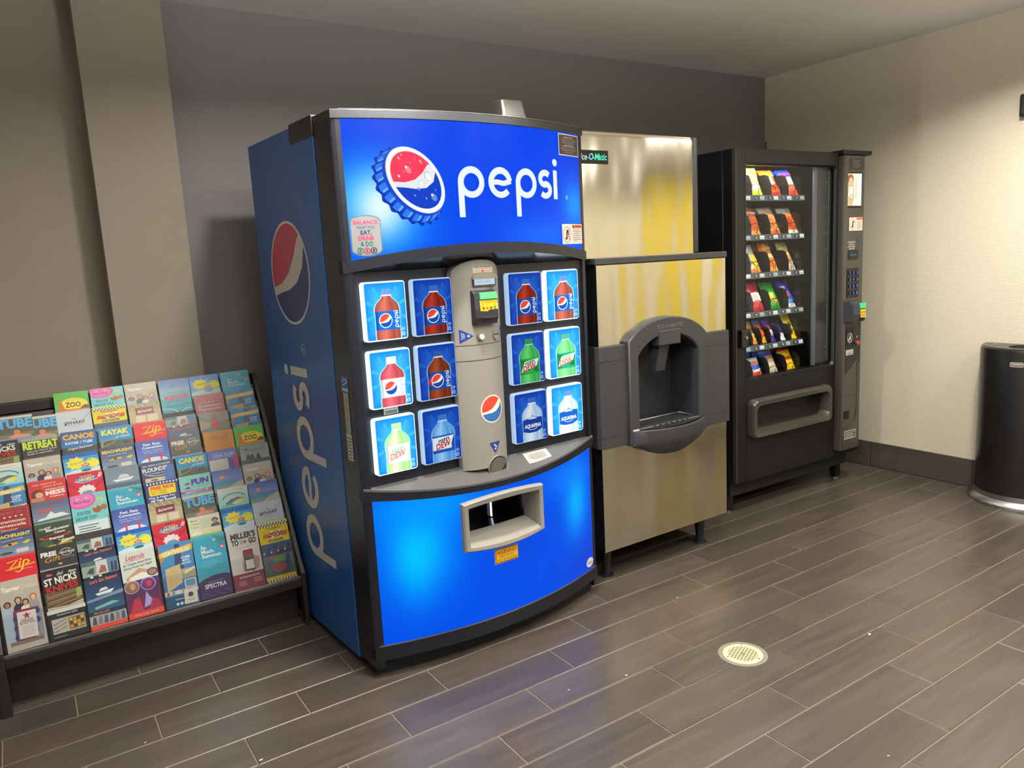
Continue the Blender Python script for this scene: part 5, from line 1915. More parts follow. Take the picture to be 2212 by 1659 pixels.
G6 = ('snack bags on the top shelf', 'snack bags on the second shelf', 'snack bags on the third shelf', 'snack bags on the fourth shelf', 'candy bars on the fifth shelf', 'snack bags on the bottom shelf')
Z = SHELF
row = 0
B_ = [
    [(bands((0, 'd82a2a'), (.6, 'd83a3a'), (.5, .4, .3, .2, 'f0e0c0')), [], 'red snack bag at the cut left end of the top shelf'),
     (bands((0, 'e6ee3a'), (.78, 'c8e83a'), (.9, 'e8f060'), (.55, .3, .3, .16, 'f4f0b0')), [("Lay's", .55, .70, .10, 'd83020', .55, 0)], 'yellow-green crisp bag on the top shelf'),
     (bands((0, 'c8281e'), (.12, 'e8641e'), (.7, 'f0901e'), (.86, 'e8701e'), (.5, .38, .34, .2, 'b83018'), (.45, .45, .2, .08, 'f0c040')), [('Cheetos', .5, .72, .09, 'f4e040', .8, 0)], 'orange and red snack bag on the top shelf'),
     (bands((0, 'e8503a'), (.18, 'f06a48'), (.35, 'e8e4dc'), (.66, '2a4ac8'), (.86, '2038b0'), (.5, .5, .3, .12, 'd8c48a')), [('RUFFLES', .5, .74, .10, 'e83a3a', .85, 0)], 'blue-topped crisp bag on the top shelf')],
    [(bands((0, 'd8d4c8'), (.4, 'e8e4da')), [], 'white snack bag at the cut left end of the second shelf'),
     (bands((0, 'e0a850'), (.1, 'd87034'), (.62, 'a8542c'), (.5, .4, .34, .2, 'c85a30')), [('Fritos', .5, .72, .10, 'f4ead8', .75, 0)], 'brown and orange corn snack bag on the second shelf'),
     (bands((0, 'd8602c'), (.12, 'f0b070'), (.75, 'e8c8a0'), (.88, 'c8ced4'), (.5, .35, .32, .2, 'e08a48')), [], 'pale orange snack bag on the second shelf'),
     (bands((0, 'f0ece4'), (.10, 'e86a28'), (.62, 'f09a58'), (.78, 'd8dade'), (.45, .38, .3, .18, 'd04a20')), [], 'orange snack bag with silver top on the second shelf')],
    [(bands((0, 'c8c8c8'), (.5, 'a8acb0')), [], 'grey snack bag at the cut left end of the third shelf'),
     (bands((0, 'e8883a'), (.12, 'e8e4dc'), (.55, 'd8d8d4'), (.68, .35, .24, .3, 'e8c828'), (.3, .45, .2, .2, 'a8bcd0')), [], 'white and yellow trail mix bag on the third shelf'),
     (bands((0, 'f0a050'), (.12, 'f07828'), (.45, 'c8d8a8'), (.55, 'f08838'), (.8, 'e86a20'), (.5, .82, .3, .1, 'f8d060')), [('Snacks', .5, .72, .08, 'f8e8c8', .7, 8)], 'tall orange snack bag on the third shelf'),
     (bands((0, 'd8c8b0'), (.10, 'e8d8b8'), (.5, 'e8e080'), (.85, 'f0e890'), (.5, .35, .34, .16, 'd89a80')), [], 'cream and yellow biscuit bag on the third shelf')],
    [(bands((0, 'e8e0f0'), (.4, 'c8a0e0'), (.55, 'f0ecf4')), [], 'white and violet bag at the cut left end of the fourth shelf'),
     (bands((0, 'c02030'), (.12, 'd84050'), (.3, 'e8e8e8'), (.62, 'b02838'), (.5, .45, .28, .12, 'd8c8c8')), [], 'red and white snack bag on the fourth shelf'),
     (bands((0, '1e8a30'), (.1, '38b848'), (.7, '2a9a3a'), (.45, .45, .24, .14, 'd8e860'), (.6, .3, .2, .1, 'e8a030')), [], 'green snack bag on the fourth shelf'),
     (bands((0, 'f0f0f4'), (.12, '3a60e8'), (.5, '2848d8'), (.35, .42, .22, .24, 'e83a50'), (.3, .66, .2, .12, 'e8f0ff'), (.45, .2, .3, .1, '5ab0f0')), [], 'blue snack bag with red and white picture on the fourth shelf')],
]
BACKS = [['c8d83a', 'e8781e', '2a48c0'], ['a8502c', 'c4cdd6', 'b4c4d4'], ['e87a24', 'd8803a', '8a8c90'], ['3aa048', '5a3ac0', '3a34c8'], [], ['3050c8', '4a6ad8', 'e8761e']]
BNAME = [['lime', 'orange', 'dark blue'], ['brown', 'silver', 'pale silver'], ['orange', 'amber', 'grey'], ['green', 'violet', 'deep blue'], [], ['blue', 'bright blue', 'orange']]
for k in (0, 1, 2, 3, 5):
    for i in range(3):
        u0, w = BAGR[k][i + 1]
        c1 = BACKS[k][i]
        packet(u0 - 0.004, w * 1.02, SHELF[k] - 0.004, 0.150 if k != 5 else 0.138, 14 + 4 * i, bands((0, c1), (.82, '%02x%02x%02x' % tuple(min(255, int(c1[j:j + 2], 16) + 30) for j in (0, 2, 4))), (.5, .6, .3, .12, 'e8e4da')), [],
               '%s bag standing behind the %s bag of the %s shelf' % (BNAME[k][i], ('left', 'middle', 'right')[i], ('top', 'second', 'third', 'fourth', '', 'bottom')[k]), G6[k], v=0.185, tilt=-4 + 3 * i, th=0.034)
for k, items in enumerate(B_):
    for (u0, w), (fn, words, lab) in zip(BAGR[k], items):
        hh = 0.158 if k != 2 else 0.166
        u0, w = u0 - 0.006, w * 0.98
        packet(u0, w, Z[k] - 0.004, hh + random.uniform(-.006, .008), random.uniform(20, 27), fn, words, lab, G6[k], tilt=random.uniform(-4, 1), v=0.125)
CANDY = [(bands((0, 'e8e0d0'), (.3, '3a6ab8'), (.7, '2a50a0')), 'blue candy wrapper at the cut left end of the fifth shelf'),
         (bands((0, '8a3a1a'), (.2, 'e0a030'), (.5, 'c84a1a'), (.75, '6a2a14')), 'orange striped candy bar on the fifth shelf'),
         (bands((0, 'e8a040'), (.2, 'f0c060'), (.45, '8a5a30'), (.7, 'b8905a')), 'brown and gold candy bar on the fifth shelf'),
         (bands((0, 'f0b028'), (.25, 'e85a20'), (.55, '9a3a1a'), (.8, '4a6ab0')), 'orange candy bar with blue top on the fifth shelf'),
         (bands((0, '4a3aa0'), (.25, 'c8d0f0'), (.5, '3a2a98'), (.8, '5a4ac0'), (.4, .6, .3, .12, 'e83a50')), 'violet candy bar on the fifth shelf'),
         (bands((0, 'e8e8f0'), (.3, '2a3a90'), (.7, '1c1e40')), 'dark blue candy bar on the fifth shelf'),
         (bands((0, 'f0c81e'), (.3, 'f4d43a'), (.9, 'f8e060'), (.5, .42, .2, .22, '3a2a10')), 'yellow candy bag at the right end of the fifth shelf')]
for i, ((u0, w), (fn, lab)) in enumerate(zip(BAGR[4], CANDY)):
    packet(u0, w, Z[4] - 0.004, 0.150 if i == 6 else 0.135, 24 + i % 3, fn, [], lab, G6[4], th=0.020, v=0.122, tilt=-3, cat='candy bar')
LOWB = [(bands((0, 'e8e4dc'), (.5, 'c0c8d0')), 'white packet at the cut left end of the bottom shelf'),
        (bands((0, 'd8d8e0'), (.15, 'e8503a'), (.3, 'e8ecf4'), (.45, '3a60c8'), (.6, 'e8e8ec'), (.5, .7, .3, .1, 'e88a60')), 'white red and blue cookie bag on the bottom shelf'),
        (bands((0, 'c8b8a0'), (.2, 'd8c8b0'), (.6, 'c86a50'), (.72, '4a6ad0'), (.9, '8aa8e0')), 'tan and blue cracker bag on the bottom shelf'),
        (bands((0, 'f0a81e'), (.15, 'f8c828'), (.85, 'e8501e'), (.5, .55, .3, .08, 'e85a20')), 'bright yellow snack bag at the right end of the bottom shelf')]
for i, ((u0, w), (fn, lab)) in enumerate(zip(BAGR[5], LOWB)):
    u0, w = u0 - 0.006, w * 0.98
    packet(u0, w, Z[5] - 0.004, (0.115, 0.118, 0.150, 0.145)[i], 22, fn, [("Lance", .5, .55, .09, 'e8501e', .7, 0)] if i == 3 else [], lab, G6[5], v=0.125, tilt=-3)
# ================================================================== brochure rack
RX0, RP = -0.1572, 0.1177                # left edge of the first pocket column, column pitch
RY, RZ_, RDY, RDZ = 3.2062, 0.9683, -0.0421, -0.0684   # top of a brochure in the top tier, step per tier
LEAN = R(-17)
BW, BH = 0.1115, 0.228
rack = thing('brochure_rack', 'dark wooden brochure rack with nine stepped tiers of travel leaflets', 'rack', (0.313, 3.0, 0.0))
rx, ry = 0.313, 3.0
XL, XR = RX0 - 0.012, RX0 + 8 * RP + 0.008
prof = [(2.782, 0.0), (2.782, 0.215), (2.815, 0.255), (3.185, 0.920), (3.205, 0.950), (3.256, 0.950), (3.256, 0.0), (3.215, 0.0), (3.215, 0.150), (2.822, 0.150), (2.822, 0.0)]
for xa, xb in ((XL - 0.030, XL), (XR, XR + 0.018)):
    obj('side_frame', nprism([(y - ry, z) for y, z in prof], xa - rx, xb - rx, 'x', 0.003), 'wood', rack)
obj('back_board', nbox(XL - rx, XR - rx, 3.244 - ry, 3.254 - ry, 0.16, 0.940), 'wood', rack)
obj('top_rail', nbox(XL - rx, XR - rx, 3.222 - ry, 3.256 - ry, 0.912, 0.950, 0.003), 'wood', rack)
obj('front_rail', nbox(XL - rx, XR - rx, 2.784 - ry, 2.812 - ry, 0.160, 0.196, 0.003), 'wood', rack)
obj('bottom_shelf', nbox(XL - rx, XR - rx, 2.80 - ry, 3.244 - ry, 0.160, 0.172), 'wood', rack)
obj('lower_panel', nbox(XL - rx, XR - rx, 2.875 - ry, 2.887 - ry, 0.0, 0.160), 'wood', rack)
up = Vector((0, math.sin(-LEAN), math.cos(LEAN)))      # along a leaning brochure
nrm = Vector((0, -math.cos(LEAN), math.sin(-LEAN)))    # out of its face
for k in range(9):
    top = Vector((0, RY + k * RDY, RZ_ + k * RDZ))
    b0 = top - up * BH
    # sloping board behind the brochures of this tier, and the ledge they stand on
    bm = bmesh.new()
    pa, pb = b0 - nrm * 0.0175 - up * 0.004, top - nrm * 0.0175 - up * 0.055
    q = [pa, pb, pb - nrm * 0.0022, pa - nrm * 0.0022]
    prism(bm, [(p.y - ry, p.z) for p in q], XL - rx, XR - rx, 'x')
    obj('tier_board', bm, 'wood', rack)
    bm = bmesh.new()
    q = [b0 + nrm * 0.0035 - up * 0.001, b0 - nrm * 0.0172 - up * 0.001, b0 - nrm * 0.0172 - up * 0.004, b0 + nrm * 0.0035 - up * 0.004]
    prism(bm, [(p.y - ry, p.z) for p in q], XL - rx, XR - rx, 'x')
    obj('tier_ledge', bm, 'wood', rack)
# clear lip in front of the bottom tier, one pane per two pockets, and its bright bottom channel
top8 = Vector((0, RY + 8 * RDY, RZ_ + 8 * RDZ))
b8 = top8 - up * BH
for i in range(4):
    xa, xb = RX0 + 2 * i * RP - 0.004, RX0 + (2 * i + 2) * RP - 0.008
    bm = bmesh.new()
    pa, pb = b8 + nrm * 0.004 - up * 0.004, b8 + nrm * 0.0075 + up * 0.118
    q = [pa, pb, pb + nrm * 0.002, pa + nrm * 0.002]
    prism(bm, [(p.y - ry, p.z) for p in q], xa - rx, xb - rx, 'x')
    obj('clear_lip', bm, 'acrylic', rack)
pa = b8 + nrm * 0.006 - up * 0.004
obj('lip_channel', nbox(XL - rx, XR - rx, pa.y - 0.006 - ry, pa.y + 0.004 - ry, pa.z - 0.006, pa.z + 0.002, 0.001), 'silver', rack)


# ---- covers. millimetres, origin bottom left, 103 x 228
def c_base(a, c):
    a.rect(0, 0, 103, 228, c)


def people(a, y, s=1.0):
    """four people, seen from the chest up"""
    for x, dy, hair, skin, top in ((17, 0, '2a1c18', '9a6a4c', '9fb4c4'), (45, 9, '3a2a20', 'c8957a', '26263c'), (63, -2, '2a1a16', 'c08a6c', 'd8d4cc'), (84, 10, '9a6238', 'd8a888', '8a8a90')):
        a.poly([(x - 15, y - 48), (x - 13, y - 16 + dy * .4), (x - 5, y - 9 + dy), (x + 5, y - 9 + dy), (x + 13, y - 16 + dy * .4), (x + 15, y - 48)], top)
        a.ell(x, y + dy, 9.5, 11, hair, n=16)
        a.rect(x - 3, y - 12 + dy, x + 3, y - 4 + dy, skin)
        a.ell(x, y - 1 + dy, 6.2, 8, skin, n=16)


def d_outlet(a):
    a.vgrad(0, 0, 103, 228, '8f887c', 'bdb5a6')
    a.text('Tanger', 8, 192, 15, 'f0ece4', 46, .03)
    a.text('Outlets', 56, 192, 15, 'cfc8bc', 42, 0)
    a.text('FOLEY', 51, 180, 6, 'd8d2c6', 20, 0, 'c')
    people(a, 150)
    a.rect(0, 0, 103, 100, 'b8b0a4')
    for x, c in ((17, '9fb4c4'), (45, '26263c'), (63, 'd8d4cc'), (84, '8a8a90')):
        a.poly([(x - 15, 30), (x - 15, 106), (x + 15, 106), (x + 14, 30)], c)
    a.rect(10, 18, 95, 30, '7a6a60')


def d_zoo(a):
    c_base(a, '4aa43a')
    a.ell(56, 165, 42, 32, 'f0dc3c')
    a.rect(8, 130, 100, 142, 'd8552c')
    a.text('of the GULF COAST & BOTANICAL GARDEN', 54, 133, 5, 'f4ead0', 84, 0, 'c')
    a.poly([(8, 142), (14, 165), (12, 196), (20, 202), (22, 180), (28, 150), (34, 142)], 'b8742c')
    a.poly([(78, 150), (90, 160), (100, 154), (103, 142), (74, 142)], '3a2418')
    a.text('ZOO', 54, 152, 24, '161410', 46, .03, 'c')
    a.text('ALABAMA GULF COAST', 56, 183, 5, 'a8641e', 44, 0, 'c')


def d_wharf(a):
    a.vgrad(0, 0, 103, 228, 'b8c0c2', 'c4ccd2')
    a.poly([(66, 168), (103, 205), (103, 222), (78, 190)], 'a8b8c8')
    a.text('The', 50, 184, 8, '2a2c30', 15, 0, 'c', .3)
    a.text('WHARF', 51, 162, 16, '22242a', 62, .02, 'c')
    a.text('ORANGE BEACH', 51, 152, 4.5, '4a4c50', 38, 0, 'c')
    a.poly([(18, 160), (26, 172), (30, 160)], '33363c')


def d_canoe_tube(a):
    c_base(a, '2a2a24')
    a.vgrad(0, 150, 103, 228, '1f6aa0', '1d4a7a')
    a.text('CANOE', 51, 190, 24, 'e0a43a', 92, .05, 'c')
    a.text('KAYAK / TUBE', 51, 166, 13, 'dfe6ec', 80, .03, 'c')
    a.text('Original Blackwater', 53, 142, 10, 'd8d8d4', 74, .02, 'c', .2, 6)
    a.ell(52, 110, 44, 12, '7a2a20')


def d_kayak(a, w='KAYAK', w2='or Canoe'):
    c_base(a, '3a4630')
    a.rect(0, 160, 103, 228, '1d88b8')
    a.text(w, 51, 190, 25, 'ead45a', 84, .06, 'c')
    a.text(w2, 72, 172, 10, 'e8eef2', 44, .02, 'c', .2, 6)
    a.poly([(4, 128), (44, 150), (50, 172), (6, 164)], '8a8a7c')
    a.poly([(10, 136), (42, 152), (44, 164), (12, 158)], '3a3a34')
    a.ell(80, 146, 14, 8, '1a1a18')
    a.rect(0, 120, 103, 128, '20241c')


def d_vacation(a):
    a.vgrad(0, 0, 103, 228, 'b4d8e4', '2f8ac8')
    a.rect(0, 208, 103, 228, '1d5aa8')
    a.ell(36, 180, 24, 26, 'f0dc40')
    for k in range(9):
        t = R(40 * k)
        a.poly([(36 + 22 * math.cos(t - .2), 180 + 24 * math.sin(t - .2)), (36 + 33 * math.cos(t), 180 + 35 * math.sin(t)), (36 + 22 * math.cos(t + .2), 180 + 24 * math.sin(t + .2))], 'f0dc40')
    a.ell(84, 172, 18, 24, 'e8e04a', 20)
    a.text('Vacation', 50, 178, 13, '4a8a9a', 64, 0, 'c', .3, 12)
    a.ell(62, 166, 12, 6, 'c83a3a')
    a.text('USA', 62, 163, 6, 'f4f0e8', 15, .03, 'c')
    a.poly([(0, 110), (0, 138), (30, 148), (70, 144), (103, 150), (103, 110)], 'cfe4e8')
    a.ell(62, 140, 15, 6, '2c5a50')


def d_largest(a):
    c_base(a, 'c4283a')
    for k in range(12):
        t = R(30 * k)
        a.poly([(52, 120), (52 + 130 * math.cos(t - .09), 120 + 130 * math.sin(t - .09)), (52 + 130 * math.cos(t + .09), 120 + 130 * math.sin(t + .09))], 'a81e30')
    a.T = [(l, c, [(min(103, max(0, x)), min(228, max(0, y))) for x, y in p]) for l, c, p in a.T]
    a.rect(24, 184, 82, 205, '3a6ab8')
    a.text('LARGEST', 53, 188, 14, 'f0d84a', 54, .04, 'c', 0, 6)
    a.text("WORLD'S", 53, 206, 6, 'e8d8c0', 34, .02, 'c', 0, 6)
    a.stroke([(20, 188), (44, 178), (86, 190)], 4, '8fc4ea')
    for i in range(3):
        a.stroke([(88 + i * 3, 196), (95 + i * 3, 218 - i * 3)], 2.5, 'f0d0d0')
    a.ell(52, 142, 20, 20, 'e8e0dc')
    for k in range(10):
        t = R(36 * k)
        a.ell(52 + 20 * math.cos(t), 142 + 20 * math.sin(t), 6, 6, 'e8e0dc', n=10)
    a.poly([(34, 92), (30, 120), (42, 138), (60, 140), (72, 128), (74, 92)], '6a8fb0')
    a.rect(0, 60, 103, 84, 'e0a83a')


def d_groups(a):
    c_base(a, '79c4c4')
    a.ell(30, 208, 42, 30, 'd45a9c')
    a.ell(30, 208, 36, 24, 'dd78b0')
    a.T = [(l, c, [(min(103, max(0, x)), min(228, max(0, y))) for x, y in p]) for l, c, p in a.T]
    a.text('Beach Bingo', 32, 198, 8, '8a2a68', 48, .02, 'c', .2)
    for x in (20, 46):
        a.ell(x, 214, 5, 4, 'e8a0c8', n=10)
    # two round brown shapes with cream and a yellow balloon
    a.arc(82, 198, 7, 8, -60, 200, 4, 'e8c84a', 12)
    a.ell(72, 168, 13, 12, '8a5a34')
    a.ell(92, 172, 9, 10, '9a683c')
    a.ell(66, 178, 6, 4, 'e0b05a')
    a.ell(84, 182, 5, 3, 'e0b05a')
    a.text('FUN FOR', 32, 156, 12, '2a6a7a', 38, .03, 'c', .2)
    a.text('GROUPS TOO!', 36, 138, 11, '2a6a7a', 60, .03, 'c', .2)
    a.rect(0, 0, 103, 132, 'd4e2e0')
    for i in range(8):
        a.rect(12, 116 - i * 9, (70, 62, 74, 80, 66, 60, 78, 88)[i], 119.5 - i * 9, '5a6a70')


def d_eddies(a):
    c_base(a, 'dccb3a')
    for j in range(2):
        for i in range(10):
            a.rect(i * 10.3, 216 - j * 6 + (0 if 1 else 0), i * 10.3 + 5.15, 222 - j * 6, '1c1c1c' if (i + j) % 1 == 0 else 'f0f0e8')
            a.rect(i * 10.3 + 5.15, 216 - j * 6, i * 10.3 + 10.3, 222 - j * 6, 'f0f0e8')
    for i in range(10):
        a.rect(i * 10.3 + 5.15, 210, i * 10.3 + 10.3, 216, '1c1c1c')
        a.rect(i * 10.3, 210, i * 10.3 + 5.15, 216, 'f0f0e8')
    a.text('FREE ADMISSION', 52, 200, 5, 'b04a1e', 50, .01, 'c')
    for x in (44, 72):
        a.ell(x, 178, 12, 14, 'f0f0e8')
        for dx, dy in ((-6, 6), (6, 6), (0, 0), (-6, -6), (6, -6)):
            a.rect(x + dx - 3, 178 + dy - 3, x + dx + 3, 178 + dy + 3, '1c1c1c')
    a.text('FAST EDDIES', 54, 170, 14, 'd0441e', 84, .05, 'c', .25)
    a.text('FUN CENTER', 54, 152, 8, '2a3a6a', 52, .02, 'c')
    a.rect(0, 100, 103, 146, '3a4a6a')
    for i in range(12):
        a.rect(4 + i * 8, 108 + (i * 7) % 20, 10 + i * 8, 116 + (i * 7) % 20, ('d8dce4', '8a3a34', '1c2430')[i % 3])
    a.vgrad(0, 22, 103, 100, '4a5a4a', '6a7a8c', 5)
    a.ell(50, 52, 26, 16, '9a4a3c')
    a.ell(56, 82, 22, 10, '5a9a4a')
    a.poly([(74, 34), (88, 40), (92, 92), (80, 96)], '3a4a6c')
    a.text('MINI GOLF', 52, 90, 7, 'e07a5a', 60, .02, 'c', 0, 5)
    a.rect(0, 0, 103, 22, 'd8b83a')
    for i in range(10):
        a.rect(i * 10.3, 3, i * 10.3 + 5.15, 9, '1c1c1c')
        a.rect(i * 10.3 + 5.15, 3, i * 10.3 + 10.3, 9, 'f0f0e8')


def d_zip(a):
    c_base(a, 'c8242c')
    a.rect(0, 222, 103, 228, 'd84a4c')
    a.stroke([(30, 200), (56, 206), (34, 172), (60, 178)], 4.5, 'f0c838')
    a.stroke([(62, 196), (58, 178)], 4.5, 'f0c838')
    a.ell(64, 206, 3, 3, 'f0c838', n=10)
    a.stroke([(72, 198), (64, 160), (54, 152), (48, 158)], 4.5, 'f0c838')
    a.arc(76, 190, 8, 9, -110, 140, 4, 'f0c838', 12)
    a.stroke([(24, 168), (60, 172), (98, 180)], 3.5, 'f0c838')
    a.text('at the Beach', 76, 160, 5, 'f0d8d0', 30, 0, 'c')


def d_express(a):
    a.vgrad(0, 100, 103, 228, '6a86c4', '3a4a94')
    a.rect(0, 0, 103, 100, '4a5aa4')
    a.text('Fast. Easy.', 52, 202, 12, 'e8ecf4', 56, .03, 'c')
    a.text('Convenient.', 52, 186, 12, 'e8ecf4', 66, .03, 'c')
    a.text('Alabama Toll-By-Plate', 52, 172, 6.5, 'c8d0e8', 66, .01, 'c')
    a.text('at the Beach Express', 52, 162, 6.5, 'c8d0e8', 60, .01, 'c')
    a.ell(52, 118, 44, 22, 'd8e0f0')
    for x in (36, 74):
        a.rect(x - 3, 120, x + 3, 146, 'b04a58')
        a.poly([(x - 10, 152), (x - 6, 140), (x + 6, 140), (x + 10, 152), (x, 148)], 'b04a58')


def d_flounder(a):
    c_base(a, '2c3850')
    a.text('EAT, DRINK & FLOUNDER', 50, 206, 7.5, 'd8dce4', 88, .02, 'c', 0, 3)
    a.text('FLOUNDERS', 50, 178, 20, 'd8dce4', 92, .04, 'c', 0, 4)
    a.text('CHOWDER HOUSE', 52, 164, 7, 'c8ccd8', 60, .02, 'c', .2, 4)
    a.arc(52, 178, 46, 24, 200, 330, 3, 'd8dce4', 16)
    a.rect(8, 122, 78, 146, 'c8bca8')
    a.ell(36, 134, 12, 6, '7a6a58')
    a.poly([(70, 120), (103, 120), (103, 200), (84, 204), (70, 170)], '4a6aa0')
    a.rect(0, 0, 103, 120, '34405a')


def d_freeride(a):
    c_base(a, '2a3a78')
    for i in range(10):
        a.rect(i * 10.3, 214, i * 10.3 + 5.15, 222, '14161c')
        a.rect(i * 10.3 + 5.15, 214, i * 10.3 + 10.3, 222, 'f0f0e8')
    a.poly(rrect(10, 94, 158, 208, 6), 'f0d83a')
    a.text('FREE RIDE', 52, 188, 15, 'd8481e', 74, .05, 'c')
    a.text('BUY 2 RIDES', 40, 176, 8, 'b87a1e', 50, .03, 'c')
    a.text('GET 1 FREE!', 40, 164, 8, 'b87a1e', 50, .03, 'c')
    a.text('Day & Night Fun', 48, 144, 10, 'e8ecf4', 80, .02, 'c')
    a.text('All Year Round!', 50, 128, 11, 'f4f4f8', 80, .04, 'c')
    for i in range(10):
        a.rect(i * 10.3, 114, i * 10.3 + 5.15, 121, '14161c')
        a.rect(i * 10.3 + 5.15, 114, i * 10.3 + 10.3, 121, 'f0f0e8')


def d_bahama(a):
    c_base(a, 'b4a686')
    a.vgrad(0, 190, 103, 228, 'a89a78', '8f8664', 3)
    for i in range(6):
        a.stroke([(i * 20, 228), (i * 20 + 16, 200)], 3, 'cabf9c', cap=False)
    a.rect(22, 170, 80, 206, '6a2836')
    a.text('Bahamas', 51, 182, 13, 'ead8d4', 46, .02, 'c', .3, 6)
    a.rect(20, 130, 50, 164, 'd8ccb0')
    a.rect(58, 130, 90, 166, 'd8ccb0')
    a.rect(0, 100, 103, 130, '9a8a6a')


def d_beachflight(a):
    a.vgrad(0, 120, 103, 228, '8a9cb0', '24345c')
    a.rect(0, 0, 103, 120, '5a7088')
    a.text('BEACHFLIGHT', 52, 200, 14, 'e8cc3c', 94, .04, 'c')
    a.text('Discovery Flights Daily', 50, 186, 5.5, 'd8dce8', 56, 0, 'c', 0, 3)
    a.poly([(18, 164), (36, 172), (60, 176), (64, 166), (40, 160)], 'c8a02c')
    a.stroke([(24, 174), (62, 182)], 2, '2a2418')
    a.ell(42, 168, 5, 5, '2a2418')
    a.poly([(74, 166), (90, 178), (96, 170), (84, 160)], 'd8b83a')
    a.rect(56, 126, 88, 144, 'c8c4bc')
    a.ell(30, 132, 18, 6, '3a4438')


def d_cruise(a):
    a.vgrad(0, 100, 103, 228, '7a8c98', '6c7c88')
    a.rect(0, 0, 103, 150, '44607a')
    a.poly([(20, 168), (86, 174), (76, 160), (30, 158)], 'e4e6e8')
    a.poly([(36, 172), (74, 176), (68, 186), (42, 184)], 'd0d4d8')
    a.rect(44, 186, 64, 190, 'e8eaec')
    a.rect(0, 122, 103, 136, '7a2a34')
    a.text('How The Locals Go Fishing!', 52, 126, 5, 'e8d8d0', 80, 0, 'c')
    a.rect(0, 60, 103, 100, '3a5468')


def d_emerald(a):
    a.vgrad(0, 120, 103, 228, '8a98a4', '4a5c78')
    a.rect(0, 0, 103, 126, '2c3c30')
    a.text('Key Sailing', 50, 206, 11, '9a3444', 76, .02, 'c', .3, 3)
    a.text('EMERALD', 38, 184, 9, 'c84a44', 40, .03, 'c', .2, 5)
    a.text('COASTER', 36, 172, 9, 'c84a44', 40, .03, 'c', .2, 5)
    a.poly([(10, 140), (100, 150), (80, 166), (60, 164), (50, 178), (34, 152), (18, 150)], 'e0e4e8')
    a.poly([(0, 130), (103, 138), (103, 146), (0, 140)], '4a6a58')


def d_blackwater(a):
    c_base(a, '252c22')
    a.vgrad(0, 140, 103, 228, '1c221a', '384a34', 4)
    a.text('Original', 28, 204, 9, 'e0e0d8', 32, .02, 'c', .2, 14)
    a.text('Blackwater', 62, 194, 12, 'e8e4d8', 66, .03, 'c', .2, 6)
    a.text('Canoe', 66, 180, 9, 'e8e4d8', 30, .03, 'c', 0, 4)
    a.ell(54, 168, 44, 10, 'b8483c', 6)
    a.ell(54, 170, 38, 6, '2a2420', 6)
    a.text('Rental', 56, 154, 10, 'e8e4d8', 38, .03, 'c', 0, 4)
    a.text('Tubes', 72, 142, 8, 'd8d8c8', 26, .02, 'c', 0, 4)
    a.text('TUBING - CANOEING', 60, 124, 7, 'd0c83a', 70, .03, 'c', 0, 4)
    a.poly([(60, 128), (103, 140), (103, 150), (70, 142)], 'd8c8a0')
    a.ell(26, 140, 18, 14, '3c4c34')


def d_gift(a):
    c_base(a, '2e2a2a')
    a.text('FREE', 28, 188, 19, 'e8e6e0', 42, .05, 'c')
    a.text('Gift', 36, 162, 22, 'c89a3c', 44, 0, 'c', .3, 6)
    a.ell(76, 194, 17, 17, 'd0ccc6')
    a.ell(76, 194, 14.5, 14.5, '2e2a2a')
    a.rect(56, 186, 98, 202, '2e2a2a')
    a.text('Hard Rock', 77, 189, 11, 'dcd8d0', 42, .03, 'c', .2)
    a.text('Legends Only', 78, 168, 6, 'a8a29a', 36, 0, 'c', .3)
    a.ell(56, 146, 6, 4, 'b8a890')
    a.rect(0, 122, 103, 132, '9fa4ac')


def d_knives(a):
    c_base(a, '1a181a')
    a.ell(22, 212, 10, 5, '8a1c24')
    a.text('Case', 22, 209.5, 5, 'e8d8d0', 13, 0, 'c')
    a.poly([(40, 206), (48, 220), (52, 212), (60, 220), (58, 206)], '8a8c90')
    a.text('zippo', 84, 208, 8, 'e0dcd4', 22, .02, 'c')
    a.text('ST NICKS', 50, 180, 22, 'e8e0d4', 88, .03, 'c', 0, 3)
    a.text('KNIVES', 52, 156, 20, 'a8281e', 86, .04, 'c', 0, 3)
    a.rect(4, 96, 100, 154, '5c4a34')
    for i in range(7):
        a.stroke([(8, 104 + i * 6), (94, 118 + i * 5)], 1.6, ('b09468', '332818', '8a704c')[i % 3], cap=False)
    a.poly([(4, 96), (100, 96), (100, 112), (60, 102), (4, 106)], 'c4b69a')
    a.poly([(84, 120), (100, 124), (100, 152), (86, 150)], '8a9a5a')
    a.rect(0, 84, 103, 96, 'e0dcd2')
    a.rect(0, 72, 103, 84, '202024')
    a.text('Established 2003', 52, 75, 5.5, 'd8d4cc', 54, .01, 'c')
    a.rect(8, 18, 96, 66, 'b8b4a6')
    for i in range(9):
        a.stroke([(12 + (i % 3) * 11, 24 + i * 4), (24 + (i % 3) * 11, 28 + i * 4)], 2, ('3a342e', '8a3a44', '5a5248')[i % 3])
    a.rect(52, 22, 94, 62, '8a6426')
    for i in range(12):
        a.rect(55 + (i % 4) * 10, 26 + (i // 4) * 12, 62 + (i % 4) * 10, 35 + (i // 4) * 12, ('c89a3a', '4a3414', 'd8b85a')[i % 3])
    a.text('stnicksknives', 26, 6, 5, 'b8b4ac', 34, 0, 'c')


def d_retreat(a):
    c_base(a, '20241f')
    a.rect(0, 214, 103, 228, '8a9a90')
    a.text('RETREAT', 52, 176, 34, 'c4d83c', 98, .05, 'c')
    a.text('with your Church, School,', 54, 162, 7.5, 'd8d8c8', 84, .01, 'c', .3, 3)
    a.text('Family or corporation...', 50, 150, 7.5, 'd8d8c8', 76, .01, 'c', .3, 3)
    a.rect(0, 100, 103, 136, '4a443a')


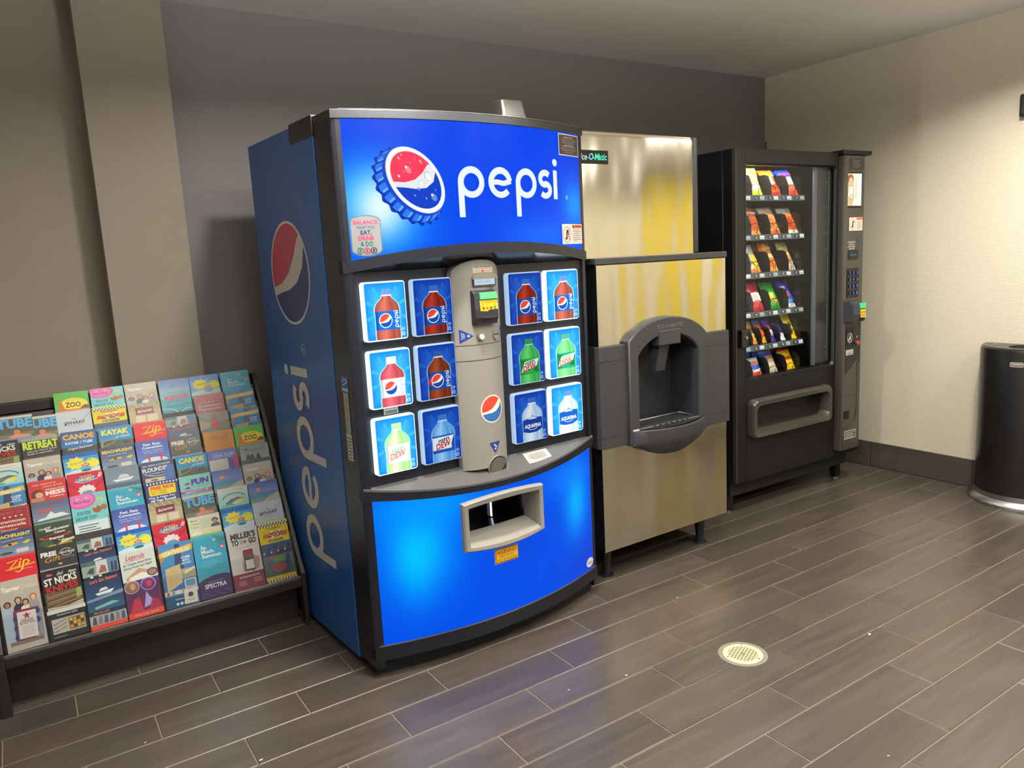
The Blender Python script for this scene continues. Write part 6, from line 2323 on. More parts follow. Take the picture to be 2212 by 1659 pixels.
def d_tube(a):
    c_base(a, '4a4a3a')
    a.rect(0, 216, 103, 228, 'c0c4b8')
    a.text('TUBE', 51, 170, 40, '1c2c3a', 100, .07, 'c')
    a.text('TUBE', 52, 172, 40, '5aa8d4', 98, .05, 'c')
    a.poly([(0, 120), (103, 132), (103, 150), (60, 144), (0, 140)], '6a6a4a')
    a.ell(56, 150, 9, 11, 'c87a5a')
    a.poly([(30, 128), (56, 142), (96, 130), (90, 122), (40, 120)], 'd08a74')
    a.rect(0, 90, 103, 122, '7a84a0')


def d_mess(a):
    c_base(a, 'c03a38')
    a.poly([(0, 226), (103, 226), (103, 228), (0, 228)], 'd85a50')
    a.text('Math, Engineering,', 44, 206, 7.5, 'f0d0c4', 66, 0, 'c', 0, 4)
    a.text('Science & Stuff', 66, 194, 7.5, 'f0d0c4', 54, 0, 'c', 0, 4)
    a.ell(22, 164, 18, 22, '5a2c20')
    a.ell(27, 160, 11, 14, 'd8a080')
    a.poly([(4, 128), (40, 128), (40, 146), (22, 150), (4, 146)], 'b87a60')
    a.text('PENSACOLA', 72, 178, 7.5, 'f0e0d8', 52, .01, 'c', 0, 4)
    a.text('MESS', 72, 156, 18, 'f8f0ec', 54, .04, 'c', 0, 4)
    a.text('HALL', 76, 143, 8, 'f0e0d8', 40, .02, 'c', 0, 4)
    a.rect(0, 100, 103, 130, '8a3a3a')


def d_dining(a):
    c_base(a, '8c2c30')
    a.rect(5, 100, 98, 222, 'b06058')
    a.rect(6.5, 101, 96.5, 220.5, '8c2c30')
    a.text('THE BEST OF', 50, 200, 10, 'b86a60', 62, 0, 'c')
    for i in range(5):
        x = 20 + i * 15
        a.poly([(x + (5 if k % 2 == 0 else 2) * math.sin(R(36 * k)), 186 + (5 if k % 2 == 0 else 2) * math.cos(R(36 * k))) for k in range(10)], 'f0e8e0')
    a.text('Downtown', 50, 160, 14, 'e8d8d0', 78, .02, 'c')
    a.text('Pensacola', 50, 142, 14, 'e8d8d0', 78, .02, 'c')
    a.text('Dining', 40, 122, 14, 'd89a90', 50, .02, 'c')


def d_dolphin(a):
    a.vgrad(0, 120, 103, 228, '8ac8c4', 'cfdcd8')
    a.rect(0, 205, 103, 228, 'dcdcd4')
    a.text('Pensacola Beach cruises', 50, 212, 5, 'b05a4a', 78, 0, 'c')
    a.arc(54, 165, 40, 32, 20, 165, 5, '3a7a78', 18)
    a.ell(56, 160, 30, 20, 'c8d8b0')
    a.poly([(22, 150), (40, 168), (66, 176), (90, 164), (78, 164), (60, 160), (44, 148), (28, 140)], '5a6a70')
    a.ell(76, 158, 10, 7, 'e8cc3a')
    a.text('DOLPHIN', 30, 136, 8, '2a6a6a', 44, .02, 'c')
    a.rect(0, 0, 103, 130, '3a7a88')
    a.rect(0, 90, 103, 104, 'd8dcd8')


def d_light(a):
    a.vgrad(0, 0, 103, 228, '2a5a8a', '4a8ab8')
    a.poly([(40, 120), (50, 222), (64, 222), (70, 120)], '2a3c5c')
    a.poly([(0, 176), (30, 186), (70, 188), (103, 194), (103, 214), (60, 208), (20, 204), (0, 198)], 'd8b85a')
    a.text('LIGHTHOUSE', 52, 189, 14, 'f4ecc8', 84, .03, 'c', 0, 4)
    a.poly([(0, 160), (14, 176), (14, 186), (0, 182)], 'a8803a')
    a.text('CLIMB', 78, 166, 8, 'e8f0f8', 28, .02, 'c')
    a.text('INTO', 78, 155, 8, 'e8f0f8', 22, .02, 'c')
    a.text('HISTORY', 78, 145, 7, 'e8f0f8', 32, .01, 'c')
    a.rect(58, 96, 103, 130, '9a9a80')
    a.poly([(70, 110), (103, 126), (103, 132), (68, 120)], 'd8c8a0')
    a.rect(64, 62, 100, 92, 'd8dcd8')
    a.rect(67, 65, 97, 89, '5a8aa0')
    a.rect(0, 46, 103, 60, 'c8c4b8')
    for i in range(6):
        a.rect(6 + i * 16, 47, 14 + i * 16, 58, ('a8442c', '8a8a8a', 'd8d8d0')[i % 3])
    a.rect(0, 0, 103, 40, '1f4a6a')
    a.text('PENSACOLA', 46, 26, 5, 'c8d8e0', 34, .01, 'c')
    for i in range(3):
        a.ell(34 + i * 12, 12, 4.5, 4.5, 'e0e4e8', n=12)
    a.poly([(10, 58), (58, 84), (58, 150), (12, 140)], 'c9b384')
    for i in range(13):
        a.stroke([(14, 70 + i * 5), (54, 90 + i * 4.6)], .8, '8a744c', cap=False)


def d_summer(a):
    c_base(a, '3a9ab4')
    a.rect(0, 216, 103, 228, '4aa8c0')
    for k in range(7):
        a.stroke([(103, 205), (66 + k * 4, 222 - k * 8)], 2.5, '3a6a50')
    a.ell(68, 206, 5, 5, 'e0c04a', n=12)
    a.ell(90, 176, 8, 8, 'c85a5a', n=16)
    a.ell(90, 176, 4, 4, 'e8dcd4', n=12)
    a.text('So.', 22, 178, 13, 'e8f0f0', 20, .03)
    a.text('Much.', 22, 162, 13, 'e8f0f0', 42, .03)
    a.text('Summer.', 22, 146, 13, 'e8f0f0', 66, .03)
    for i in range(5):
        a.rect(22, 134 - i * 6, 22 + (70, 50, 60, 40, 30)[i], 136 - i * 6, '6ab8c8')
    a.poly([(0, 62), (20, 72), (50, 80), (80, 80), (103, 74), (103, 0), (0, 0)], '3a2a50')
    a.text('SPECTRA', 52, 36, 15, 'd8d0e0', 70, .03, 'c')
    a.text('illuminate the night', 52, 56, 6, '9a8ab8', 50, 0, 'c', .2)
    for i in range(14):
        a.ell(6 + i * 7, 6 + (i * 13) % 16, 1.6, 1.6, 'a85ac0', n=6)


def d_fishing(a):
    c_base(a, '1c2c4a')
    a.rect(0, 176, 103, 228, '4a5a60')
    a.rect(0, 176, 40, 214, '8a9a90')
    a.poly([(12, 190), (22, 204), (34, 206), (32, 184)], '3a4438')
    a.rect(40, 180, 72, 226, 'c8ccc4')
    a.poly([(44, 184), (54, 210), (66, 206), (68, 184)], '8a5a50')
    a.rect(74, 180, 103, 228, '5a7a9a')
    for x in (80, 90):
        a.poly([(x, 182), (x + 2, 214), (x + 8, 214), (x + 8, 182)], '2c3444')
    a.rect(0, 168, 103, 178, '151c2c')
    for x in (20, 44):
        a.rect(x, 172, x + 8, 178, 'e0e4e4')
    a.text("Let's Go Fishing!", 54, 156, 10, 'd86a3a', 78, .03, 'c', .2, 4)
    a.vgrad(0, 60, 103, 150, '2c5a80', '1c2c4a', 6)
    a.poly([(26, 118), (80, 124), (70, 112), (32, 110)], 'e8ecec')
    a.poly([(36, 122), (64, 126), (58, 134), (42, 132)], 'd8dcdc')
    a.poly([(0, 100), (103, 116), (103, 104), (0, 92)], '7a9ab0')
    a.poly([(20, 66), (90, 76), (70, 84), (20, 74)], '7ac0b8')
    a.text('850-554-4277', 36, 50, 7, 'd8803a', 44, .02, 'c')
    a.rect(0, 14, 103, 46, 'a8aaa8')
    for i in range(6):
        a.poly([(6 + i * 16, 16), (10 + i * 16, 42), (18 + i * 16, 40), (18 + i * 16, 16)], ('4a5058', '8a7a70', '3c5a80')[i % 3])
    a.rect(0, 0, 103, 14, 'd8482c')


def d_pontoon(a):
    a.vgrad(0, 90, 103, 228, '2a94a0', 'b8c4cc', 5)
    a.vgrad(0, 175, 103, 228, '9fb4c8', '2a5a98', 6)
    a.rect(0, 0, 103, 92, '2a7a88')
    a.text('ISLAND', 50, 168, 7, '5a6a74', 50, 0, 'c', .2)
    a.text('Sun Pro', 44, 190, 7, '6a7c8c', 24, 0, 'c', .3)
    a.ell(44, 202, 7, 3, '4a5a6a', 10)
    a.text('PONTOON', 54, 142, 16, 'd8305c', 80, .05, 'c', .1, 6)
    a.text('JET SKI RENTALS', 54, 128, 8, '4a7a90', 76, .01, 'c', 0, 5)
    a.poly([(10, 112), (96, 122), (90, 116), (20, 108)], '3c6a78')
    a.arc(10, 78, 42, 26, 10, 110, 2.5, 'd8e8e8', 14)
    a.arc(96, 74, 34, 26, 80, 170, 2.5, 'd8e8e8', 14)


def d_fun(a):
    c_base(a, '84c8bc')
    a.text('FUN', 66, 180, 26, '4a2a80', 58, .06, 'c', .1, 4)
    for x, y in ((22, 186), (22, 164)):
        a.ell(x, y, 12, 7, '8a9a98', 10)
        a.ell(x + 3, y + 2, 7, 5, '5a4a54', 10)
    a.text('IN THE WATER', 66, 166, 6, '3a8a7a', 46, .02, 'c', 0, 3)
    a.rect(0, 138, 103, 152, 'a84a94')
    a.text('OPEN DAILY AT 11 AM', 52, 142, 6.5, 'f0e0ec', 76, .03, 'c', 0, 3)
    a.rect(0, 100, 103, 138, '6ab0a8')


def d_meet(a):
    c_base(a, 'd8d8a8')
    a.rect(0, 150, 103, 228, 'dcdcc0')
    a.text('Meet', 8, 204, 10, '8a9a3a', 22, .02)
    a.text('Create', 8, 188, 10, '8a9a3a', 28, .02)
    a.text('Learn', 8, 172, 10, '8a9a3a', 24, .02)
    for i in range(6):
        a.rect(38, 206 - i * 8, 72, 208 - i * 8, 'a8a890')
    a.ell(86, 196, 11, 12, '3a4a5c')
    a.ell(86, 190, 7, 9, 'b88a70')
    a.poly([(70, 164), (74, 180), (96, 184), (103, 164)], '4a4a58')
    a.ell(22, 146, 18, 10, 'e8e8d8')
    a.rect(0, 118, 103, 136, 'b8bc6a')


def d_photo(a):
    c_base(a, '5a5a50')
    a.rect(0, 170, 52, 228, '7a7468')
    a.poly([(0, 220), (40, 190), (52, 200), (52, 228), (0, 228)], '8a9a8a')
    a.rect(52, 176, 103, 228, '8a8a70')
    a.ell(76, 204, 16, 10, '3a342a')
    a.poly([(36, 150), (46, 214), (60, 214), (66, 150)], '9a5a4c')
    a.poly([(0, 140), (36, 150), (40, 180), (0, 190)], 'a89a8c')
    a.poly([(66, 140), (103, 146), (103, 184), (70, 178)], '6c5a4c')
    a.ell(52, 160, 12, 18, 'b83a3c')


def d_orange(a):
    c_base(a, 'c8883c')
    a.text('ALABAMA INDIAN LAND', 52, 210, 5, '5a3a1a', 60, .01, 'c')
    a.text('Heritage Trail &', 52, 194, 9, '4a3018', 64, .02, 'c', .1)
    a.text('CULTURAL CENTER', 52, 182, 7.5, '4a3018', 66, .02, 'c')
    a.text('A unique landmark', 52, 160, 7, '7a5424', 66, 0, 'c', .3)
    a.text('for the family', 52, 144, 6, '7a5424', 50, 0, 'c', .3)
    a.stroke([(20, 172), (84, 176)], 1, '7a5424')


def d_cool(a):
    c_base(a, '5a6ab0')
    a.poly(rrect(18, 94, 186, 212, 6), 'c8d0e4')
    a.poly(rrect(20, 92, 188, 210, 5), '4a5aa0')
    a.text('COOL STUFF', 56, 192, 13, 'dce0ec', 66, .04, 'c')
    a.poly([(66, 120), (103, 120), (103, 196), (84, 186)], 'a8386c')
    a.rect(70, 120, 84, 176, '3a4a98')
    a.rect(4, 110, 66, 178, 'c9cabf')
    for i in range(5):
        a.stroke([(16 + i * 10, 120 + i * 3), (20 + i * 9, 165 - i * 4)], 1.4, '9a9c8c')
    a.rect(4, 176, 66, 179, 'e0e0d8')


def d_condo(a):
    a.vgrad(0, 160, 103, 228, '8a96c4', '4a5a9c')
    a.ell(32, 190, 9, 9, 'd8884a')
    a.stroke([(27, 186), (37, 194)], 2, 'f0d8c8')
    a.text('BEACH RESORTS', 66, 190, 5.5, '6a7ab4', 44, 0, 'c', 0, 4)
    a.rect(0, 164, 103, 174, '6a78b4')
    a.vgrad(0, 100, 103, 164, 'b4b8a8', '3a7890', 5)
    a.poly([(0, 110), (40, 124), (103, 160), (103, 110)], 'b8b4a0')
    a.stroke([(50, 128), (76, 150), (96, 158)], 2, 'd8d4c4')


def d_legends(a):
    c_base(a, '8a2c6a')
    a.rect(0, 128, 103, 228, 'cfd6cc')
    a.text('Legends', 44, 202, 17, 'b02a3c', 54, .01, 'c', .2)
    a.stroke([(14, 196), (72, 200)], 1.5, 'b02a3c')
    a.text('#1 Tribute Artist Show', 50, 184, 7.5, '2a2c30', 84, .02, 'c', 0, 4)
    a.text('Direct From Las Vegas!', 50, 172, 7.5, '2a2c30', 84, .02, 'c', 0, 4)
    a.poly([(10, 140), (50, 168), (90, 152), (90, 132), (10, 130)], 'b89a7c')
    a.poly([(20, 140), (56, 152), (84, 144), (84, 132), (20, 130)], 'e8e4dc')
    a.ell(88, 146, 16, 14, '6a2440')
    a.ell(88, 146, 12, 10, '8a7a60')
    a.vgrad(0, 22, 103, 128, '7a2040', '3a2a6a', 6)
    a.poly([(48, 30), (60, 84), (70, 60), (86, 40)], 'b0a0e0')
    a.poly([(6, 22), (22, 64), (38, 70), (46, 22)], 'b83048')
    a.poly([(62, 22), (74, 54), (92, 50), (98, 22)], 'a82848')
    for x, c in ((22, '8a6a50'), (70, '6a2c78')):
        a.ell(x, 108, 22, 22, 'd8d0d8')
        a.ell(x, 108, 20.5, 20.5, c)
        a.ell(x + 2, 108, 8, 11, 'c89a80' if x < 50 else 'c83848')
    a.rect(0, 0, 103, 20, 'd8442c')
    a.text('850-555-4274', 52, 7, 5, 'f0d0c0', 70, 0, 'c')


def d_millers(a):
    c_base(a, 'd4cfc8')
    a.text("MILLER'S", 54, 192, 20, '2c2a2e', 84, .05, 'c')
    a.text('TO', 24, 168, 20, '2c2a2e', 24, .05, 'c')
    a.text('GO', 82, 168, 20, '2c2a2e', 26, .05, 'c')
    for i in range(3):
        a.rect(40, 170 + i * 6, 54, 173 + i * 6, '8a8680')
    a.poly([(58 + (8 if k % 2 == 0 else 3.4) * math.sin(R(36 * k)), 177 + (8 if k % 2 == 0 else 3.4) * math.cos(R(36 * k))) for k in range(10)], 'b03044')
    a.text('ONLINE ORDERING', 54, 156, 5, '9a948c', 60, 0, 'c')
    a.poly([(66, 62), (92, 70), (96, 110), (78, 124), (64, 100)], 'b8907a')
    a.poly([(36, 70), (46, 64), (46, 100), (38, 104)], 'b8907a')
    a.poly(rrect(44, 78, 68, 146, 5), '38282c')
    a.rect(46, 128, 76, 142, '8a2c3a')
    a.rect(46, 112, 76, 127, '5a4c50')
    a.rect(48, 74, 76, 108, 'e0dcd4')
    a.poly([(0, 62), (103, 62), (103, 0), (0, 0)], '7c2a3c')
    a.text('MILLERSALEHOUSE.COM', 54, 46, 6, 'e0d0cc', 66, .02, 'c')
    for i in range(3):
        a.rect(16, 32 - i * 6, 40, 34 - i * 6, 'c8a8a8')
        a.rect(66, 36 - i * 6, 94, 38 - i * 6, 'c8a8a8')
    a.rect(0, 0, 103, 2, '6a2434')


def d_extra(a):
    a.vgrad(0, 140, 103, 228, '9aa09c', '8a8e8c')
    a.rect(0, 0, 103, 150, '5a625c')
    a.text('EXTRAORDINARY', 56, 192, 11, '4a4e50', 60, .02, 'c', 0, 3)
    a.poly([(10, 212), (20, 206), (30, 214), (24, 198), (14, 202)], '2c3030')
    for x in (26, 40, 62):
        a.poly([(x - 9, 150), (x - 7, 166), (x - 2, 178), (x + 4, 176), (x + 8, 160), (x + 10, 150)], '262a2c')
    a.poly([(0, 140), (40, 154), (103, 146), (103, 130), (0, 130)], '40484a')


def d_green(a):
    c_base(a, '55b83a')


DES = {'outlet': (d_outlet, 'grey leaflet with four smiling people'), 'zoo': (d_zoo, 'green zoo leaflet with yellow oval'), 'wharf': (d_wharf, 'pale grey harbour leaflet'),
       'canoetube': (d_canoe_tube, 'dark blue canoe leaflet with gold lettering'), 'kayak': (d_kayak, 'bright blue kayak leaflet'), 'canoe': (lambda a: d_kayak(a, 'CANOE', 'or Kayak'), 'bright blue canoe leaflet'),
       'vacation': (d_vacation, 'sky blue leaflet with yellow sun'), 'largest': (d_largest, 'red sunburst leaflet'), 'groups': (d_groups, 'turquoise and pink party leaflet'),
       'eddies': (d_eddies, 'yellow leaflet with chequered edge'), 'zip': (d_zip, 'red leaflet with yellow script'), 'express': (d_express, 'violet-blue toll road leaflet'),
       'flounder': (d_flounder, 'navy restaurant leaflet'), 'freeride': (d_freeride, 'blue ride leaflet with yellow box'), 'bahama': (d_bahama, 'beige leaflet with maroon box'),
       'beachflight': (d_beachflight, 'dark blue seaplane leaflet'), 'cruise': (d_cruise, 'grey-blue boat leaflet'), 'emerald': (d_emerald, 'grey speedboat leaflet'),
       'blackwater': (d_blackwater, 'dark green canoe leaflet'), 'gift': (d_gift, 'black gift offer leaflet'), 'knives': (d_knives, 'black knife shop leaflet'),
       'retreat': (d_retreat, 'dark leaflet with lime lettering'), 'tube': (d_tube, 'river tubing leaflet with blue lettering'), 'mess': (d_mess, 'red leaflet with a face'),
       'dining': (d_dining, 'maroon dining leaflet with stars'), 'dolphin': (d_dolphin, 'pale teal dolphin leaflet'), 'light': (d_light, 'blue lighthouse leaflet with gold ribbon'),
       'summer': (d_summer, 'turquoise summer leaflet'), 'fishing': (d_fishing, 'navy fishing leaflet with photos'), 'pontoon': (d_pontoon, 'teal and white boating leaflet'),
       'fun': (d_fun, 'mint leaflet with purple lettering'), 'meet': (d_meet, 'cream and lime leaflet'), 'photo': (d_photo, 'leaflet with animal photos'),
       'orange': (d_orange, 'plain orange leaflet'), 'cool': (d_cool, 'blue leaflet behind a white map'), 'condo': (d_condo, 'violet-blue beach resort leaflet'),
       'legends': (d_legends, 'stage show leaflet with red footer'), 'millers': (d_millers, 'white and maroon leaflet with phone'), 'extra': (d_extra, 'grey leaflet with dark riders')}
GRID = [
    [None, 'tube', 'knives', 'dolphin', 'light', 'dining', 'beachflight', 'zip', 'outlet'],
    [None, 'tube', 'retreat', 'outlet', 'mess', 'emerald', 'blackwater', 'gift', 'knives'],
    ['zoo', 'wharf', 'canoetube', 'vacation', 'largest', 'groups', None, 'fishing', 'fishing'],
    ['groups', 'eddies', 'kayak', 'beachflight', 'cruise', 'summer', 'express', 'vacation', 'legends'],
    ['outlet', 'bahama', 'zip', 'express', 'flounder', 'freeride', 'bahama', 'largest', 'light'],
    ['pontoon', None, 'fishing', 'gift', 'canoe', 'fun', 'tube', 'meet', 'summer'],
    ['vacation', 'dining', 'photo', 'orange', 'cool', 'condo', 'dolphin', 'vacation', 'millers'],
    ['summer', 'light', 'light', 'zoo', 'extra', 'outlet', 'condo', 'wharf', 'eddies'],
]
ORD = ('first', 'second', 'third', 'fourth', 'fifth', 'sixth', 'seventh', 'eighth')
TIER = ('top', 'second', 'third', 'fourth', 'fifth', 'sixth', 'seventh', 'eighth', 'bottom')
cover_me = {}
rnd = random.Random(4)


def cover_mesh(name, f):
    key = (name, f)
    if key not in cover_me:
        a = Art()
        DES[name][0](a)
        a.T = [(l, c, [(min(.1115, max(0, x * .0010825)), 0.0 if y <= 0 else min(.228, max(0, (228 - (228 - y) * f) * .001))) for x, y in p]) for l, c, p in a.T]
        a.STEP = 0.00004
        o = a.build('cover', flat_front(0.0), 'print', None, None, 0.0003)
        cover_me[key] = o.data
        COL.objects.unlink(o)
        bpy.data.objects.remove(o)
    return cover_me[key]


pages_me = {}


def pages_mesh(t):
    if t not in pages_me:
        bm = bmesh.new()
        n = max(2, int(t / 0.004))
        for i in range(n):
            y0 = t * i / n
            dz = -0.0015 * (i % 3)
            dx = 0.0006 * ((i * 2) % 3)
            box(bm, 0.0 + dx, BW - 0.001 + dx * .3, y0, y0 + t / n - 0.0003, 0.0, BH + dz)
        me = bpy.data.meshes.new('pages')
        bm.to_mesh(me)
        bm.free()
        me.materials.append(M['paper'])
        pages_me[t] = me
    return pages_me[t]


for c in range(8):
    for k in range(9):
        nm = GRID[c][k]
        if nm is None:
            continue
        dx, drop, tl = rnd.uniform(-.0018, .0018) + 0.002, rnd.uniform(-.003, .004), rnd.uniform(-1.0, 1.0)
        if (c, k) == (0, 1):
            dx, drop, tl = 0.052, -0.012, 0.5
        if (c, k) == (1, 1):
            dx, drop = 0.010, 0.000
        t_ = bpy.data.objects.new('brochure_stack', None)
        t_.empty_display_size = 0.03
        link(t_)
        top = Vector((RX0 + c * RP + dx, RY + k * RDY, RZ_ + k * RDZ - drop))
        b0 = top - up * BH
        t_.location = b0
        t_.rotation_euler = (LEAN, R(tl), 0)
        tag(t_, '%s, %s row, %s column from the left' % (DES[nm][1], TIER[k], ORD[c]), 'brochure', 'brochures in the wooden rack')
        th = rnd.choice((0.008, 0.011, 0.014, 0.016))
        if k == 8:
            th = min(th, 0.012)
        o = bpy.data.objects.new('pages', pages_mesh(th))
        link(o, t_)
        o = bpy.data.objects.new('cover', cover_mesh(nm, 1.0 if k == 8 or (c, k) == (2, 5) else (0.92 if (c, k) == (5, 0) else 0.74)))
        link(o, t_)


# loose cards in front of the bottom row, tucked behind the clear lip
def card(c, x, z, w, h, art, label, name='card', dn=0.0016):
    b = b8 + up * z + nrm * dn
    t_ = bpy.data.objects.new(name, None)
    t_.empty_display_size = 0.03
    link(t_)
    t_.location = (RX0 + c * RP + x, b.y, b.z)
    t_.rotation_euler = (LEAN, R(1.0), 0)
    tag(t_, label, 'card')
    obj('board', nbox(0, w, 0.0, 0.0006, 0, h), 'paper', t_)
    a = Art()
    art(a, w, h)
    a.STEP = 0.00004
    a.build('print', flat_front(0.0), 'print', t_, None, 0.0002)


def art_star(a, w, h):
    a.rect(0, 0, w, h, '7a2430')
    for i in range(6):
        a.ell(w * (.08 + .84 * (i % 2)), h * (.12 + .15 * i), .008, .010, '2a3468')
    a.rect(w * .13, h * .05, w * .88, h * .92, 'ded8ce')
    cx_, cy_ = w * .5, h * .78
    a.poly([(cx_ + (.012 if k % 2 == 0 else .005) * math.sin(R(36 * k)), cy_ + (.012 if k % 2 == 0 else .005) * math.cos(R(36 * k))) for k in range(10)], 'a8243a')
    a.text('GULFSTAR', w * .5, h * .60, .008, '33364a', w * .48, .01, 'c')
    a.text('ADVERTISING', w * .5, h * .515, .0085, '33364a', w * .62, .01, 'c')
    a.rect(w * .2, h * .495, w * .8, h * .502, '33364a')
    for i in range(6):
        a.rect(w * (.24 + .03 * (i % 2)), h * (.42 - i * .055), w * (.78 - .03 * (i % 3)), h * (.433 - i * .055), '9a948c')


def art_small(a, w, h):
    a.rect(0, 0, w, h, 'cfcabc')
    a.ell(w * .5, h * .62, .009, .008, '3a4a44')
    for k in range(5):
        a.stroke([(w * .5, h * .58), (w * (.3 + .1 * k), h * .45)], .0015, '3a4a44')
    a.rect(w * .2, h * .25, w * .8, h * .29, '8a857a')
    a.rect(w * .3, h * .17, w * .7, h * .20, '8a857a')


card(0, 0.028, 0.030, 0.070, 0.098, art_star, 'white advertising card with red star and patriotic border, bottom left of the rack', 'advertising_card')
card(4, 0.064, 0.006, 0.044, 0.050, art_small, 'small cream card tucked in front of the lighthouse leaflet in the bottom row', 'business_card')
# ================================================================== waste bin, floor drain, wall fixture
BC = (4.262, 1.742)
bin_ = thing('waste_bin', 'half-round black metal waste bin with open top against the cream wall', 'bin', (BC[0], BC[1], 0.0))
n = 36


def half(r, z, back=0.0):
    pts = [(r * math.cos(R(90 + 180 * i / n)), r * math.sin(R(90 + 180 * i / n)), z) for i in range(n + 1)]
    return [(min(back, x), y, z_) for x, y, z_ in pts]


bm = frame_loft(bmesh.new(), [half(0.222, 0.045), half(0.222, 0.785), half(0.219, 0.797), half(0.212, 0.802)])
obj('body', bm, 'can_black', bin_, True)
hole_c, hole_r = (-0.098, -0.018), 0.078
# lid plate: half-round plate with a round opening
bm = bmesh.new()
outer = [(r_[0], r_[1]) for r_ in half(0.213, 0.0)]
vo = []
m_ = 48
ring_o, ring_i = [], []
for i in range(m_):
    t = 2 * math.pi * i / m_
    d = Vector((math.cos(t), math.sin(t)))
    # ray from the hole centre to the half-round outline
    best = 9.0
    P0 = Vector(hole_c)
    for p, q in zip(outer, outer[1:] + outer[:1]):
        p, q = Vector(p), Vector(q)
        e = q - p
        den = d.x * e.y - d.y * e.x
        if abs(den) < 1e-9:
            continue
        w = p - P0
        tt = (w.x * e.y - w.y * e.x) / den
        ss = (w.x * d.y - w.y * d.x) / den
        if tt > 0 and -1e-6 <= ss <= 1 + 1e-6:
            best = min(best, tt)
    po = P0 + d * best
    ring_o.append(po)
    ring_i.append(P0 + d * hole_r)
frame_loft(bm, [[(p.x, p.y, 0.798) for p in ring_o], [(p.x, p.y, 0.804) for p in ring_o], [(p.x, p.y, 0.804) for p in ring_i], [(p.x * .97 + hole_c[0] * .03, p.y * .97 + hole_c[1] * .03, 0.790) for p in ring_i]])
lid = obj('lid', bm, 'can_black', bin_, True)
bm = lathe(bmesh.new(), [(0.076, 0.795), (0.072, 0.70), (0.068, 0.55)], 32, (hole_c[0], hole_c[1], 0))
liner = Mat('bin_liner')
liner.set(Base_Color=lin(hx('3a3c38')), Roughness=0.25)
obj('liner', bm, liner.m, bin_, True)
for y in (0.150, -0.145):
    bm = lathe(bmesh.new(), [(0, 0.8065), (0.005, 0.8060), (0.007, 0.804), (0.007, 0.802)], 12, (-0.060, y, 0))
    obj('lid_screw', bm, 'silver', lid, True)
bm = frame_loft(bmesh.new(), [half(0.250, 0.0), half(0.252, 0.012), half(0.246, 0.020), half(0.226, 0.034), half(0.224, 0.060)])
obj('base_ring', bm, 'silver', bin_, True)
a = Art()
W_, H_ = 0.058, 0.024
a.poly(rrect(-W_ / 2, W_ / 2, -H_ / 2, H_ / 2, 0.006), 'b8aca4')
a.poly(rrect(-W_ / 2 + .003, W_ / 2 - .003, -H_ / 2 + .003, H_ / 2 - .003, 0.004), '54463f')
a.rect(-W_ / 2 + .006, .001, W_ / 2 - .006, .0055, 'c9bdb4')
a.rect(-W_ / 2 + .006, -.006, W_ / 2 - .006, -.0015, '8d8078')
a.build('maker_badge', lambda x, y, o: (-(0.222 + o) * math.cos(R(7) + x / 0.222), -(0.222 + o) * math.sin(R(7) + x / 0.222) * 1.0, 0.730 + y), 'print', bin_, 0.01, 0.0012)

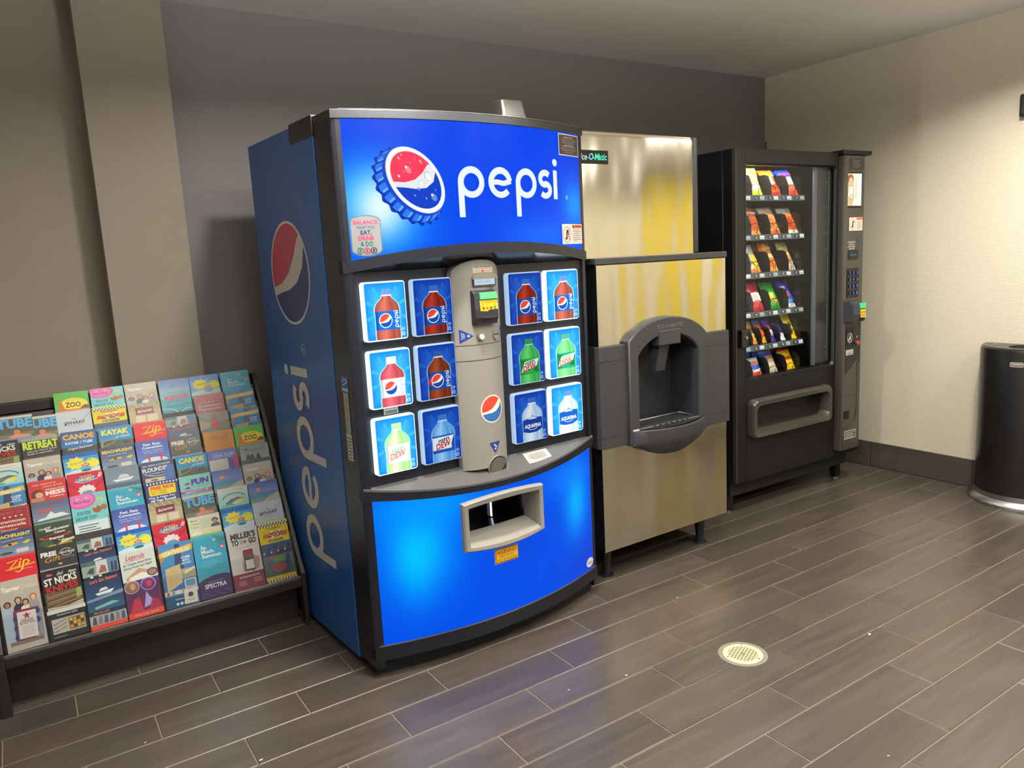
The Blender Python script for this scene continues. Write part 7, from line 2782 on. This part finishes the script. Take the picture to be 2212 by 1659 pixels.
# ---- floor drain
dr = thing('floor_drain', 'round cream floor drain grate set in the dark plank tiles', 'drain', (DRAIN[0], DRAIN[1], 0.0), R(24))
bm = lathe(bmesh.new(), [(0.060, -0.004), (0.060, 0.0004), (0.0815, 0.0006), (0.0815, -0.006)], 40)
obj('mortar_ring', bm, 'concrete', dr, True)
bm = lathe(bmesh.new(), [(0.049, -0.006), (0.049, 0.0022), (0.052, 0.0032), (0.063, 0.0026), (0.066, 0.0008), (0.066, -0.006)], 44)
obj('rim', bm, 'cream_plastic', dr, True)
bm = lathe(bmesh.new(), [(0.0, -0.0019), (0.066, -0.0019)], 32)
obj('sump_shade', bm, 'sump_black', dr)  # flat black disc: darkness of a deep drain painted in, no hole below
for dirn in range(2):
    for i in range(-4, 5):
        o_ = i * 0.0108
        half_ = math.sqrt(0.0505 ** 2 - o_ ** 2)
        q = (-half_, half_, o_ - 0.0015, o_ + 0.0015) if dirn == 0 else (o_ - 0.0015, o_ + 0.0015, -half_, half_)
        obj('grate_bar', nbox(q[0], q[1], q[2], q[3], -0.0012, 0.0022 + dirn * 0.0001), 'cream_plastic', dr)
bm = lathe(bmesh.new(), [(0, 0.0036), (0.006, 0.0034), (0.0072, 0.0022)], 16)
obj('centre_boss', bm, 'concrete', dr, True)
for t in (20, 140, 260):
    bm = lathe(bmesh.new(), [(0, 0.0040), (0.0028, 0.0038), (0.0034, 0.0028)], 10, (0.0575 * math.cos(R(t)), 0.0575 * math.sin(R(t)), 0))
    obj('screw', bm, 'silver', dr, True)

# ---- small dark fixture high on the cream wall, at the frame's right edge
wf = thing('wall_fixture', 'small dark box fixed high on the cream wall above the waste bin', 'fixture', (XW, 1.80, 1.925))
obj('housing', nbox(-0.032, 0.0, -0.055, 0.055, 0.0, 0.105, 0.006), 'wood', wf)
obj('face_plate', nbox(-0.036, -0.031, -0.044, 0.044, 0.012, 0.094, 0.002), 'charcoal', wf)

# ---- crumbs of litter on the planks
WHERE = ('on a plank left of the drinks machine', 'near the foot of the brochure rack', 'on a plank left of the drain', 'on a plank right of the drain', 'in front of the drain, left one',
         'in front of the drain, right one', 'on a plank before the ice dispenser', 'on a plank before the drinks machine')
for i, (x, y, s) in enumerate(((0.42, 2.06, .006), (0.16, 2.36, .004), (1.52, 1.75, .005), (2.36, 1.42, .008), (1.55, 1.10, .004), (1.80, 1.02, .004), (2.06, 2.05, .005), (1.32, 1.80, .004))):
    bm = nprism([(-s, -s * .35), (s * .2, -s * .5), (s, s * .1), (s * .1, s * .5), (-s * .8, s * .3)], 0.0004, 0.0012, 'z')
    o = obj('paper_crumb', bm, 'white', None)
    o.location = (x, y, 0)
    o.rotation_euler = (0, 0, i * 1.1)
    tag(o, 'tiny white paper crumb ' + WHERE[i], 'litter', 'paper crumbs on the floor')
